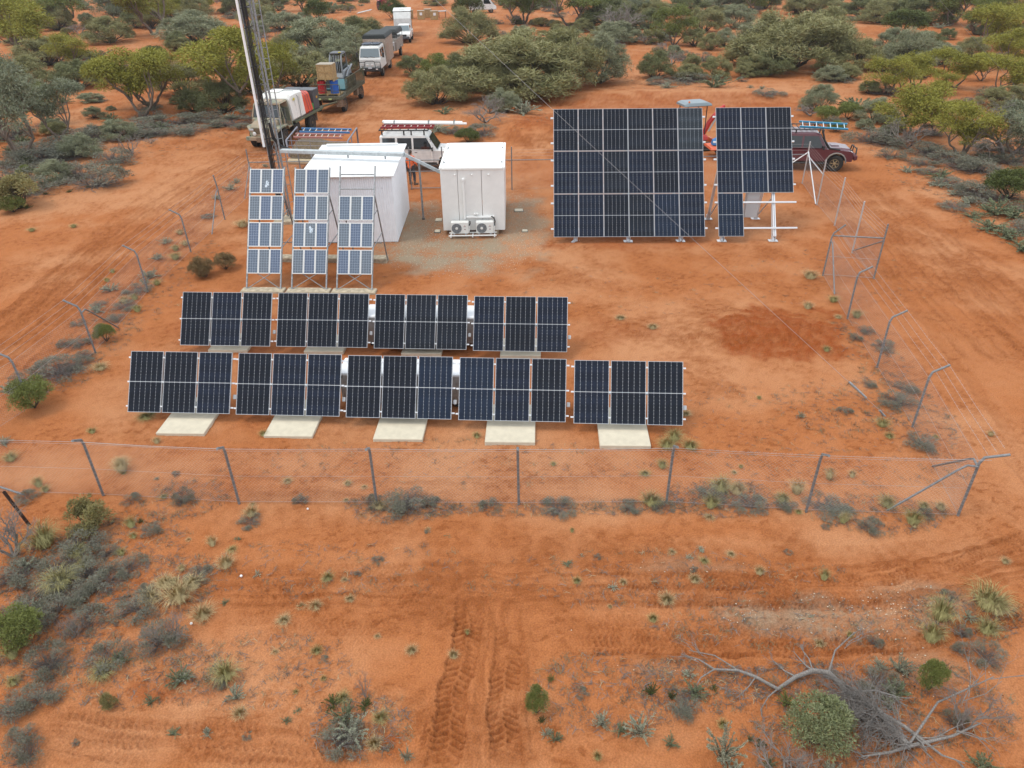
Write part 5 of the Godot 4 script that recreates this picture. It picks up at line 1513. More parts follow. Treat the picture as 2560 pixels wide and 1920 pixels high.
	# ---- white camper truck
	t = thing("camper_truck", "white cab-over camper truck with black bull bar following the flatbed trailer", "truck", on(Vector3(-12.72, 0, -74.3)), deg_to_rad(-90.5))
	var dusty := worn("dusty_panel", 0.42, 0.32, 0.25, 0.7, 0.0, 1.6, 0.75, 61)
	for s in [-1, 1]:
		wheel(t, Vector3(0, 0.5, s * 0.86), 0.5, 0.3, mat("dusty_rim", 0.25, 0.19, 0.13, 0.8))
		wheel(t, Vector3(-4.9, 0.5, s * 0.86), 0.5, 0.3, mat("dusty_rim", 0.25, 0.19, 0.13, 0.8))
	pbox(t, "chassis", Vector3(-3.0, 0.75, 0), Vector3(7.6, 0.25, 0.85), mat("under", 0.03, 0.025, 0.02, 0.9))
	k = MB.new()
	k.hull([[1.15, 0.75, 1.55, 0.98, 0.98, 0.08], [1.05, 0.7, 1.75, 1.02, 1.0, 0.08], [0.72, 0.7, 2.5, 1.03, 0.90, 0.08], [0.55, 0.7, 2.62, 1.03, 0.88, 0.1], [-1.9, 0.7, 2.62, 1.03, 0.88, 0.1]])
	part(t, "cab", k, white)
	quadp(t, "windscreen", [Vector3(1.06, 1.72, -0.90), Vector3(1.06, 1.72, 0.90), Vector3(0.745, 2.42, 0.83), Vector3(0.745, 2.42, -0.83)], mat("sky_glass", 0.10, 0.13, 0.14, 0.05, 0.0, 0.9), -0.03)
	for s in [-1, 1]:
		for q in [[0.0, 0.85, 0.66], [-1.5, -0.3, -0.3]]:
			quadp(t, "side_window", [Vector3(q[0], 1.72, s * 0.965), Vector3(q[1], 1.72, s * 0.965), Vector3(q[2], 2.38, s * 0.91), Vector3(q[0], 2.38, s * 0.91)], g, -0.03 * s)
		pbox(t, "mirror", Vector3(0.85, 1.9, s * 1.22), Vector3(0.1, 0.42, 0.2), black, 0.03)
		ptube(t, "mirror_arm", [Vector3(0.8, 2.25, s * 0.93), Vector3(0.86, 2.12, s * 1.2)], 0.02, black, 5)
		pbox(t, "headlight", Vector3(1.16, 1.12, s * 0.76), Vector3(0.1, 0.3, 0.34), mat("lens", 0.6, 0.6, 0.58, 0.15), 0.04)
		pbox(t, "side_locker", Vector3(-3.2, 0.72, s * 0.92), Vector3(1.4, 0.5, 0.3), dusty, 0.02)
		k = MB.new()
		k.lathe(Vector3(1.42, 1.12, s * 0.22), Vector3.RIGHT, [[0.12, 0.0], [0.13, 0.06], [0.03, 0.09]], 14)
		part(t, "driving_light", k, mat("lens", 0.6, 0.6, 0.58, 0.15))
		pbox(t, "fog_light", Vector3(1.46, 0.76, s * 0.62), Vector3(0.06, 0.1, 0.2), mat("lamp_white", 0.75, 0.75, 0.75, 0.3), 0.02)
	pbox(t, "bumper", Vector3(1.35, 0.72, 0), Vector3(0.25, 0.34, 2.06), black, 0.05)
	k = MB.new()
	k.tube([Vector3(1.4, 0.85, -0.98), Vector3(1.4, 1.36, -0.95), Vector3(1.44, 1.38, -0.45), Vector3(1.48, 1.46, -0.3), Vector3(1.48, 1.46, 0.3), Vector3(1.44, 1.38, 0.45), Vector3(1.4, 1.36, 0.95), Vector3(1.4, 0.85, 0.98)], 0.035, 6)
	for z in [-0.5, 0.5]: k.tube([Vector3(1.44, 0.85, z), Vector3(1.46, 1.4, z * 0.9)], 0.03, 6)
	part(t, "bull_bar", k, black)
	pbox(t, "number_plate", Vector3(1.49, 0.86, 0.0), Vector3(0.02, 0.11, 0.36), mat("plate_pale", 0.5, 0.52, 0.56, 0.5))
	for z in [-0.45, 0.15]: ptube(t, "wiper", [Vector3(1.11, 1.72, z), Vector3(1.07, 1.8, z + 0.45)], 0.016, black, 4)
	rack_frame(t, "roof_rack", -1.5, 0.55, 2.72, 0.86, 0.03, black, 3)
	for i in 2: pbox(t, "roof_solar_panel", Vector3(-0.5, 2.75, -0.4 + i * 0.8), Vector3(1.5, 0.03, 0.72), mat("roof_cell", 0.12, 0.15, 0.20, 0.2), 0.005)
	pbox(t, "camper_body", Vector3(-4.35, 1.86, 0), Vector3(4.7, 2.2, 2.14), dusty, 0.04)
	pbox(t, "locker_door", Vector3(-3.0, 1.7, -1.08), Vector3(1.5, 1.5, 0.02), worn("dusty_door", 0.40, 0.27, 0.20, 0.7, 0.0, 1.2, 0.75, 62), 0.004)
	k = MB.new()
	k.hull([[-2.0, 2.96, 3.26, 1.14, 1.0, 0.06], [-2.15, 2.96, 3.34, 1.14, 1.02, 0.08], [-6.5, 2.96, 3.34, 1.14, 1.02, 0.08], [-6.7, 2.96, 3.22, 1.14, 1.0, 0.06]])
	part(t, "roof_canopy", k, worn("canvas_dark", 0.035, 0.04, 0.038, 0.8, 0.0, 1.2, 0.7, 63))
	ptube(t, "antenna", [Vector3(1.0, 1.3, 1.12), Vector3(0.98, 3.5, 1.18)], 0.016, black, 5)
	# ---- covered trailer behind the camper
	t = thing("camp_trailer", "dusty steel camp trailer with dark rolled cover behind the camper truck", "trailer", on(Vector3(-12.75, 0, -88.3)), deg_to_rad(-92.0))
	for s in [-1, 1]:
		wheel(t, Vector3(0, 0.45, s * 0.9), 0.45, 0.28, mat("dusty_rim", 0.25, 0.19, 0.13, 0.8))
		pbox(t, "mudguard", Vector3(0, 0.98, s * 0.9), Vector3(1.1, 0.1, 0.34), dusty, 0.03)
	pbox(t, "body", Vector3(0.2, 1.35, 0), Vector3(4.4, 1.2, 1.9), worn("dusty_grey", 0.33, 0.29, 0.25, 0.7, 0.0, 1.4, 0.75, 64), 0.05)
	pbox(t, "front_locker", Vector3(2.55, 1.2, 0), Vector3(0.6, 0.9, 1.5), mat("alu_plate", 0.45, 0.45, 0.45, 0.4, 0.3), 0.03)
	rack_frame(t, "rack", -1.9, 2.2, 2.35, 0.95, 0.03, black, 4)
	for x in [-1.7, 0.2, 2.1]:
		for s in [-1, 1]: ptube(t, "rack_post", [Vector3(x, 1.95, s * 0.93), Vector3(x, 2.35, s * 0.95)], 0.03, black, 5)
	k = MB.new()
	k.hull([[-1.9, 2.38, 2.6, 1.0, 0.9, 0.08], [-1.7, 2.38, 2.82, 1.02, 0.92, 0.1], [2.1, 2.38, 2.82, 1.02, 0.92, 0.1], [2.3, 2.38, 2.6, 1.0, 0.9, 0.08]])
	part(t, "rolled_cover", k, worn("canvas_dark", 0.035, 0.04, 0.038, 0.8, 0.0, 1.2, 0.7, 63))
	ptube(t, "drawbar", [Vector3(2.4, 0.6, 0), Vector3(4.3, 0.65, 0)], 0.07, black, 6)
	for z in [-0.6, 0.6]: ptube(t, "water_jerry", [Vector3(2.95, 0.9, z), Vector3(2.95, 1.3, z)], 0.12, mat("jerry_olive", 0.10, 0.11, 0.07, 0.7), 8)
	# ---- white utility with caravan
	t = thing("utility_vehicle", "white dual cab utility towing a caravan down the sandy track", "vehicle", on(Vector3(-12.98, 0, -101.5)), deg_to_rad(-88.0))
	_ute(t, white, g, black)
	t = thing("caravan", "white caravan with brown side stripe towed by the white utility", "caravan", on(Vector3(-13.9, 0, -108.4)), deg_to_rad(-84.0))
	k = MB.new()
	k.hull([[3.0, 0.55, 2.2, 1.1, 1.06, 0.06], [2.7, 0.5, 2.85, 1.15, 1.12, 0.08], [2.4, 0.5, 3.0, 1.15, 1.12, 0.08], [-3.0, 0.5, 3.0, 1.15, 1.12, 0.08]])
	part(t, "shell", k, white)
	pbox(t, "roof", Vector3(-0.2, 3.03, 0), Vector3(5.6, 0.07, 2.36), mat("caravan_roof", 0.62, 0.62, 0.6, 0.5), 0.02)
	for s in [-1, 1]:
		pbox(t, "side_stripe", Vector3(-0.2, 1.05, s * 1.155), Vector3(5.2, 0.85, 0.02), worn("stripe_brown", 0.17, 0.08, 0.045, 0.7, 0.0, 1.2, 0.7, 65))
		pbox(t, "window", Vector3(1.5, 2.05, s * 1.15), Vector3(1.1, 0.6, 0.03), mat("brown_glass", 0.08, 0.05, 0.04, 0.2), 0.01)
		pbox(t, "window", Vector3(-1.5, 2.05, s * 1.15), Vector3(1.3, 0.6, 0.03), mat("brown_glass", 0.08, 0.05, 0.04, 0.2), 0.01)
		pbox(t, "roof_edge", Vector3(-0.2, 3.0, s * 1.15), Vector3(5.6, 0.12, 0.06), black)
		wheel(t, Vector3(-0.5, 0.42, s * 1.0), 0.42, 0.26, mat("dusty_rim", 0.25, 0.19, 0.13, 0.8))
		wheel(t, Vector3(0.45, 0.42, s * 1.0), 0.42, 0.26, mat("dusty_rim", 0.25, 0.19, 0.13, 0.8))
	pbox(t, "front_panel", Vector3(2.88, 1.0, 0), Vector3(0.3, 0.75, 2.0), mat("checker_dark", 0.06, 0.06, 0.065, 0.5, 0.2), 0.03)
	pbox(t, "roof_vent", Vector3(0.9, 3.14, 0), Vector3(0.8, 0.2, 0.7), mat("tank_white", 0.74, 0.73, 0.69, 0.45), 0.05)
	ptube(t, "drawbar", [Vector3(2.9, 0.55, 0), Vector3(4.2, 0.6, 0)], 0.07, black, 6)
	# ---- red tractor and crates far behind
	t = thing("tractor", "small red tractor with loading ramps at the far clearing", "tractor", on(Vector3(-22.1, 0, -149.0)), deg_to_rad(-60.0))
	var red := mat("tractor_red", 0.30, 0.012, 0.03, 0.4)
	k = MB.new()
	k.hull([[1.7, 0.7, 1.35, 0.36, 0.32, 0.08], [1.5, 0.65, 1.5, 0.4, 0.36, 0.08], [0.0, 0.65, 1.6, 0.42, 0.38, 0.08]])
	part(t, "bonnet", k, red)
	k = MB.new()
	k.hull([[0.1, 0.6, 2.5, 0.6, 0.55, 0.08], [-1.2, 0.6, 2.55, 0.65, 0.55, 0.08]])
	part(t, "cab", k, red)
	for s in [-1, 1]:
		wheel(t, Vector3(-0.9, 0.75, s * 0.85), 0.75, 0.4, red)
		wheel(t, Vector3(1.2, 0.45, s * 0.75), 0.45, 0.28, red)
		pbox(t, "fender", Vector3(-0.9, 1.55, s * 0.8), Vector3(1.3, 0.1, 0.5), red, 0.03)
		quadp(t, "side_glass", [Vector3(0.05, 1.6, s * 0.61), Vector3(0.05, 2.35, s * 0.60), Vector3(-1.1, 2.35, s * 0.60), Vector3(-1.1, 1.6, s * 0.62)], g)
	for i in 2:
		single("loading_ramp", _case(Vector3(2.6, 0.08, 0.35)), mat("alu_plate", 0.45, 0.45, 0.45, 0.4, 0.3), ["aluminium loading ramp on the sand, farther from the caravan than its twin", "aluminium loading ramp on the sand, closer to the caravan than its twin"][i], "ramp", on(Vector3(-25.0, 0, -144.0 + i * 1.3)) + Vector3(0, 0.3, 0), deg_to_rad(25.0), "loading ramps by the tractor").rotation.z = 0.16
	var cl := [["plywood crate with white label beside the caravan", Vector3(-15.820, 0.000, -132.277)], ["plywood crate with white label in the middle of the crate row", Vector3(-13.783, 0.000, -130.854)], ["plywood crate with white label beside the small folding table", Vector3(-11.573, 0.000, -129.960)], ["plain plywood crate standing behind the labelled crate row", Vector3(-12.961, 0.000, -133.911)]]
	for i in 4:
		_crate("wooden_crate", cl[i][0], on(cl[i][1]), Vector3(1.15, 1.25, 1.15), 0.1 * i, "crates at the clearing", i < 3)
	t = thing("folding_table", "small pale folding table by the crate row", "table", on(Vector3(-10.550, 0.000, -133.516)), 0.2)
	pbox(t, "tabletop", Vector3(0, 0.95, 0), Vector3(1.3, 0.06, 1.0), mat("table_pale", 0.35, 0.42, 0.45, 0.5), 0.01)
	for s in [[-1, -1], [-1, 1], [1, -1], [1, 1]]: ptube(t, "leg", [Vector3(s[0] * 0.55, 0, s[1] * 0.4), Vector3(s[0] * 0.55, 0.95, s[1] * 0.4)], 0.03, black, 5)
	t = thing("van", "white van parked behind the olive bushes", "van", on(Vector3(-4.2, 0, -141.0)), deg_to_rad(8.0))
	k = MB.new()
	k.hull([[-2.2, 0.5, 2.2, 0.95, 0.82, 0.1], [-2.0, 0.45, 2.35, 0.98, 0.85, 0.12], [1.2, 0.45, 2.35, 0.98, 0.85, 0.12], [1.9, 0.45, 1.35, 0.95, 0.85, 0.1], [2.4, 0.5, 1.0, 0.85, 0.75, 0.08]])
	part(t, "body", k, white)
	quadp(t, "windscreen", [Vector3(1.9, 1.4, -0.8), Vector3(1.9, 1.4, 0.8), Vector3(1.3, 2.2, 0.75), Vector3(1.3, 2.2, -0.75)], g, -0.03)
	for s in [-1, 1]:
		quadp(t, "side_window", [Vector3(0.2, 1.4, s * 0.92), Vector3(1.5, 1.4, s * 0.92), Vector3(1.1, 2.05, s * 0.885), Vector3(0.2, 2.05, s * 0.885)], g, -0.02 * s)
		for x in [-1.4, 1.5]: wheel(t, Vector3(x, 0.35, s * 0.85), 0.35, 0.22, mat("dusty_rim", 0.25, 0.19, 0.13, 0.8))
	# ---- service trailer behind the hut
	t = thing("service_trailer", "tarp covered service trailer with pipe ladder racks behind the hut", "trailer", on(Vector3(-10.35, 0, -41.6)), deg_to_rad(-8.0))
	var tarp := worn("tarp", 0.27, 0.20, 0.12, 0.9, 0.0, 0.8, 0.6, 66)
	for s in [-1, 1]: wheel(t, Vector3(-0.2, 0.38, s * 0.85), 0.38, 0.24, mat("dusty_rim", 0.25, 0.19, 0.13, 0.8))
	pbox(t, "tray", Vector3(0, 0.85, 0), Vector3(3.4, 0.5, 1.7), tarp, 0.05)
	pbox(t, "chassis", Vector3(0, 0.55, 0), Vector3(3.4, 0.12, 0.8), mat("under", 0.03, 0.025, 0.02, 0.9))
	k = MB.new()
	k.hull([[-1.6, 1.05, 1.35, 0.7, 0.5, 0.1], [-1.3, 1.05, 1.6, 0.8, 0.6, 0.15], [-0.3, 1.05, 1.55, 0.8, 0.6, 0.15], [0.4, 1.05, 1.35, 0.8, 0.6, 0.12], [1.4, 1.05, 1.4, 0.75, 0.55, 0.12], [1.6, 1.05, 1.2, 0.6, 0.5, 0.06]])
	part(t, "tarpaulin", k, tarp)
	var pg := mat("pipe_lilac", 0.24, 0.24, 0.28, 0.5, 0.3)
	for x in [-1.75, 1.75]:
		k = MB.new()
		k.tube([Vector3(x, 0.8, 0.8), Vector3(x, 1.72, 0.85), Vector3(x, 2.05, -0.85), Vector3(x, 0.8, -0.8)], 0.05, 6)
		k.tube([Vector3(x, 0.8, 0.2), Vector3(x, 1.84, 0.2)], 0.03, 5)
		part(t, "end_frame", k, pg)
	k = MB.new()
	for x in [-1.2, -0.4, 0.4, 1.2]: k.tube([Vector3(x, 1.05, 0.86), Vector3(x, 1.7, 0.86)], 0.014, 4)
	for y in [1.2, 1.45, 1.7]: k.tube([Vector3(-1.7, y, 0.86), Vector3(1.7, y, 0.86)], 0.014, 4)
	part(t, "mesh_side", k, pg)
	k = MB.new()
	k.tube([Vector3(-1.7, 0.62, 1.05), Vector3(0.3, 0.62, 1.1)], 0.16, 10)
	part(t, "bedroll", k, mat("swag", 0.42, 0.34, 0.22, 0.9))
	X = t.transform
	ladder("ladder", "blue ladder with yellow tip on the service trailer", X * Vector3(0.15, 2.02, -0.25), 2.9, 0.36, t.basis * Basis(Vector3.RIGHT, 0.25), mat("ladder_blue2", 0.06, 0.20, 0.42, 0.5), mat("rung_pale", 0.60, 0.55, 0.46, 0.5), 8)
	ladder("ladder", "faded pink ladder on the service trailer", X * Vector3(-0.05, 1.86, 0.32), 2.8, 0.36, t.basis * Basis(Vector3.RIGHT, 0.25), mat("ladder_pink", 0.42, 0.20, 0.18, 0.6), mat("rung_pale", 0.60, 0.55, 0.46, 0.5), 8)
	# ---- excavator behind the tall tables
	t = thing("mini_excavator", "red mini excavator with grey canopy standing behind the tall solar tables", "excavator", on(Vector3(11.0, 0, -44.6)), deg_to_rad(12.0))
	var ered := mat("digger_red", 0.48, 0.025, 0.018, 0.4)
	for s in [-1, 1]:
		k = MB.new()
		k.hull([[-1.05, 0.12, 0.4, 0.17, 0.17, 0.05], [-0.85, 0.0, 0.5, 0.19, 0.19, 0.05], [0.85, 0.0, 0.5, 0.19, 0.19, 0.05], [1.05, 0.12, 0.4, 0.17, 0.17, 0.05]])
		part(t, "track", k, mat("tyre", 0.022, 0.020, 0.018, 0.9), Transform3D(Basis(), Vector3(0, 0, s * 0.62)))
	k = MB.new()
	k.hull([[-1.1, 0.6, 1.2, 0.62, 0.5, 0.12], [-0.8, 0.55, 1.35, 0.72, 0.6, 0.12], [0.3, 0.55, 1.0, 0.72, 0.66, 0.1], [0.75, 0.55, 0.85, 0.6, 0.55, 0.08]])
	part(t, "house", k, ered)
	pbox(t, "seat", Vector3(-0.15, 1.2, 0), Vector3(0.5, 0.5, 0.5), black, 0.05)
	for s in [[-0.75, -0.55], [-0.75, 0.55], [0.5, -0.55], [0.5, 0.55]]: ptube(t, "canopy_post", [Vector3(s[0], 0.95, s[1]), Vector3(s[0] * 0.95, 2.55, s[1])], 0.03, black, 6)
	k = MB.new()
	k.hull([[-0.95, 2.55, 2.66, 0.62, 0.55, 0.03], [-0.7, 2.55, 2.74, 0.68, 0.6, 0.04], [0.5, 2.55, 2.74, 0.68, 0.6, 0.04], [0.75, 2.55, 2.66, 0.62, 0.55, 0.03]])
	part(t, "canopy", k, mat("canopy_grey", 0.16, 0.20, 0.22, 0.4))
	k = MB.new()
	k.lathe(Vector3(-0.6, 2.72, 0.4), Vector3.UP, [[0.05, 0.0], [0.06, 0.06], [0.03, 0.12]], 10)
	part(t, "beacon", k, mat("beacon_orange", 0.6, 0.12, 0.02, 0.4))
	k = MB.new()
	k.tube([Vector3(0.7, 0.85, 0), Vector3(1.0, 1.5, 0), Vector3(1.55, 2.2, 0), Vector3(1.85, 2.35, 0)], [0.14, 0.15, 0.13, 0.1], 6)
	part(t, "boom", k, ered)
	ptube(t, "dipper_arm", [Vector3(1.8, 2.42, 0), Vector3(1.98, 1.2, 0)], 0.09, ered, 6)
	ptube(t, "hydraulic_ram", [Vector3(0.95, 1.0, 0.14), Vector3(1.4, 1.85, 0.14)], 0.05, mat("bar_pale", 0.42, 0.44, 0.45, 0.4, 0.3), 6)
	k = MB.new()
	k.hull([[1.75, 0.75, 1.25, 0.3, 0.3, 0.03], [2.0, 0.6, 1.2, 0.3, 0.3, 0.03], [2.25, 0.75, 0.95, 0.28, 0.28, 0.02]])
	part(t, "bucket", k, black)
	pbox(t, "blade", Vector3(1.45, 0.3, 0), Vector3(0.12, 0.4, 1.5), mat("blade_orange", 0.60, 0.10, 0.03, 0.45), 0.03)
	# blue tarpaulin over a trailer load next to it
	var bt := thing("equipment_trailer", "low orange equipment trailer with blue bag beside the red excavator", "trailer", on(Vector3(12.4, 0, -42.6)), deg_to_rad(4.0))
	k = MB.new()
	k.hull([[-0.95, 0.55, 0.68, 0.7, 0.65, 0.04], [0.95, 0.55, 0.7, 0.7, 0.65, 0.05]])
	part(bt, "deck", k, mat("deck_orange", 0.62, 0.12, 0.045, 0.5))
	for s in [-1, 1]: wheel(bt, Vector3(0, 0.28, s * 0.6), 0.28, 0.18, mat("dusty_rim", 0.25, 0.19, 0.13, 0.8))
	k = MB.new()
	k.hull([[-0.7, 0.71, 1.0, 0.25, 0.15, 0.06], [-0.4, 0.71, 1.15, 0.35, 0.2, 0.08], [0.1, 0.71, 0.95, 0.3, 0.15, 0.06]])
	part(bt, "blue_bag", k, mat("bag_blue", 0.03, 0.16, 0.38, 0.7))
	ptube(bt, "handle", [Vector3(-0.3, 1.1, 0.2), Vector3(0.7, 0.72, 0.3)], 0.03, mat("strap_grey", 0.2, 0.22, 0.22, 0.8), 5)
	build_person()

func _case(s: Vector3) -> MB:
	var k := MB.new()
	k.box(Vector3.ZERO, s, 0.03)
	return k

func _door_mesh() -> MB:
	var k := MB.new()
	k.extrude(PackedVector2Array([Vector2(0, 0.55), Vector2(-0.98, 0.55), Vector2(-0.98, 1.2), Vector2(0, 1.2)]), -0.035, 0.035)
	k.tube([Vector3(0, 1.2, 0), Vector3(-0.3, 1.82, 0), Vector3(-0.95, 1.82, 0), Vector3(-0.96, 1.2, 0)], 0.03, 6)
	return k

func _camo() -> StandardMaterial3D:
	var m := StandardMaterial3D.new()
	var f := FastNoiseLite.new()
	f.seed = 77; f.frequency = 0.012; f.fractal_octaves = 2
	var t := NoiseTexture2D.new()
	t.width = 256; t.height = 256; t.seamless = true
	t.noise = f
	var g := Gradient.new()
	g.interpolation_mode = Gradient.GRADIENT_INTERPOLATE_CONSTANT
	g.offsets = PackedFloat32Array([0.0, 0.42, 0.58])
	g.colors = PackedColorArray([lin(0.16, 0.17, 0.12), lin(0.25, 0.25, 0.17), lin(0.33, 0.24, 0.16)])
	t.color_ramp = g
	m.albedo_texture = t
	m.roughness = 0.7
	m.uv1_triplanar = true
	m.uv1_scale = Vector3.ONE * 0.35
	return m

func _crate(called: String, label: String, at: Vector3, s: Vector3, turn: float, group: String, sheet := false) -> void:
	var pine := worn("pine", 0.46, 0.30, 0.13, 0.8, 0.0, 0.9, 0.75, 59)
	var ply := worn("ply", 0.50, 0.33, 0.15, 0.75, 0.0, 1.1, 0.8, 67)
	var t := thing(called, label, "crate", at, turn, group)
	pbox(t, "panel_box", Vector3(0, s.y / 2.0, 0), Vector3(s.x - 0.05, s.y - 0.04, s.z - 0.05), ply)
	for f in 4:
		var b := Basis(Vector3.UP, f * PI / 2.0)
		var fw := s.z if f % 2 == 0 else s.x
		var fd := (s.x if f % 2 == 0 else s.z) / 2.0
		for q in [[-0.45, 0.5, 0.1, 1.0], [0.45, 0.5, 0.1, 1.0], [0.0, 0.5, 0.08, 0.8]]:
			pbox(t, "batten", b * Vector3(fd - 0.012, s.y * q[1], fw * q[0]), Vector3(0.025, s.y * q[3] - 0.02, fw * q[2]), pine, 0.004, b)
		for y in [0.05, 0.5, 0.95]:
			pbox(t, "batten", b * Vector3(fd - 0.010, s.y * y, 0), Vector3(0.025, s.y * 0.1, fw * 0.78), pine, 0.004, b)
	pbox(t, "lid", Vector3(0, s.y + 0.012, 0), Vector3(s.x + 0.02, 0.03, s.z + 0.02), worn("lid_grey", 0.42, 0.36, 0.28, 0.8, 0.0, 1.0, 0.8, 68), 0.006)
	if sheet:
		pbox(t, "paper_label", Vector3(0.0, s.y * 0.66, s.z / 2.0 + 0.012), Vector3(0.4, 0.4, 0.01), mat("paper", 0.72, 0.72, 0.72, 0.8))

func _ute(t: Node3D, white: Material, g: Material, black: Material) -> void:
	var k := MB.new()
	k.extrude(side_profile(-2.7, 2.4, 0.52, [[2.46, 0.65], [2.42, 0.98], [2.2, 1.08], [1.05, 1.2], [-2.65, 1.2], [-2.75, 1.0]], [-1.7, 1.5], 0.46, 0.48), -0.92, 0.92)
	part(t, "body", k, white)
	k = MB.new()
	k.hull([[1.1, 1.18, 1.24, 0.84, 0.80, 0.02], [0.3, 1.18, 1.86, 0.86, 0.70, 0.08], [0.0, 1.18, 1.92, 0.86, 0.70, 0.1], [-1.2, 1.18, 1.9, 0.86, 0.70, 0.1], [-1.5, 1.18, 1.3, 0.86, 0.76, 0.05]])
	part(t, "cabin", k, white)
	quadp(t, "windscreen", [Vector3(1.05, 1.27, -0.78), Vector3(1.05, 1.27, 0.78), Vector3(0.36, 1.8, 0.66), Vector3(0.36, 1.8, -0.66)], mat("sky_glass", 0.10, 0.13, 0.14, 0.05, 0.0, 0.9), -0.03)
	for s in [-1, 1]:
		quadp(t, "side_window", [Vector3(-1.2, 1.3, s * 0.83), Vector3(0.7, 1.3, s * 0.83), Vector3(0.2, 1.8, s * 0.735), Vector3(-1.1, 1.8, s * 0.735)], g, -0.03 * s)
		pbox(t, "mirror", Vector3(0.75, 1.35, s * 1.05), Vector3(0.14, 0.18, 0.24), white, 0.04)
		pbox(t, "headlight", Vector3(2.3, 0.95, s * 0.68), Vector3(0.16, 0.2, 0.28), mat("lens", 0.6, 0.6, 0.58, 0.15), 0.05)
		for x in [1.5, -1.7]: wheel(t, Vector3(x, 0.42, s * 0.82), 0.42, 0.27, black)
	pbox(t, "grille", Vector3(2.42, 0.88, 0), Vector3(0.08, 0.24, 1.0), black, 0.02)
	pbox(t, "bumper", Vector3(2.5, 0.62, 0), Vector3(0.25, 0.3, 1.7), mat("charcoal", 0.055, 0.058, 0.065, 0.6), 0.06)
	pbox(t, "tray_cover", Vector3(-2.1, 1.22, 0), Vector3(1.3, 0.06, 1.7), black, 0.02)

# ---------------------------------------------------------------- the worker: bones joined by a smooth minimum, meshed as surface nets
func nets(bones: Array, cell: float, grow: float, blend: float) -> MB:
	var lo := Vector3.ONE * 99.0
	var hi := Vector3.ONE * -99.0
	for b in bones:
		for e in [0, 1]:
			var r: float = b[2 + e] + grow + cell * 2.0
			lo = lo.min(b[e] - Vector3.ONE * r); hi = hi.max(b[e] + Vector3.ONE * r)
	var n := Vector3i(((hi - lo) / cell).ceil()) + Vector3i.ONE
	var F := PackedFloat32Array(); F.resize(n.x * n.y * n.z); F.fill(9.0)
	for b in bones:
		var rr: float = maxf(b[2], b[3]) + grow + 0.09
		var l0 := Vector3i(((b[0].min(b[1]) - Vector3.ONE * rr - lo) / cell).floor()).clamp(Vector3i.ZERO, n - Vector3i.ONE)
		var l1 := Vector3i(((b[0].max(b[1]) + Vector3.ONE * rr - lo) / cell).ceil()).clamp(Vector3i.ZERO, n - Vector3i.ONE)
		var ab: Vector3 = b[1] - b[0]
		var q: float = maxf(ab.length_squared(), 1e-6)
		for z in range(l0.z, l1.z + 1):
			for y in range(l0.y, l1.y + 1):
				for x in range(l0.x, l1.x + 1):
					var p := lo + Vector3(x, y, z) * cell
					var t := clampf((p - b[0]).dot(ab) / q, 0.0, 1.0)
					var d: float = p.distance_to(b[0] + ab * t) - lerpf(b[2], b[3], t) - grow
					var i := (z * n.y + y) * n.x + x
					var e := F[i]
					var h := maxf(blend - absf(d - e), 0.0) / blend
					F[i] = minf(d, e) - h * h * blend * 0.25
	var idx := {}
	var V := []
	var sx := 1; var sy := n.x; var sz := n.x * n.y
	for z in n.z - 1:
		for y in n.y - 1:
			for x in n.x - 1:
				var i := z * sz + y * sy + x
				var neg := 0
				for o in [0, sx, sy, sx + sy, sz, sx + sz, sy + sz, sx + sy + sz]:
					if F[i + o] < 0.0: neg += 1
				if neg == 0 or neg == 8: continue
				var s := Vector3.ZERO
				var cnt := 0
				for e in [[0, sx], [sy, sx], [sz, sx], [sy + sz, sx], [0, sy], [sx, sy], [sz, sy], [sx + sz, sy], [0, sz], [sx, sz], [sy, sz], [sx + sy, sz]]:
					var a := F[i + e[0]]; var b2 := F[i + e[0] + e[1]]
					if (a < 0.0) != (b2 < 0.0):
						var t := a / (a - b2)
						var o: int = e[0]
						var base := Vector3(1 if (o == sx or o == sx + sy or o == sx + sz) else 0, 1 if (o == sy or o == sx + sy or o == sy + sz) else 0, 1 if (o == sz or o == sx + sz or o == sy + sz) else 0)
						var dv := Vector3(1, 0, 0) if e[1] == sx else (Vector3(0, 1, 0) if e[1] == sy else Vector3(0, 0, 1))
						s += base + dv * t
						cnt += 1
				idx[i] = V.size()
				V.append(lo + (Vector3(x, y, z) + s / cnt) * cell)
	var k := MB.new()
	var nrm := func(p: Vector3) -> Vector3:
		var c := Vector3i(((p - lo) / cell).round()).clamp(Vector3i.ONE, n - Vector3i(2, 2, 2))
		var i := c.z * sz + c.y * sy + c.x
		return Vector3(F[i + sx] - F[i - sx], F[i + sy] - F[i - sy], F[i + sz] - F[i - sz]).normalized()
	for i in idx.keys():
		for e in [[sx, sy, sz], [sy, sz, sx], [sz, sx, sy]]:
			var a := F[i]; var b3 := F[i + e[0]]
			if (a < 0.0) == (b3 < 0.0): continue
			if not (idx.has(i - e[1]) and idx.has(i - e[2]) and idx.has(i - e[1] - e[2])): continue
			var q := [V[idx[i]], V[idx[i - e[1]]], V[idx[i - e[1] - e[2]]], V[idx[i - e[2]]]]
			for tr in [[0, 1, 2], [0, 2, 3]]:
				var p0: Vector3 = q[tr[0]]; var p1: Vector3 = q[tr[1]]; var p2: Vector3 = q[tr[2]]
				var gn: Vector3 = nrm.call((p0 + p1 + p2) / 3.0)
				if (p1 - p0).cross(p2 - p0).dot(gn) > 0.0:
					var s2 := p1; p1 = p2; p2 = s2
				for p in [p0, p1, p2]:
					k.v.append(p); k.n.append(nrm.call(p))
	return k

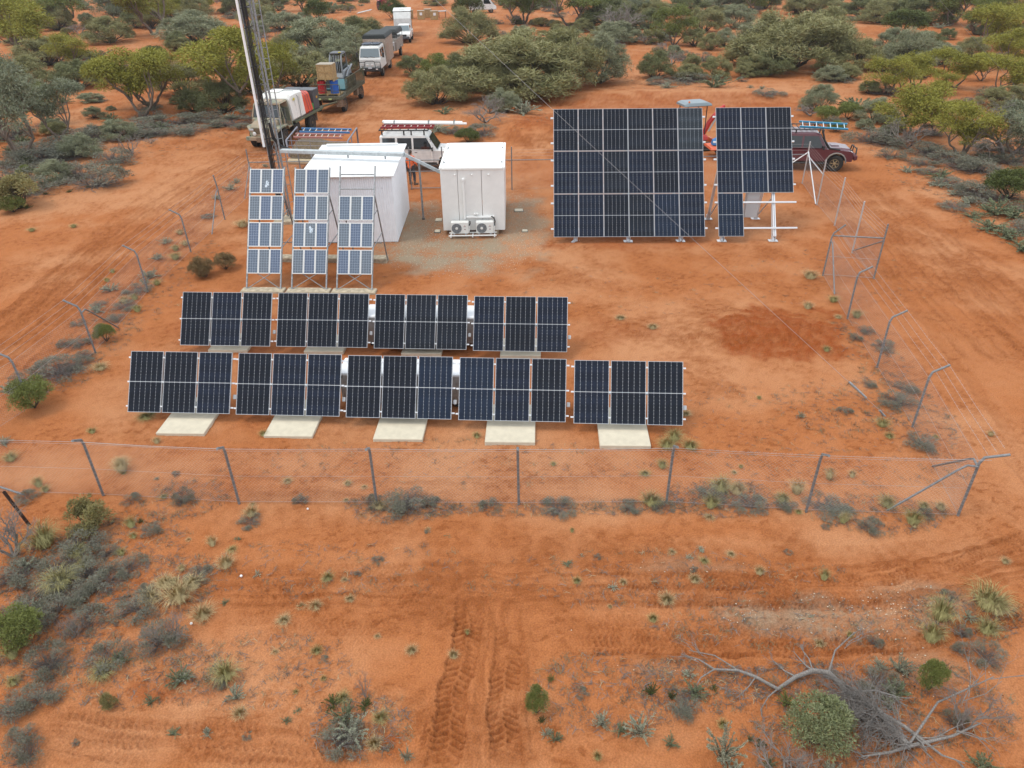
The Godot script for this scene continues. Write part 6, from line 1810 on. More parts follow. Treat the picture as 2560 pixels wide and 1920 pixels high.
func build_person() -> void:
	# standing with weight on one leg, back half turned, arms forward to the open door
	var t := thing("person", "person in orange high visibility shirt and dark trousers beside the white vehicle", "person", on(Vector3(-5.08, 0, -38.0)), deg_to_rad(150.0))
	var skin := mat("skin", 0.42, 0.23, 0.15, 0.6)
	var hip := Vector3(0, 0.94, 0)
	var torso := [[hip, Vector3(0, 1.12, 0.01), 0.125, 0.125], [Vector3(-0.06, 0.95, 0), Vector3(0.06, 0.95, 0), 0.12, 0.12], [Vector3(0, 1.12, 0.01), Vector3(0, 1.36, 0.02), 0.125, 0.13], [Vector3(-0.14, 1.40, 0.02), Vector3(0.14, 1.40, 0.02), 0.085, 0.085]]
	var arms := [[Vector3(-0.18, 1.41, 0.02), Vector3(-0.24, 1.15, 0.08), 0.058, 0.046], [Vector3(0.18, 1.41, 0.02), Vector3(0.25, 1.14, 0.04), 0.058, 0.046]]
	var fore := [[Vector3(-0.24, 1.15, 0.08), Vector3(-0.20, 0.98, 0.26), 0.044, 0.030], [Vector3(0.25, 1.14, 0.04), Vector3(0.27, 0.92, 0.16), 0.044, 0.030]]
	var legs := [[Vector3(-0.09, 0.92, 0), Vector3(-0.14, 0.50, 0.05), 0.088, 0.058], [Vector3(-0.14, 0.50, 0.05), Vector3(-0.19, 0.10, -0.02), 0.058, 0.040], [Vector3(0.09, 0.92, 0), Vector3(0.10, 0.49, 0.02), 0.088, 0.058], [Vector3(0.10, 0.49, 0.02), Vector3(0.11, 0.10, 0.0), 0.058, 0.040]]
	var feet := [[Vector3(-0.19, 0.05, -0.03), Vector3(-0.24, 0.035, 0.14), 0.045, 0.036], [Vector3(0.11, 0.05, -0.02), Vector3(0.15, 0.035, 0.16), 0.045, 0.036]]
	var head := [[Vector3(0, 1.40, 0.02), Vector3(0, 1.52, 0.04), 0.055, 0.052], [Vector3(0, 1.60, 0.045), Vector3(0, 1.66, 0.035), 0.082, 0.088], [Vector3(0, 1.56, 0.08), Vector3(0, 1.585, 0.09), 0.05, 0.05], [Vector3(0, 1.60, 0.13), Vector3(0, 1.585, 0.142), 0.012, 0.014], [Vector3(-0.085, 1.60, 0.03), Vector3(-0.088, 1.63, 0.03), 0.014, 0.016], [Vector3(0.085, 1.60, 0.03), Vector3(0.088, 1.63, 0.03), 0.014, 0.016]]
	var all := torso + arms + fore + legs + feet + head
	var k := nets(all, 0.022, 0.0, 0.04)
	for h in [[Vector3(-0.20, 0.98, 0.26), Vector3(0.02, -0.05, 0.07), -1.0], [Vector3(0.27, 0.92, 0.16), Vector3(0.01, -0.08, 0.04), 1.0]]:
		var w: Vector3 = h[0]
		var d: Vector3 = h[1].normalized()
		var s := d.cross(Vector3(0, 0.3, 1)).normalized()
		var dn := d.cross(s).normalized()
		var fb := [[w, w + d * 0.08, 0.026, 0.030]]
		for i in 4:
			var o := s * (-0.030 + i * 0.020)
			var len: float = [0.062, 0.075, 0.07, 0.055][i]
			var p0 := w + d * 0.085 + o
			var p1 := p0 + d * len * 0.55 + dn * 0.008
			fb.append([p0, p1, 0.0095, 0.009]); fb.append([p1, p1 + d * len * 0.45 + dn * 0.022, 0.009, 0.0075])
		var th := w + d * 0.025 + s * 0.03
		fb.append([th, th + d * 0.035 + s * 0.028, 0.011, 0.010]); fb.append([th + d * 0.035 + s * 0.028, th + d * 0.065 + s * 0.03, 0.010, 0.008])
		var hm := nets(fb, 0.006, 0.0, 0.008)
		k.v.append_array(hm.v); k.n.append_array(hm.n)
	part(t, "body", k, skin)
	part(t, "shirt", nets(torso.slice(0, 4) + arms + [[fore[0][0], fore[0][0].lerp(fore[0][1], 0.75), 0.046, 0.038], [fore[1][0], fore[1][0].lerp(fore[1][1], 0.75), 0.046, 0.038]], 0.022, 0.014, 0.05), mat("hi_vis", 0.75, 0.14, 0.03, 0.8))
	part(t, "trousers", nets([[Vector3(-0.05, 0.96, 0), Vector3(0.05, 0.96, 0), 0.118, 0.118]] + legs, 0.022, 0.02, 0.04), mat("navy_drill", 0.018, 0.022, 0.030, 0.9))
	part(t, "boots", nets(feet + [[legs[1][1], legs[1][1] + Vector3(0, 0.08, 0), 0.05, 0.05], [legs[3][1], legs[3][1] + Vector3(0, 0.08, 0), 0.05, 0.05]], 0.018, 0.012, 0.03), mat("boot", 0.10, 0.06, 0.035, 0.8))
	part(t, "hair", nets([[Vector3(0, 1.65, 0.015), Vector3(0, 1.685, 0.035), 0.09, 0.088]], 0.018, 0.006, 0.02), mat("hair", 0.05, 0.03, 0.018, 0.8))

# ---------------------------------------------------------------- vegetation
func rdir(lowest: float) -> Vector3:
	var a := rng.randf() * TAU
	var y := rng.randf_range(lowest, 1.0)
	var s := sqrt(maxf(0.0, 1.0 - y * y))
	return Vector3(cos(a) * s, y, sin(a) * s)

# leaf-sized faces spread through clumps; each clump is [centre, radii, tone]
func leaves(k: MB, clumps: Array, n: int, ln: float, wd: float, up: float, spread: float, low := -0.6, diamond := false, out := 1.0) -> void:
	var m := clumps.size()
	for i in n:
		var c: Array = clumps[i % m]
		var d := rdir(low)
		var r := pow(rng.randf(), 0.45)
		var p: Vector3 = c[0] + d * c[1] * r
		var o := (d * out + Vector3(0, up, 0) + rdir(-1.0) * spread).normalized()
		var s := o.cross(rdir(-1.0)).normalized() * wd
		var nn := s.cross(o).normalized()
		if nn.dot(d + Vector3(0, 0.4, 0)) < 0.0: nn = -nn
		var l := ln * rng.randf_range(0.6, 1.3)
		var tone: float = c[2] * rng.randf_range(0.72, 1.28)
		k.col = Color(tone * rng.randf_range(0.92, 1.1), tone, tone * rng.randf_range(0.8, 1.05))
		if diamond:
			var q := p + o * l * 0.5
			k.tri(p, q + s, p + o * l, nn); k.tri(p, q - s, p + o * l, nn)
		else:
			k.tri(p - s, p + s, p + o * l, nn)

func bent(k: MB, a: Vector3, b: Vector3, r0: float, r1: float, wob: float, segs := 5, sides := 5) -> void:
	var pts := []
	var rad := []
	var l := a.distance_to(b)
	var off := Vector3.ZERO
	for i in segs + 1:
		var t := float(i) / segs
		if i > 0 and i < segs: off = rdir(-1.0) * wob * l
		pts.append(a.lerp(b, t) + (off if i > 0 and i < segs else Vector3.ZERO))
		rad.append(lerpf(r0, r1, t))
	k.tube(pts, rad, sides, false)

func twigs(k: MB, p: Vector3, d: Vector3, l: float, r: float, depth: int, spread: float, kids := 3, droop := 0.0) -> void:
	var b := (p + d * l)
	var mid := p.lerp(b, 0.5) + rdir(-1.0) * l * 0.08
	k.tube([p, mid, b], [r, r * 0.8, r * 0.55], 4 if r < 0.03 else 6, false)
	if depth <= 0: return
	for i in kids:
		var nd := (d + rdir(-1.0) * spread - Vector3(0, droop, 0)).normalized()
		twigs(k, p.lerp(b, rng.randf_range(0.45, 1.0)), nd, l * rng.randf_range(0.55, 0.8), r * 0.55, depth - 1, spread, kids, droop)

# each builder returns [crown mesh, wood mesh] about 1 m wide and 1 m high, to be scaled
func make_broom(v: int) -> Array:
	var cl := []
	var wood := MB.new()
	for i in 64:
		var d := rdir(-0.05)
		var f := 0.70 + 0.30 * rng.randf()
		var c := Vector3(d.x * 0.40 * f * 1.05, 0.16 + d.y * 0.68 * f, d.z * 0.40 * f * 1.05)
		var s := rng.randf_range(0.06, 0.125)
		cl.append([c, Vector3(s, s * 1.2, s), rng.randf_range(0.7, 1.3)])
		if i % 2 == 0: bent(wood, Vector3(rng.randf_range(-0.04, 0.04), -0.02, rng.randf_range(-0.04, 0.04)), c, 0.011, 0.003, 0.06, 4, 4)
	for i in 8:
		var d := rdir(0.1)
		cl.append([Vector3(d.x * 0.22, 0.3 + d.y * 0.3, d.z * 0.22), Vector3.ONE * 0.13, 0.85])
	var k := MB.new()
	leaves(k, cl, 22000, 0.050, 0.0036, 0.5, 0.9, -0.6, false, 0.4)
	return [k.mesh(), wood.mesh()]

func make_mallee(v: int) -> Array:
	var cl := []
	var wood := MB.new()
	var stems := 2 + v % 3
	for s in stems:
		var an := TAU * s / stems + rng.randf() * 0.8
		var lean := Vector3(cos(an), 0, sin(an)) * rng.randf_range(0.10, 0.24)
		var fork := Vector3(lean.x, rng.randf_range(0.18, 0.30), lean.z)
		bent(wood, Vector3(rng.randf_range(-0.02, 0.02), -0.02, 0), fork, 0.022, 0.013, 0.05, 5, 6)
		for b in 4:
			var d := rdir(0.1)
			var c := fork + Vector3(d.x * 0.26, 0.08 + rng.randf() * 0.52, d.z * 0.26)
			bent(wood, fork, c, 0.012, 0.004, 0.06, 4, 5)
			for q in 6:
				var e := rdir(-0.5)
				var r := rng.randf_range(0.075, 0.13)
				cl.append([c + Vector3(e.x * 0.12, e.y * 0.09 + 0.01, e.z * 0.12), Vector3(r, r * 0.85, r), rng.randf_range(0.75, 1.2)])
				bent(wood, c, cl[-1][0], 0.004, 0.002, 0.05, 2, 3)
	var k := MB.new()
	leaves(k, cl, 15000, 0.038, 0.0044, -0.25, 0.8, -0.8, true)
	return [k.mesh(), wood.mesh()]

func make_shrub(v: int) -> Array:
	var cl := []
	var wood := MB.new()
	for i in 22:
		var d := rdir(-0.05)
		var f := 0.6 + 0.4 * rng.randf()
		var c := Vector3(d.x * 0.38 * f, 0.22 + d.y * 0.5 * f, d.z * 0.38 * f)
		var s := rng.randf_range(0.10, 0.17)
		cl.append([c, Vector3(s, s, s), rng.randf_range(0.72, 1.2)])
		bent(wood, Vector3.ZERO, c, 0.014, 0.004, 0.08, 3, 4)
	var k := MB.new()
	leaves(k, cl, 6500, 0.06, 0.0085, 0.3, 0.9, -0.7, true)
	return [k.mesh(), wood.mesh()]

func make_sprig(v: int) -> Array:
	# loose stems with leaves along them
	var k := MB.new()
	var wood := MB.new()
	for i in 30:
		var d := rdir(0.1)
		d = Vector3(d.x, d.y * 0.9, d.z)
		var l := rng.randf_range(0.3, 0.56)
		var base := Vector3(rng.randf_range(-0.07, 0.07), 0, rng.randf_range(-0.07, 0.07))
		var mid := base + d * l * 0.5 + Vector3(0, 0.12, 0)
		var tip := base + d * l + Vector3(0, 0.22 * rng.randf(), 0)
		wood.tube([base, mid, tip], [0.007, 0.005, 0.003], 3, false)
		var tone := rng.randf_range(0.7, 1.25)
		for j in 90:
			var t := pow(rng.randf(), 0.6)
			var p := base.lerp(mid, t * 2.0) if t < 0.5 else mid.lerp(tip, t * 2.0 - 1.0)
			var o := (rdir(-0.4) + d * 0.5).normalized()
			var s := o.cross(rdir(-1.0)).normalized() * 0.0095
			var q := p + o * rng.randf_range(0.03, 0.06)
			var nn := s.cross(o).normalized()
			if nn.y < 0.0: nn = -nn
			k.col = Color(1, 1, 1) * tone * rng.randf_range(0.75, 1.25)
			var c2 := p.lerp(q, 0.5)
			k.tri(p, c2 + s, q, nn); k.tri(p, c2 - s, q, nn)
	return [k.mesh(), wood.mesh()]

func make_bush(v: int) -> Array:
	# dense rounded bush of fine foliage
	var cl := []
	for i in 40:
		var d := rdir(-0.2)
		var c := Vector3(d.x * 0.38, 0.42 + d.y * 0.42, d.z * 0.38)
		cl.append([c, Vector3.ONE * rng.randf_range(0.09, 0.15), rng.randf_range(0.75, 1.25)])
	for i in 12:
		var d := rdir(-0.3)
		cl.append([Vector3(d.x * 0.18, 0.45 + d.y * 0.3, d.z * 0.18), Vector3.ONE * 0.16, rng.randf_range(0.75, 1.2)])
	var wood := MB.new()
	for i in 8: bent(wood, Vector3.ZERO, cl[i * 5][0], 0.015, 0.005, 0.06, 3, 4)
	var k := MB.new()
	leaves(k, cl, 9000, 0.05, 0.008, 0.35, 0.8, -0.7, true)
	return [k.mesh(), wood.mesh()]

func make_dead(v: int) -> Array:
	var k := MB.new()
	k.col = Color(1, 1, 1)
	for s in 3 + v % 2:
		var an := TAU * s / 3.5 + rng.randf()
		twigs(k, Vector3.ZERO, Vector3(cos(an) * 0.5, 0.8, sin(an) * 0.5).normalized(), 0.36, 0.022, 5, 0.75, 3)
	return [k.mesh(), null]

func make_scrub(v: int) -> Array:
	# grey, half dead low scrub: fine sticks with a thin leaf
	var k := MB.new()
	for i in 70:
		k.col = Color(1, 1, 1) * rng.randf_range(0.6, 1.2)
		var d := rdir(0.12)
		twigs(k, Vector3(rng.randf_range(-0.1, 0.1), 0, rng.randf_range(-0.1, 0.1)), d, rng.randf_range(0.18, 0.32), 0.006, 2, 0.8, 2)
	var cl := []
	for i in 14:
		var d := rdir(0.0)
		cl.append([Vector3(d.x * 0.38, 0.1 + d.y * 0.4, d.z * 0.38), Vector3.ONE * 0.12, rng.randf_range(0.8, 1.25)])
	var l := MB.new()
	leaves(l, cl, 2200, 0.05, 0.006, 0.3, 0.9)
	return [l.mesh(), k.mesh()]

func make_tuft(v: int) -> Array:
	var k := MB.new()
	for i in 620:
		var a := rng.randf() * TAU
		var rr := rng.randf()
		var lean := rr * (0.7 if v % 2 == 0 else 0.95) + rng.randf_range(-0.1, 0.2)
		var o := Vector3(cos(a), 0, sin(a))
		var p := o * rr * 0.22
		var l := rng.randf_range(0.6, 1.05) * (0.75 + 0.25 * rr)
		o = (o + Vector3(rng.randf_range(-1, 1), 0, rng.randf_range(-1, 1)) * 0.45).normalized()
		var tip1 := p + (o * lean * 0.35 + Vector3(0, 0.6, 0)) * l
		var tip2 := p + (o * lean * 0.8 + Vector3(0, maxf(0.25, 1.0 - lean * 0.55), 0)) * l
		var s := o.cross(Vector3.UP) * 0.0045
		k.col = Color(1, 1, 1) * rng.randf_range(0.65, 1.4)
		var nn := (o * 0.35 + Vector3.UP * 0.7).normalized()
		k.tri(p - s, p + s, tip1 + s * 0.7, nn); k.tri(p - s, tip1 + s * 0.7, tip1 - s * 0.7, nn); k.tri(tip1 - s * 0.7, tip1 + s * 0.7, tip2, nn)
	return [k.mesh(), null]

var kinds := {}

func variants(kind: String, f: Callable, n: int) -> void:
	var a := []
	for i in n: a.append(f.call(i))
	kinds[kind] = a

const LOOK := {
	"o": ["broom", "leaf_olive", "broom_bush", "olive green broom bush with domed crown", "bush"],
	"g": ["broom", "greygreen", "broom_bush", "grey green broom bush with domed crown", "bush"],
	"d": ["broom", "darkolive", "broom_bush", "dark olive broom bush with domed crown", "bush"],
	"O": ["broom", "leaf_olive", "acacia_shrub", "olive acacia shrub with rounded crown", "shrub"],
	"G": ["broom", "greygreen", "acacia_shrub", "grey green acacia shrub with rounded crown", "shrub"],
	"D": ["broom", "darkolive", "acacia_shrub", "dark green acacia shrub with rounded crown", "shrub"],
	"m": ["mallee", "yellowgreen", "mallee_tree", "yellow green mallee tree with bare forked stems", "tree"],
	"n": ["mallee", "deepgreen", "mallee_tree", "deep green mallee tree with bare forked stems", "tree"],
	"w": ["mallee", "greyleaf", "wattle_tree", "thin grey leaved wattle tree with twisted stems", "tree"],
	"s": ["sprig", "saltgrey", "saltbush", "silver grey saltbush shrub", "shrub"],
	"h": ["sprig", "sage", "leafy_shrub", "sage green leafy shrub", "shrub"],
	"y": ["shrub", "yellowleaf", "leafy_shrub", "yellowing leafy shrub", "shrub"],
	"b": ["bush", "freshgreen", "round_bush", "dense fresh green rounded bush", "bush"],
	"q": ["bush", "sagebush", "round_bush", "dense grey green rounded bush", "bush"],
	"k": ["bush", "darkgreen", "round_bush", "dense dark green rounded bush", "bush"],
	"r": ["bush", "drybrown", "tumbleweed", "dry brown rounded tumbleweed bush", "bush"],
	"x": ["dead", "deadwood", "dead_shrub", "bare grey dead shrub", "dead shrub"],
	"c": ["scrub", "scrubgrey", "low_scrub", "low grey half dead scrub", "scrub"],
	"t": ["tuft", "spinifex", "grass_tuft", "olive spinifex tuft", "grass tuft"],
	"p": ["tuft", "straw", "grass_tuft", "straw coloured grass tuft", "grass tuft"],
}

const MARKS := [["the camouflage truck", -15.0, -48.0], ["the olive flatbed trailer", -13.0, -60.0], ["the camper truck", -12.7, -76.0], ["the camp trailer", -12.7, -88.0], ["the caravan", -13.9, -107.0], ["the far crates", -13.0, -131.0], ["the red tractor", -22.0, -149.0], ["the white van", -4.2, -141.0], ["the white hut", -6.6, -32.0], ["the cream shelter", -1.5, -32.0], ["the white four wheel drive", -4.7, -41.3], ["the service trailer", -10.3, -41.6], ["the red excavator", 11.0, -44.6], ["the maroon vehicle", 16.4, -40.3], ["the lattice mast", -10.1, -32.3], ["the blue module racks", -7.3, -25.5], ["the seven panel table", 10.3, -29.5], ["the eighteen panel table", 5.0, -29.5], ["the west end of the five-array row", -8.9, -16.2], ["the middle of the five-array row", -3.0, -15.7], ["the east end of the five-array row", 3.0, -15.3], ["the west end of the four-array row", -8.9, -20.0], ["the east end of the four-array row", 0.2, -19.3], ["the rusty picket", -11.6, -12.0], ["the fallen tree", 6.6, -8.2], ["the corner post with two stays", 9.8, -12.0], ["the fence return panel", 12.6, -25.0], ["the dug earth patch", 7.6, -20.4], ["the guy wire anchor", 9.9, -15.8], ["the middle of the front fence", 0.1, -12.6], ["the east half of the front fence", 5.0, -12.4], ["the west half of the front fence", -5.0, -12.7], ["the road fence's braced post", -13.2, -20.2], ["the road fence near the racks", -13.3, -28.8], ["the road fence's straight post", -13.3, -32.9], ["the deep wheel ruts", -1.0, -7.6], ["the gravelly wheel tracks", 4.5, -10.0], ["the bare sand south of the front fence", -4.0, -9.0]]

func near_mark(x: float, z: float) -> String:
	var best := ""
	var bd := 1e9
	for m in MARKS:
		var d := Vector2(x - m[1], z - m[2]).length()
		if d < bd:
			bd = d
			best = m[0]
	if bd > 45.0: return "in the far bush"
	return ("beside " if bd < 3.0 else ("near " if bd < 12.0 else "out beyond ")) + best

func plant(code: String, x: float, z: float, w: float, h: float) -> Node3D:
	var q: Array = LOOK[code]
	var vs: Array = kinds["sprig" if q[0] == "bush" and h < 0.62 and code != "r" else q[0]]
	var pick: Array = vs[rng.randi() % vs.size()]
	var o := Node3D.new()
	o.name = numbered(q[2])
	add_child(o)
	o.position = Vector3(x, gh(x, z) - 0.02, z)
	o.rotation.y = rng.randf() * TAU
	if q[0] == "mallee": h = maxf(h, w * 0.7)
	var wob := rng.randf_range(0.94, 1.06)
	o.scale = Vector3(w * wob, h, w / wob)
	var nm := near_mark(x, z)
	var sz := "small " if h < 0.3 else ("tall " if h > 2.6 else ("broad " if w > 2.6 * h else ""))
	tag(o, sz + q[3] + " " + nm, q[4], "plants " + nm)
	var leafm: Material = mats[q[1]]
	var woodm: Material = mats["bark"] if q[0] != "mallee" else mats["pale_bark"]
	if q[0] == "scrub": woodm = mats["scrub_stick"]
	if q[0] == "dead": part(o, "branches", pick[0], mats["deadwood"])
	elif q[0] == "tuft": part(o, "blades", pick[0], leafm)
	else:
		part(o, "crown", pick[0], leafm)
		part(o, "trunk" if q[0] == "mallee" else "stems", pick[1], woodm)
	return o

const NORTHWEST := [
	["c", -24.95, -37.33, 3.60, 1.42],
	["c", -27.46, -39.99, 3.56, 1.73],
	["c", -28.09, -44.42, 4.46, 1.34],
	["c", -27.24, -46.02, 4.31, 1.22],
	["c", -23.26, -43.61, 3.29, 1.33],
	["c", -28.54, -49.75, 4.61, 1.17],
	["c", -28.89, -42.91, 3.24, 1.57],
	["h", -25.20, -41.53, 1.58, 1.03],
	["s", -25.90, -39.03, 1.25, 0.74],
	["G", -24.74, -39.67, 2.27, 1.38],
	["G", -25.93, -44.83, 2.81, 1.62],
	["c", -24.04, -50.79, 4.38, 1.02],
	["c", -21.73, -51.32, 3.79, 0.91],
	["h", -23.98, -52.17, 1.92, 0.92],
	["s", -19.93, -54.56, 1.67, 0.76],
	["G", -25.68, -49.57, 2.76, 1.46],
	["c", -19.53, -53.32, 4.25, 0.93],
	["m", -20.69, -58.23, 8.84, 6.47],
	["m", -26.96, -56.17, 6.85, 5.42],
	["m", -27.94, -60.20, 6.20, 3.02],
	["m", -18.78, -62.73, 4.35, 4.45],
	["m", -53.85, -88.82, 9.88, 5.96],
	["m", -70.19, -113.28, 7.84, 5.16],
	["m", -49.65, -113.39, 12.42, 4.89],
	["m", -72.04, -150.16, 11.96, 3.74],
	["m", -55.66, -147.36, 10.06, 3.32],
	["n", -69.41, -125.54, 10.80, 5.05],
	["m", -44.78, -81.20, 5.27, 3.03],
	["w", -29.39, -44.49, 5.30, 6.55],
	["w", -29.81, -49.83, 4.62, 4.26],
	["n", -33.13, -54.27, 2.99, 2.93],
	["g", -39.75, -103.13, 10.17, 4.24],
	["o", -51.80, -104.63, 7.27, 3.66],
	["o", -49.12, -84.85, 7.48, 3.36],
	["o", -43.41, -70.22, 5.87, 3.05],
	["d", -38.59, -69.80, 5.00, 2.67],
	["o", -27.38, -65.49, 5.50, 3.06],
	["d", -21.38, -57.42, 4.19, 2.75],
	["d", -24.03, -58.48, 2.49, 1.99],
	["k", -38.88, -87.23, 2.81, 1.63],
	["o", -34.62, -73.16, 2.61, 1.60],
	["g", -33.51, -108.47, 3.76, 2.52],
	["g", -32.62, -117.02, 6.74, 2.99],
	["o", -25.07, -79.24, 4.21, 2.55],
	["d", -21.86, -66.10, 3.97, 3.26],
	["g", -19.78, -85.19, 10.01, 4.89],
	["o", -18.16, -68.03, 6.92, 3.52],
	["g", -16.48, -78.39, 6.02, 3.35],
	["d", -18.36, -100.47, 7.59, 3.53],
	["o", -15.90, -92.28, 3.77, 2.90],
	["k", -30.16, -130.45, 4.85, 3.29],
	["o", -23.90, -85.63, 4.53, 3.17],
	["c", -21.94, -38.82, 3.72, 1.82],
	["c", -23.77, -40.24, 3.07, 1.50],
	["c", -26.94, -43.82, 3.85, 1.07],
	["c", -29.92, -46.18, 3.46, 1.11],
	["c", -27.26, -49.03, 3.64, 1.16],
	["c", -25.95, -53.03, 5.21, 1.11],
	["c", -23.69, -53.91, 4.62, 1.13],
	["c", -21.64, -54.68, 4.01, 1.08],
	["x", -23.00, -45.20, 1.98, 1.89],
	["y", -23.99, -35.02, 2.73, 2.02],
	["s", -29.48, -53.27, 0.98, 0.56],
	["s", -26.28, -41.59, 1.05, 0.77],
	["s", -24.24, -38.94, 0.90, 0.59],
	["h", -24.77, -38.55, 1.23, 0.97],
	["b", -24.01, -34.45, 1.35, 0.86],
	["k", -28.05, -42.86, 0.81, 0.69],
	["s", -20.28, -52.64, 1.29, 0.68],
	["s", -19.10, -55.13, 1.35, 0.77],
	["c", -17.89, -54.42, 3.00, 0.95],
	["s", -22.11, -52.76, 1.10, 0.56],
	["b", -26.67, -40.40, 1.03, 0.76],
	["h", -31.11, -46.25, 1.15, 0.84],
	["c", -33.33, -50.06, 3.71, 1.76],
	["s", -28.46, -47.26, 1.18, 0.63],
	["c", -16.75, -60.63, 2.20, 0.83],
	["c", -17.87, -58.01, 2.12, 0.73],
]
const NORTH := [
	["o", 0.90, -63.14, 12.55, 5.40],
	["o", 4.51, -66.06, 8.32, 5.33],
	["g", 7.95, -68.55, 6.15, 4.61],
	["o", -1.85, -66.62, 7.19, 3.98],
	["o", 0.13, -61.20, 6.29, 2.89],
	["d", -3.85, -66.79, 4.80, 3.29],
	["o", -5.60, -59.76, 5.72, 3.07],
	["b", -6.50, -72.39, 3.10, 2.28],
	["d", -8.85, -74.22, 3.75, 2.10],
	["o", -4.58, -98.75, 8.04, 4.58],
	["k", -6.12, -130.51, 5.23, 3.94],
	["k", -18.27, -130.89, 4.64, 3.30],
	["g", -0.24, -55.85, 3.07, 1.92],
	["x", -1.24, -54.31, 2.99, 1.57],
	["s", 1.10, -54.94, 3.02, 1.58],
	["c", -1.73, -48.01, 2.98, 1.14],
	["h", -4.64, -55.36, 1.86, 0.96],
	["s", -4.73, -50.18, 2.48, 1.01],
	["k", -2.56, -46.59, 1.74, 0.95],
	["c", -3.60, -49.43, 1.83, 1.00],
	["x", -1.50, -51.35, 3.48, 1.35],
	["n", 2.48, -120.36, 9.68, 4.56],
	["n", 8.94, -114.19, 10.53, 4.64],
	["d", 14.61, -112.14, 9.71, 4.56],
	["x", 14.89, -104.71, 8.49, 4.29],
	["g", 13.23, -96.54, 6.75, 2.77],
	["w", 13.58, -127.33, 8.76, 3.86],
	["d", 13.42, -70.54, 3.79, 2.61],
	["o", 17.52, -74.46, 2.12, 1.86],
	["o", 18.77, -70.04, 3.34, 2.15],
	["c", 15.74, -68.58, 5.33, 1.29],
	["c", 13.03, -67.15, 2.41, 1.12],
	["s", 13.40, -64.85, 1.95, 0.80],
	["n", 19.57, -93.10, 5.43, 4.58],
	["o", 26.09, -105.90, 5.52, 3.59],
	["g", 31.74, -110.89, 6.40, 3.41],
	["o", 21.77, -91.98, 3.76, 2.42],
	["o", 22.83, -88.60, 3.11, 2.06],
	["g", 25.16, -91.58, 3.21, 2.22],
	["d", 19.86, -112.61, 5.20, 2.89],
	["o", 23.51, -125.72, 6.49, 3.19],
	["d", 29.33, -132.80, 8.35, 3.35],
	["g", 36.21, -135.96, 9.32, 3.42],
	["n", 39.46, -131.06, 7.50, 3.31],
	["d", 21.19, -134.19, 6.90, 3.38],
	["o", -13.78, -158.28, 5.39, 2.06],
	["d", -46.65, -166.98, 5.67, 2.49],
	["c", 11.17, -93.26, 5.99, 1.48],
	["c", 5.10, -91.88, 3.22, 1.07],
]
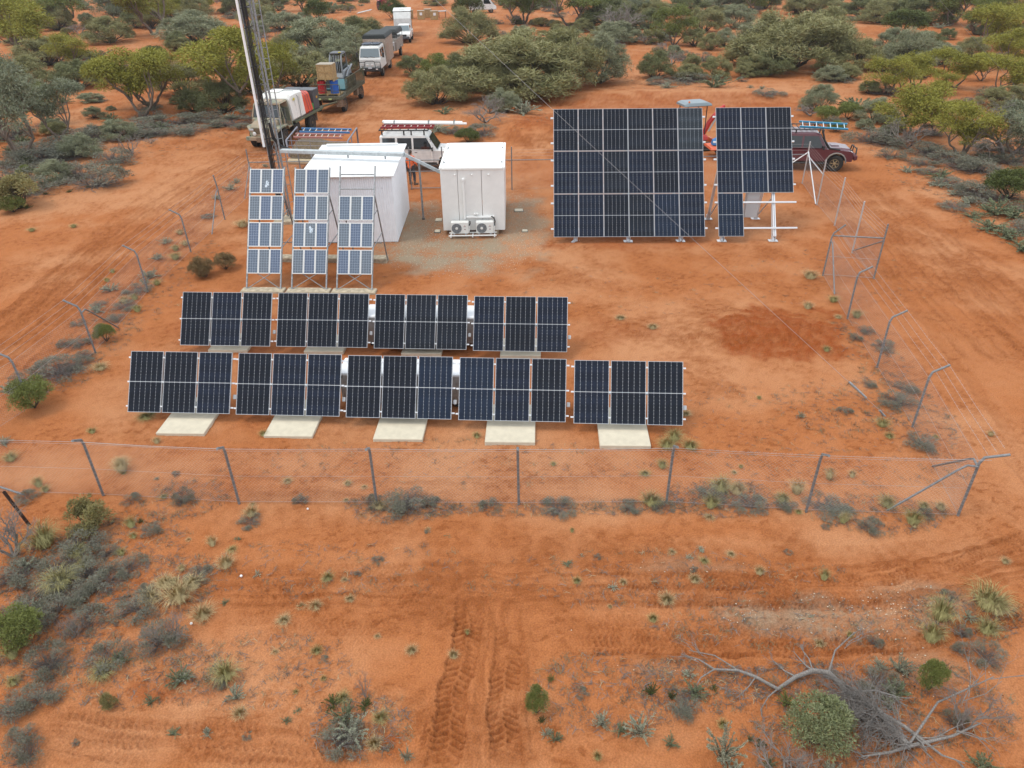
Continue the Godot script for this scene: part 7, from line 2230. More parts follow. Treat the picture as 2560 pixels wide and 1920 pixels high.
const NORTHEAST := [
	["o", 27.00, -74.66, 11.96, 5.97],
	["o", 33.42, -82.92, 8.30, 5.20],
	["g", 26.81, -83.66, 7.38, 4.39],
	["o", 23.56, -77.39, 5.50, 3.11],
	["d", 24.07, -71.62, 5.97, 2.34],
	["o", 32.95, -73.50, 5.24, 3.09],
	["o", 30.06, -68.49, 2.87, 1.51],
	["g", 37.29, -72.51, 5.61, 4.08],
	["w", 37.08, -72.54, 2.59, 2.75],
	["k", 49.71, -100.03, 5.81, 3.11],
	["g", 41.73, -85.64, 4.53, 2.72],
	["o", 52.97, -114.03, 7.23, 3.49],
	["d", 58.48, -113.19, 9.79, 4.60],
	["n", 60.58, -109.71, 9.51, 5.02],
	["n", 58.37, -98.87, 6.90, 4.58],
	["m", 50.95, -84.58, 7.46, 4.00],
	["m", 56.37, -87.83, 6.69, 5.02],
	["m", 46.16, -72.19, 5.59, 3.69],
	["m", 30.24, -60.71, 4.22, 2.55],
	["m", 33.62, -63.54, 4.21, 2.19],
	["m", 36.73, -63.27, 4.95, 2.53],
	["m", 40.71, -66.30, 3.18, 2.20],
	["m", 37.75, -58.17, 5.30, 2.62],
	["m", 34.11, -60.39, 2.56, 1.57],
	["m", 24.89, -46.29, 5.05, 2.99],
	["m", 26.05, -42.26, 4.00, 3.16],
	["m", 27.18, -47.39, 3.24, 2.51],
	["x", 27.92, -41.13, 4.43, 4.16],
	["w", 28.14, -40.62, 3.87, 3.66],
	["x", 31.16, -49.79, 2.77, 2.04],
	["g", 22.45, -54.98, 2.89, 2.14],
	["h", 25.22, -54.77, 3.01, 1.95],
	["g", 25.07, -51.37, 3.16, 1.79],
	["h", 25.79, -50.17, 2.17, 1.18],
	["b", 21.68, -51.61, 1.91, 1.09],
	["b", 23.46, -52.08, 1.92, 1.22],
	["b", 21.25, -48.43, 1.20, 0.75],
	["x", 21.39, -53.45, 2.95, 0.93],
	["c", 22.39, -45.85, 3.72, 1.38],
	["c", 23.41, -44.96, 3.38, 1.09],
	["x", 23.82, -44.02, 3.32, 1.86],
	["o", 45.98, -78.19, 3.70, 2.52],
	["g", 41.84, -75.52, 4.03, 2.45],
	["d", 45.30, -85.23, 4.51, 2.27],
	["c", 20.63, -60.51, 2.93, 0.83],
	["c", 28.81, -67.39, 3.23, 0.75],
	["s", 20.06, -63.63, 0.77, 0.50],
	["s", 20.81, -62.93, 0.76, 0.50],
	["k", 29.67, -68.53, 1.64, 0.91],
	["c", 24.36, -42.89, 2.97, 1.05],
	["c", 24.89, -40.81, 3.37, 1.01],
	["c", 25.37, -38.90, 3.48, 1.13],
	["c", 25.57, -36.32, 3.05, 1.16],
	["c", 22.49, -38.61, 1.73, 0.64],
	["c", 22.37, -36.49, 2.12, 0.71],
	["s", 21.41, -38.94, 0.99, 0.64],
	["h", 22.54, -37.73, 1.70, 0.82],
	["s", 21.84, -36.36, 1.41, 0.61],
	["c", 22.94, -34.16, 3.34, 1.12],
	["k", 24.02, -34.11, 2.45, 1.55],
	["h", 22.67, -31.46, 1.87, 0.93],
	["h", 20.81, -30.03, 1.80, 0.82],
	["s", 21.70, -33.51, 1.32, 0.58],
	["h", 20.84, -31.55, 1.25, 0.56],
	["h", 20.84, -28.89, 1.75, 0.88],
	["s", 21.80, -34.96, 1.14, 0.46],
	["h", 20.62, -27.58, 1.31, 0.78],
	["c", 20.70, -32.87, 1.73, 0.53],
	["c", 29.58, -42.58, 2.69, 1.30],
	["c", 22.89, -40.44, 2.06, 0.66],
	["m", 67.94, -105.64, 7.34, 4.85],
	["d", 53.23, -120.93, 7.64, 3.68],
	["o", 49.35, -129.37, 8.89, 3.27],
]
const WESTFENCE := [
	["b", -13.35, -17.00, 1.27, 0.99],
	["b", -13.17, -20.90, 0.69, 0.67],
	["r", -11.85, -26.10, 1.00, 0.87],
	["r", -11.22, -26.81, 0.95, 0.73],
	["r", -11.73, -26.01, 0.71, 0.53],
	["s", -14.37, -17.76, 0.93, 0.77],
	["c", -13.56, -18.77, 1.81, 0.94],
	["c", -14.25, -18.26, 1.09, 0.78],
	["c", -13.28, -19.32, 0.99, 0.48],
	["s", -14.88, -24.92, 0.79, 0.55],
	["s", -14.51, -23.07, 0.71, 0.57],
	["s", -13.90, -26.09, 0.89, 0.61],
	["c", -13.69, -23.41, 0.99, 0.46],
	["c", -13.79, -24.80, 1.20, 0.48],
	["s", -14.82, -29.87, 0.72, 0.50],
	["s", -14.42, -28.01, 0.68, 0.52],
	["t", -13.65, -27.98, 0.49, 0.44],
	["t", -13.09, -23.09, 0.39, 0.36],
	["t", -13.61, -24.07, 0.34, 0.33],
	["p", -13.86, -23.80, 0.43, 0.40],
	["t", -13.36, -25.41, 0.39, 0.34],
	["t", -14.05, -29.02, 0.39, 0.37],
	["p", -13.86, -29.56, 0.43, 0.37],
	["p", -14.62, -31.01, 0.41, 0.34],
	["t", -15.65, -26.71, 0.26, 0.23],
	["t", -15.43, -25.80, 0.28, 0.25],
	["c", -14.70, -23.64, 0.66, 0.32],
	["c", -13.60, -22.49, 0.80, 0.38],
	["c", -14.71, -22.18, 0.63, 0.28],
	["c", -13.96, -20.67, 0.90, 0.43],
	["c", -14.41, -20.69, 0.60, 0.37],
	["p", -12.48, -19.07, 0.48, 0.32],
	["c", -13.42, -19.90, 0.73, 0.30],
	["s", -14.67, -36.04, 0.61, 0.42],
	["s", -14.52, -37.60, 0.97, 0.63],
	["s", -14.63, -38.86, 0.65, 0.49],
	["p", -12.09, -31.80, 0.71, 0.47],
	["c", -14.14, -33.18, 0.87, 0.31],
	["p", -9.18, -15.20, 0.26, 0.23],
	["t", -9.96, -16.34, 0.50, 0.24],
	["t", -11.11, -15.72, 0.27, 0.21],
	["t", -9.87, -16.56, 0.20, 0.18],
	["k", -23.64, -35.00, 0.55, 0.37],
	["k", -23.96, -37.28, 0.38, 0.29],
	["t", -21.53, -31.61, 0.42, 0.26],
	["t", -19.86, -32.03, 0.38, 0.26],
	["k", -22.94, -37.63, 0.43, 0.29],
	["k", -22.36, -38.42, 0.39, 0.25],
	["t", -26.66, -42.29, 0.53, 0.32],
	["s", -13.86, -25.56, 0.46, 0.34],
	["s", -13.92, -42.06, 0.58, 0.42],
]
const FRONTFENCE := [
	["c", -7.59, -12.87, 0.60, 0.63],
	["c", -8.83, -12.90, 0.54, 0.30],
	["c", -4.90, -12.81, 0.43, 0.33],
	["c", -2.42, -12.59, 1.26, 0.70],
	["c", -3.18, -12.69, 0.53, 0.41],
	["p", -3.05, -12.56, 0.32, 0.25],
	["c", -1.90, -12.66, 0.53, 0.30],
	["c", -0.53, -12.55, 0.63, 0.25],
	["c", 1.04, -12.44, 0.94, 0.30],
	["t", 3.11, -12.58, 0.53, 0.38],
	["c", 3.35, -12.46, 0.63, 0.30],
	["c", 2.61, -12.43, 0.63, 0.25],
	["t", 4.44, -12.44, 0.42, 0.46],
	["t", 4.79, -12.99, 0.54, 0.49],
	["c", 4.59, -12.83, 0.75, 0.36],
	["p", 5.14, -12.90, 0.43, 0.36],
	["c", 5.32, -12.42, 0.94, 0.35],
	["t", 6.10, -12.56, 0.36, 0.38],
	["c", 6.15, -12.40, 0.63, 0.30],
	["p", 6.52, -12.87, 0.36, 0.55],
	["p", 7.46, -13.35, 0.28, 0.50],
	["p", 8.03, -13.42, 0.22, 0.28],
	["t", 3.61, -13.88, 0.29, 0.34],
	["t", 8.37, -12.35, 0.42, 0.41],
	["p", 7.27, -11.92, 0.22, 0.35],
	["t", 7.20, -11.87, 0.22, 0.30],
	["c", 7.73, -11.69, 0.70, 0.35],
	["t", 8.69, -11.81, 0.44, 0.45],
	["c", 9.10, -12.02, 0.41, 0.35],
	["p", 9.52, -12.24, 0.27, 0.30],
	["t", 9.17, -12.28, 0.27, 0.27],
	["p", 8.67, -11.67, 0.16, 0.21],
	["c", 7.08, -12.38, 1.25, 0.22],
	["t", 3.87, -14.67, 0.49, 0.43],
	["t", 4.12, -15.01, 0.47, 0.43],
	["t", 4.45, -14.65, 0.47, 0.29],
	["t", 0.98, -14.04, 0.16, 0.17],
	["t", -0.93, -15.25, 0.26, 0.21],
	["t", -6.50, -15.45, 0.27, 0.21],
	["p", -9.55, -14.03, 0.45, 0.56],
	["p", -9.71, -14.30, 0.32, 0.31],
	["t", -11.32, -13.54, 0.31, 0.36],
	["t", -11.04, -13.33, 0.22, 0.25],
	["c", -11.32, -13.04, 0.65, 0.41],
	["t", -12.58, -14.56, 0.39, 0.34],
	["s", -13.16, -15.26, 0.48, 0.38],
	["t", -9.89, -13.09, 0.15, 0.17],
	["t", 9.66, -15.49, 0.36, 0.35],
	["t", 9.61, -14.97, 0.28, 0.20],
	["c", 10.58, -16.57, 1.14, 0.54],
	["c", 11.17, -17.27, 0.79, 0.34],
	["c", 10.24, -17.55, 0.53, 0.25],
	["c", 8.96, -16.16, 0.50, 0.30],
	["s", 7.71, -15.97, 0.27, 0.33],
	["c", 10.28, -14.66, 1.05, 0.43],
	["t", 9.71, -19.47, 0.31, 0.23],
	["t", 11.32, -23.09, 0.42, 0.32],
	["p", 10.24, -22.57, 0.45, 0.32],
	["p", 11.24, -25.13, 0.69, 0.41],
	["t", 11.60, -21.81, 0.40, 0.41],
	["c", 11.42, -20.64, 0.60, 0.40],
	["c", 10.86, -20.19, 0.59, 0.33],
	["c", 11.60, -19.71, 0.86, 0.42],
	["p", 10.92, -21.66, 0.28, 0.21],
	["t", 6.87, -16.91, 0.15, 0.15],
	["t", 5.51, -13.84, 0.13, 0.14],
	["p", 4.66, -16.16, 0.32, 0.15],
	["p", 4.65, -21.19, 0.40, 0.20],
	["p", 3.68, -21.90, 0.41, 0.17],
	["p", 12.23, -15.01, 0.19, 0.23],
	["t", 10.78, -14.94, 0.17, 0.15],
]
const SOUTH := [
	["c", -10.13, -10.58, 1.13, 0.64],
	["c", -9.25, -11.49, 1.19, 0.66],
	["c", -9.21, -10.82, 1.24, 0.65],
	["c", -8.20, -10.30, 0.93, 0.51],
	["c", -9.27, -9.40, 1.14, 0.75],
	["c", -8.64, -10.06, 0.82, 0.51],
	["c", -7.95, -10.79, 0.86, 0.44],
	["c", -7.29, -9.69, 0.99, 0.56],
	["c", -8.12, -9.37, 0.88, 0.56],
	["c", -8.47, -7.55, 0.86, 0.61],
	["p", -6.42, -10.26, 0.46, 0.34],
	["p", -7.11, -9.92, 0.45, 0.33],
	["c", -6.42, -10.51, 0.66, 0.34],
	["c", -5.87, -12.13, 0.62, 0.27],
	["c", -2.82, -6.96, 0.82, 0.54],
	["c", 2.81, -7.44, 0.70, 0.44],
	["c", 6.23, -7.82, 0.79, 0.49],
	["c", 8.35, -8.35, 0.74, 0.50],
	["y", -9.35, -11.99, 1.07, 1.05],
	["t", -10.06, -11.50, 0.68, 0.81],
	["x", -10.56, -11.17, 1.46, 1.40],
	["s", -10.10, -10.86, 0.54, 0.52],
	["t", -9.18, -11.15, 0.43, 0.42],
	["t", -8.87, -10.81, 0.29, 0.39],
	["t", -8.45, -12.04, 0.29, 0.38],
	["k", -8.31, -12.19, 0.17, 0.19],
	["t", -9.09, -10.31, 0.61, 0.59],
	["t", -8.24, -11.68, 0.20, 0.21],
	["t", -8.28, -11.19, 0.20, 0.24],
	["b", -9.11, -8.95, 0.94, 0.89],
	["s", -9.31, -9.62, 0.62, 0.56],
	["c", -9.29, -10.08, 1.01, 0.51],
	["c", -8.83, -9.72, 1.08, 0.63],
	["c", -8.33, -8.45, 0.83, 0.91],
	["x", -8.22, -9.06, 0.52, 0.63],
	["t", -9.11, -8.66, 0.34, 0.45],
	["c", -7.29, -8.53, 0.92, 0.57],
	["t", -7.28, -8.24, 0.41, 0.30],
	["h", -7.08, -8.53, 0.42, 0.35],
	["p", -6.56, -9.91, 0.64, 0.59],
	["p", -6.98, -10.27, 0.37, 0.39],
	["p", -5.96, -9.50, 0.50, 0.28],
	["c", -6.53, -8.92, 1.02, 0.75],
	["x", -6.33, -8.97, 0.77, 0.75],
	["c", -7.30, -10.16, 0.46, 0.28],
	["p", -5.95, -10.81, 0.42, 0.34],
	["p", -6.45, -11.43, 0.26, 0.35],
	["p", -6.82, -10.70, 0.17, 0.24],
	["p", -5.89, -12.36, 0.37, 0.30],
	["c", -8.66, -10.68, 0.95, 0.52],
	["c", -8.62, -11.20, 0.59, 0.40],
	["c", -7.93, -11.89, 0.61, 0.35],
	["h", -5.87, -8.08, 0.48, 0.54],
	["s", -5.80, -8.13, 0.41, 0.37],
	["t", -5.08, -8.16, 0.46, 0.42],
	["c", -5.12, -8.02, 0.32, 0.27],
	["s", -4.79, -7.75, 0.41, 0.47],
	["h", -6.19, -7.68, 0.28, 0.32],
	["y", -6.86, -7.61, 0.31, 0.42],
	["c", -8.14, -7.80, 0.87, 0.49],
	["c", -7.78, -6.73, 0.66, 0.80],
	["c", -8.03, -7.04, 0.60, 0.37],
	["t", -8.78, -8.09, 0.24, 0.23],
	["h", -2.85, -7.33, 0.51, 0.61],
	["k", -3.10, -7.59, 0.36, 0.37],
	["k", -2.54, -7.53, 0.31, 0.27],
	["s", -2.69, -7.04, 0.68, 0.49],
	["x", -2.57, -7.71, 0.32, 0.85],
	["b", 0.33, -7.40, 0.42, 0.68],
	["b", 0.60, -8.01, 0.18, 0.25],
	["k", 0.40, -7.23, 0.17, 0.25],
	["s", 1.39, -7.17, 0.38, 0.42],
	["s", 1.97, -7.00, 0.57, 0.66],
	["h", 1.67, -7.05, 0.30, 0.30],
	["h", 0.61, -6.90, 0.27, 0.37],
	["s", 0.47, -6.99, 0.25, 0.27],
	["k", 2.28, -7.71, 0.27, 0.57],
	["k", 2.61, -7.62, 0.19, 0.42],
	["h", 3.02, -7.70, 0.47, 0.49],
	["s", 3.02, -8.06, 0.32, 0.25],
	["q", 4.74, -6.80, 1.08, 1.03],
	["s", 3.20, -6.55, 0.67, 1.23],
	["s", 3.27, -6.26, 0.57, 0.49],
	["x", 4.05, -6.25, 1.13, 0.73],
	["s", 4.75, -6.24, 0.42, 0.49],
	["b", 7.01, -7.72, 0.49, 0.76],
	["s", 6.71, -8.09, 0.45, 0.74],
	["h", 6.38, -7.64, 0.55, 0.61],
	["s", 6.39, -8.19, 0.33, 0.32],
	["t", 7.98, -9.23, 0.52, 0.65],
	["t", 9.00, -9.49, 0.71, 0.63],
	["t", 7.57, -8.76, 0.47, 0.50],
	["s", 8.50, -9.22, 0.30, 0.38],
	["c", 8.21, -8.85, 0.34, 0.33],
	["t", 8.66, -8.90, 0.43, 0.38],
	["p", 9.11, -9.37, 0.53, 0.43],
	["c", 7.96, -8.45, 0.41, 0.38],
	["t", 6.18, -10.25, 0.24, 0.34],
	["t", 6.12, -8.84, 0.15, 0.18],
	["c", 6.52, -8.68, 0.34, 0.30],
	["p", 4.93, -10.40, 0.24, 0.26],
	["t", 1.25, -11.68, 0.12, 0.21],
	["p", 2.93, -9.72, 0.36, 0.21],
	["p", 3.59, -10.24, 0.28, 0.18],
	["t", 2.59, -9.28, 0.23, 0.18],
	["b", 4.53, -7.50, 0.39, 0.37],
	["h", 7.15, -6.34, 0.50, 0.56],
	["c", 7.13, -7.12, 0.45, 0.49],
	["x", 7.19, -6.96, 0.90, 1.08],
	["s", 6.19, -7.39, 0.35, 0.42],
	["t", 3.34, -7.10, 0.20, 0.20],
	["h", 3.72, -6.85, 0.16, 0.32],
	["p", -1.12, -8.52, 0.22, 0.18],
	["p", -1.89, -8.63, 0.25, 0.18],
	["t", -0.90, -9.02, 0.10, 0.18],
	["s", -1.74, -6.63, 0.26, 0.49],
	["t", -3.78, -7.82, 0.11, 0.13],
	["h", 2.45, -6.80, 0.30, 0.32],
	["k", 3.85, -6.77, 0.22, 0.30],
	["h", 3.89, -6.43, 0.29, 0.37],
	["t", 1.25, -6.59, 0.17, 0.20],
	["s", -5.03, -7.08, 0.23, 0.25],
	["h", -3.81, -7.30, 0.20, 0.20],
	["t", -3.36, -8.08, 0.13, 0.13],
	["k", 3.36, -7.78, 0.19, 0.20],
	["p", 10.01, -10.61, 0.19, 0.18],
	["c", 8.41, -9.73, 0.36, 0.28],
]

func dead_log() -> void:
	# the long fallen tree at the lower right
	var m: Material = mats["log_grey"]
	var pts := [Vector3(6.086, 0.000, -6.627), Vector3(5.916, 0.000, -7.250), Vector3(5.590, 0.000, -7.587), Vector3(5.386, 0.000, -7.939), Vector3(5.140, 0.000, -8.023), Vector3(4.823, 0.000, -7.910), Vector3(4.423, 0.000, -7.737), Vector3(4.136, 0.000, -7.922), Vector3(3.820, 0.000, -8.031), Vector3(3.477, 0.000, -8.053)]
	var t := thing("fallen_tree", "long bleached fallen tree with bent trunk and bare branches, beside a round green bush", "dead tree", Vector3.ZERO)
	var p := []
	var r := []
	for i in pts.size():
		var y: float = [0.12, 0.13, 0.15, 0.17, 0.16, 0.12, 0.1, 0.13, 0.14, 0.13][i]
		p.append(pts[i] + Vector3(rng.randf_range(-0.04, 0.04), y, rng.randf_range(-0.04, 0.04)))
		r.append(lerpf(0.066, 0.018, float(i) / (pts.size() - 1)))
	ptube(t, "trunk", p, r, m, 9)
	var defs := [[9, Vector3(2.919, 0.000, -8.391), 0.55, 0.024], [9, Vector3(2.983, 0.000, -7.708), 0.2, 0.02], [8, Vector3(3.079, 0.000, -8.473), 0.5, 0.02], [4, Vector3(4.960, 0.000, -8.313), 0.5, 0.03], [5, Vector3(4.524, 0.000, -8.279), 0.3, 0.025], [4, Vector3(5.074, 0.000, -8.437), 0.6, 0.02], [2, Vector3(6.343, 0.000, -7.462), 0.6, 0.03], [3, Vector3(6.138, 0.000, -8.764), 0.7, 0.025], [1, Vector3(6.582, 0.000, -6.489), 0.4, 0.06], [0, Vector3(7.395, 0.000, -6.943), 0.8, 0.04], [0, Vector3(8.039, 0.000, -7.736), 1.0, 0.03], [0, Vector3(5.343, 0.000, -6.508), 0.3, 0.04], [6, Vector3(4.035, 0.000, -7.354), 0.15, 0.02], [7, Vector3(3.698, 0.000, -7.582), 0.15, 0.018]]
	for q in defs:
		var a: Vector3 = p[q[0]]
		var b: Vector3 = q[1] + Vector3(0, q[2] * 0.3, 0)
		var k := MB.new()
		var d := (b - a)
		var mid := a.lerp(b, 0.5) + rdir(-0.3) * d.length() * 0.1
		k.tube([a, mid, b], [q[3] * 0.75, q[3] * 0.55, q[3] * 0.3], 6, false)
		for i in 4: twigs(k, a.lerp(b, rng.randf_range(0.4, 1.0)), (d.normalized() + rdir(-0.6) * 0.7).normalized(), d.length() * 0.3, q[3] * 0.3, 4, 0.75, 2, 0.12)
		part(t, "branch", k, m)
	# fine brush along the thick end
	for s in 3:
		var k := MB.new()
		for i in 75:
			var f := rng.randf()
			var a: Vector3 = p[0].lerp(p[2], f) + rdir(-0.5) * 0.12
			var d := (Vector3(rng.randf_range(-0.9, 0.1), rng.randf_range(-0.25, 0.5), rng.randf_range(-0.7, 0.5))).normalized()
			twigs(k, a, d, rng.randf_range(0.2, 0.5), 0.007, 3, 0.8, 2, 0.1)
		part(t, "brushwood", k, m)

func build_plants() -> void:
	var t0 := Time.get_ticks_msec()
	foliage("leaf_olive", 0.275, 0.262, 0.130)
	foliage("greygreen", 0.275, 0.283, 0.185)
	foliage("darkolive", 0.185, 0.193, 0.095)
	foliage("sagebush", 0.215, 0.235, 0.125)
	foliage("yellowgreen", 0.275, 0.262, 0.055)
	foliage("deepgreen", 0.165, 0.185, 0.058)
	foliage("greyleaf", 0.225, 0.240, 0.165)
	foliage("saltgrey", 0.360, 0.365, 0.270)
	foliage("sage", 0.215, 0.240, 0.140)
	foliage("yellowleaf", 0.270, 0.235, 0.105)
	foliage("freshgreen", 0.185, 0.205, 0.065)
	foliage("darkgreen", 0.105, 0.125, 0.042)
	foliage("drybrown", 0.235, 0.165, 0.085)
	foliage("scrubgrey", 0.190, 0.185, 0.145)
	foliage("spinifex", 0.40, 0.36, 0.16)
	foliage("straw", 0.550, 0.440, 0.240)
	mat("bark", 0.075, 0.055, 0.042, 0.9)
	mat("pale_bark", 0.17, 0.125, 0.095, 0.85)
	var ss := mat("scrub_stick", 0.155, 0.13, 0.115, 0.9)
	ss.vertex_color_use_as_albedo = true
	mat("deadwood", 0.20, 0.17, 0.15, 0.9)
	worn("log_grey", 0.31, 0.28, 0.255, 0.9, 0.0, 0.25, 0.6, 71)
	variants("broom", make_broom, 4)
	variants("mallee", make_mallee, 5)
	variants("shrub", make_shrub, 4)
	variants("bush", make_bush, 3)
	variants("sprig", make_sprig, 6)
	variants("dead", make_dead, 4)
	variants("scrub", make_scrub, 4)
	variants("tuft", make_tuft, 4)
	print("plant variants ", Time.get_ticks_msec() - t0)
	for q in NORTHWEST: plant(q[0], q[1], q[2], q[3], q[4])
	for q in NORTH: plant(q[0], q[1], q[2], q[3], q[4])
	for q in NORTHEAST: plant(q[0], q[1], q[2], q[3], q[4])
	for q in WESTFENCE: plant(q[0], q[1], q[2], q[3], q[4])
	for q in FRONTFENCE: plant(q[0], q[1], q[2], q[3], q[4])
	for q in SOUTH: plant(q[0], q[1], q[2], q[3], q[4])
	# farther bush fading out behind: still single plants
	for i in 190:
		var z := -rng.randf_range(120.0, 250.0)
		var x := rng.randf_range(-0.85, 0.8) * absf(z)
		if x > -30.0 and x < -6.0 and z > -165.0: continue
		if x > -6.0 and x < 14.0 and z > -150.0: continue
		var code: String = ["o", "g", "d", "m", "n", "o", "m", "w"][rng.randi() % 8]
		var w := rng.randf_range(4.0, 8.0)
		plant(code, x, z, w, w * rng.randf_range(0.5, 0.75))
	# scrub filling the ground between them
	for i in 680:
		var z := -rng.randf_range(50.0, 200.0)
		var side := rng.randi() % 3
		var x := 0.0
		if side == 0: x = rng.randf_range(-0.64 * absf(z), -17.5 - (absf(z) - 50.0) * 0.06)
		elif side == 1: x = rng.randf_range(16.0, 0.60 * absf(z) + 4.0)
		else:
			z = -rng.randf_range(80.0, 200.0)
			x = rng.randf_range(-4.0, 22.0)
			if z > -150.0 and x < -2.0: continue
		if side == 0 and z > -62.0 and x > -26.0: continue
		if n_low.get_noise_2d(x * 1.6, z * 1.6) < -0.22: continue
		var code: String = ["c", "c", "G", "h", "s", "O", "D", "c", "x", "G", "y", "O"][rng.randi() % 12]
		var w := rng.randf_range(1.2, 3.8)
		plant(code, x, z, w, w * rng.randf_range(0.4, 0.65))
	# low scrub beside the road and the eastern track
	for i in 120:
		var x := rng.randf_range(-48.0, -23.0) if i % 2 == 0 else rng.randf_range(21.0, 38.0)
		var z := rng.randf_range(-64.0, -43.0) if i % 2 == 0 else rng.randf_range(-52.0, -27.0)
		if i % 2 == 1 and x < 19.0 + (z + 52.0) * 0.10: continue
		if i % 2 == 0 and z > -46.0 + (x + 23.0) * -0.1 + 2.0: continue
		var w := rng.randf_range(0.7, 2.4)
		plant(["c", "c", "s", "h", "G", "c", "h", "x"][rng.randi() % 8], x, z, w, w * rng.randf_range(0.35, 0.6))
	# small seedlings and grass wisps on the open sand
	for i in 110:
		var z := -rng.randf_range(6.8, 14.0)
		var x := rng.randf_range(-0.62, 0.62) * absf(z) + rng.randf_range(-4.0, 4.0)
		if absf(x + 0.6) < 1.6 and z > -11.0: continue
		if n_mid.get_noise_2d(x * 0.5, z * 0.5) < -0.1: continue
		var w := rng.randf_range(0.10, 0.30)
		plant(["p", "t", "h", "s", "p", "c"][rng.randi() % 6], x, z, w, w * rng.randf_range(0.4, 0.8))
	dead_log()
	litter()
	print("plants done ", Time.get_ticks_msec() - t0)

# patches of fallen twigs and leaf litter: u, v, spread, count
const LITTER := [
	[1.25, -12.46, 4.37, 0.25, 260],
	[4.76, -12.67, 1.26, 0.64, 200],
	[8.12, -12.12, 1.42, 0.60, 160],
	[-2.63, -12.52, 1.26, 0.47, 160],
	[-7.62, -12.95, 0.97, 0.66, 120],
	[-8.49, -11.33, 1.39, 1.11, 220],
	[-7.17, -10.28, 1.31, 0.86, 220],
	[-8.65, -9.38, 1.15, 1.32, 520],
	[-9.94, -10.58, 0.86, 1.14, 300],
	[-6.70, -8.33, 1.49, 0.77, 200],
	[-4.55, -8.29, 1.65, 0.77, 140],
	[-2.56, -7.20, 0.84, 0.58, 160],
	[1.45, -7.73, 1.26, 0.80, 160],
	[3.06, -7.88, 1.27, 0.54, 200],
	[5.04, -7.84, 1.58, 0.45, 260],
	[5.05, -6.83, 1.47, 0.62, 240],
	[6.84, -7.46, 1.38, 0.77, 240],
	[8.44, -9.28, 1.04, 0.65, 160],
	[10.60, -16.34, 1.12, 2.03, 220],
	[11.05, -19.43, 0.84, 2.03, 120],
	[8.74, -16.39, 1.49, 1.36, 100],
	[7.58, -13.97, 3.34, 1.09, 100],
	[-13.58, -20.82, 1.22, 1.93, 120],
	[-13.44, -23.98, 1.53, 2.39, 120],
	[-13.70, -18.78, 1.27, 1.10, 120],
	[-13.26, -27.96, 1.15, 2.03, 80],
	[-25.40, -48.28, 6.13, 7.70, 300],
	[-25.33, -40.78, 3.72, 5.74, 260],
	[-21.94, -52.75, 4.63, 5.98, 220],
	[23.06, -36.45, 2.96, 4.74, 320],
	[21.70, -30.88, 1.59, 3.59, 220],
	[23.21, -46.40, 3.36, 3.58, 200],
	[14.86, -66.29, 4.66, 4.50, 140],
	[-0.57, -53.49, 3.92, 6.13, 140],
	[6.11, -16.01, 2.45, 1.75, 80],
	[-1.24, -14.19, 5.67, 0.93, 120],
	[-3.92, -10.71, 2.86, 0.77, 120],
	[2.67, -10.32, 3.69, 0.74, 140],
	[5.07, -9.12, 2.57, 0.53, 160],
	[-0.05, -23.89, 8.26, 2.38, 80],
	[11.24, -25.13, 4.26, 2.58, 80],
]

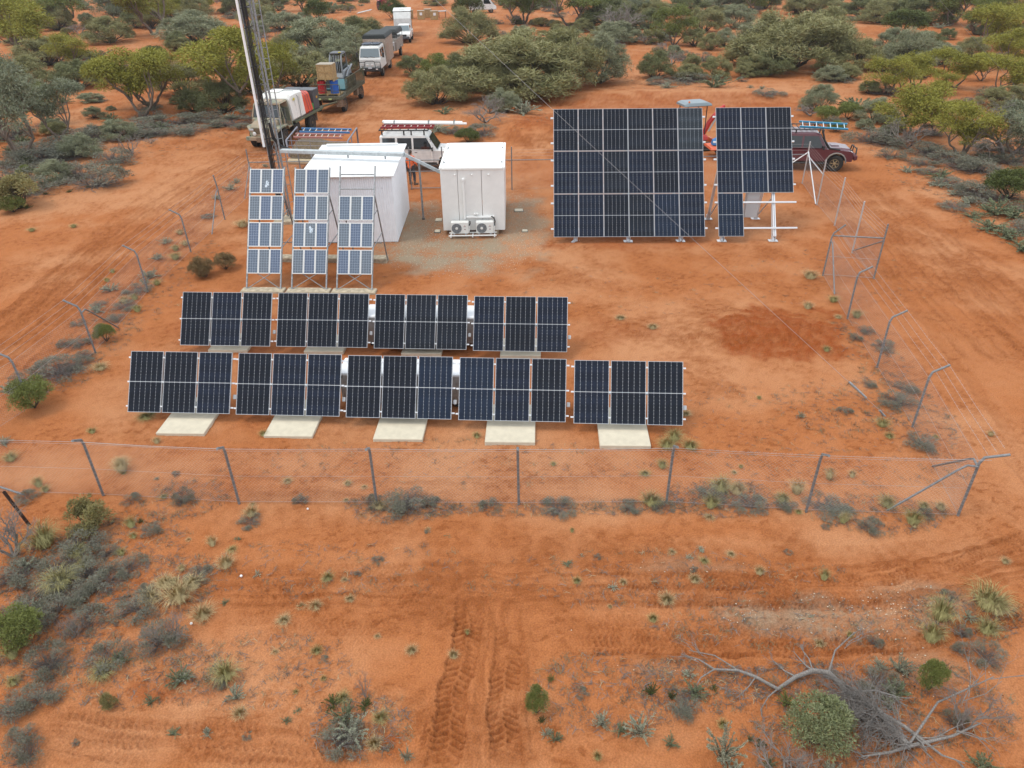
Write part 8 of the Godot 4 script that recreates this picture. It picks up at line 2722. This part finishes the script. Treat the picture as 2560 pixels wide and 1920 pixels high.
func litter() -> void:
	var tw_ := MB.new()
	tw_.tube([Vector3(-0.5, 0, 0), Vector3(-0.1, 0.12, 0.1), Vector3(0.5, 0.02, -0.05)], [0.035, 0.03, 0.015], 3, false)
	tw_.tube([Vector3(-0.05, 0.1, 0.1), Vector3(0.3, 0.14, 0.3)], [0.03, 0.015], 3, false)
	var xs := []
	var cs := []
	for q in LITTER:
		for i in int(q[4] * 1.6):
			var a := rng.randf() * TAU
			var r := sqrt(rng.randf())
			var x: float = q[0] + cos(a) * r * q[2]
			var z: float = q[1] + sin(a) * r * q[3]
			var l := rng.randf_range(0.05, 0.17)
			var b := Basis(Vector3.UP, rng.randf() * TAU).scaled(Vector3(l, l * 0.8, l))
			xs.append(Transform3D(b, Vector3(x, gh(x, z) + 0.012, z)))
			cs.append(Color(0.13, 0.115, 0.105) * rng.randf_range(0.5, 1.5) if rng.randf() < 0.9 else Color(0.34, 0.27, 0.16))
	_scatter("twig_litter", tw_, xs, cs, 0.9)
	var lf := MB.new()
	for i in 26:
		var a := rng.randf() * TAU
		var p := Vector3(cos(a), 0, sin(a)) * rng.randf() * 0.7
		var d := (rdir(0.0) + Vector3(0, 0.3, 0)).normalized() * rng.randf_range(0.2, 0.4)
		var s := d.cross(rdir(-1.0)).normalized() * 0.022
		lf.tri(p - s, p + s, p + d, Vector3(0, 1, 0))
	xs = []; cs = []
	for q in LITTER:
		for i in int(q[4] * 0.8):
			var a := rng.randf() * TAU
			var r := sqrt(rng.randf())
			var x: float = q[0] + cos(a) * r * q[2] * 1.1
			var z: float = q[1] + sin(a) * r * q[3] * 1.1
			var l := rng.randf_range(0.08, 0.22)
			xs.append(Transform3D(Basis(Vector3.UP, rng.randf() * TAU).scaled(Vector3(l, l, l)), Vector3(x, gh(x, z), z)))
			cs.append([Color(0.12, 0.115, 0.095), Color(0.13, 0.14, 0.09), Color(0.22, 0.19, 0.11), Color(0.10, 0.085, 0.07)][rng.randi() % 4] * rng.randf_range(0.7, 1.3))
	_scatter("ground_cover", lf, xs, cs, 0.9)
	# pale stones in the gravel patches
	var st := MB.new()
	st.lathe(Vector3.ZERO, Vector3.UP, [[0.3, -0.2], [0.5, 0.05], [0.35, 0.3], [0.08, 0.38]], 6)
	xs = []; cs = []
	for q in PATCHES:
		if q[4] != 2: continue
		for i in int(900 * q[5] * minf(q[2] * q[3], 6.0) / 4.0):
			var a := rng.randf() * TAU
			var r := sqrt(rng.randf()) * 1.1
			var x: float = q[0] + cos(a) * r * q[2]
			var z: float = q[1] + sin(a) * r * q[3]
			var l := rng.randf_range(0.012, 0.034)
			xs.append(Transform3D(Basis(Vector3.UP, rng.randf() * TAU).scaled(Vector3(l, l * 0.7, l * 0.8)), Vector3(x, gh(x, z) + 0.01, z)))
			cs.append([Color(0.50, 0.44, 0.34), Color(0.36, 0.34, 0.29), Color(0.58, 0.50, 0.40), Color(0.25, 0.23, 0.21)][rng.randi() % 4])
	_scatter("gravel", st, xs, cs, 0.85)
	# a few white scraps on the sand
	for q in [[Vector3(-6.117, 0.000, -9.302), 0.028], [Vector3(-4.665, 0.000, -12.500), 0.025], [Vector3(-5.541, 0.000, -10.496), 0.03], [Vector3(5.393, 0.000, -7.360), 0.07]]:
		var k := MB.new()
		k.lathe(Vector3.ZERO, Vector3(0.2, 1, 0.1), [[q[1] * 0.6, 0.0], [q[1], 0.02], [q[1] * 0.7, 0.04]], 7)
		single("white_scrap", k, mat("paper", 0.72, 0.72, 0.72, 0.8), "small white scrap lying on the red sand", "litter", on(q[0]) + Vector3(0, 0.02, 0), rng.randf() * 6.0, "white scraps")

func _scatter(called: String, shape: MB, xs: Array, cs: Array, rough: float) -> void:
	var mm := MultiMesh.new()
	mm.transform_format = MultiMesh.TRANSFORM_3D
	mm.use_colors = true
	mm.mesh = shape.mesh()
	mm.instance_count = xs.size()
	for i in xs.size():
		mm.set_instance_transform(i, xs[i])
		mm.set_instance_color(i, cs[i])
	var o := MultiMeshInstance3D.new()
	o.name = called
	o.multimesh = mm
	var m := StandardMaterial3D.new()
	m.vertex_color_use_as_albedo = true
	m.roughness = rough
	m.cull_mode = BaseMaterial3D.CULL_DISABLED
	o.material_override = m
	add_child(o)
	tag(o, {"twig_litter": "dry grey twigs scattered over the red sand", "ground_cover": "thin grey green ground cover and leaf litter on the sand", "gravel": "pale gravel stones in patches on the sand"}[called], "ground cover", "", "stuff")

func _ready() -> void:
	# camera, sky, sun and exposure
	var cam := Camera3D.new()
	cam.name = "camera"
	add_child(cam)
	cam.transform = Transform3D(Basis(Vector3(0.999883, -0.013031, 0.008026), Vector3(0.015304, 0.851357, -0.524363), Vector3(0.000000, 0.524424, 0.851457)), Vector3(0, 11.0, 0))
	cam.fov = 55.86
	cam.far = 3000.0
	cam.current = true
	var env := Environment.new()
	env.background_mode = Environment.BG_SKY
	var sky := Sky.new()
	var sm := ProceduralSkyMaterial.new()
	sm.sky_top_color = Color(0.85, 0.885, 0.925)
	sm.sky_horizon_color = Color(0.80, 0.82, 0.84)
	sm.ground_horizon_color = Color(0.70, 0.62, 0.55)
	sm.ground_bottom_color = Color(0.60, 0.42, 0.30)
	sm.sky_curve = 0.2
	sm.sun_angle_max = 1.0
	sky.sky_material = sm
	env.sky = sky
	env.background_energy_multiplier = 1.2
	env.tonemap_mode = Environment.TONE_MAPPER_LINEAR
	env.tonemap_exposure = 1.62
	env.sdfgi_enabled = true
	env.ssao_enabled = true
	env.ssil_enabled = true
	env.fog_enabled = true
	env.fog_density = 0.0002
	env.fog_light_color = Color(0.82, 0.84, 0.86)
	var we := WorldEnvironment.new()
	we.name = "environment"
	we.environment = env
	add_child(we)
	var sun := DirectionalLight3D.new()
	sun.name = "sun"
	sun.light_energy = 0.35
	sun.light_angular_distance = 20.0
	sun.light_color = Color(1.0, 0.97, 0.92)
	sun.shadow_enabled = true
	add_child(sun)
	sun.rotation = Vector3(deg_to_rad(-62.0), deg_to_rad(-75.0), 0)

	rng.seed = 20240611
	n_low.seed = 5; n_low.frequency = 0.035; n_low.fractal_octaves = 3
	n_mid.seed = 8; n_mid.frequency = 0.35; n_mid.fractal_octaves = 3
	n_fine.seed = 13; n_fine.frequency = 2.6; n_fine.fractal_octaves = 3
	# low banks of pushed-up sand: x, z, rx, rz, height
	var b1 := Vector3(1.588, 0.000, -49.086)
	var b2 := Vector3(-18.356, 0.000, -56.036)
	var b3 := Vector3(13.252, 0.000, -62.118)
	var b4 := Vector3(-2.528, 0.000, -53.327)
	var b5 := Vector3(8.488, 0.000, -20.803)
	mounds = [[b1.x, b1.z, 3.2, 3.0, 0.75], [b2.x, b2.z, 2.4, 1.6, 0.7], [b3.x, b3.z, 12.0, 2.2, 0.35], [b4.x, b4.z, 4.0, 2.0, 0.4], [b5.x, b5.z, 2.2, 1.1, 0.34]]

	build_ground()
	build_compound()
	build_vehicles()
	build_plants()
	print("all ", Time.get_ticks_msec())
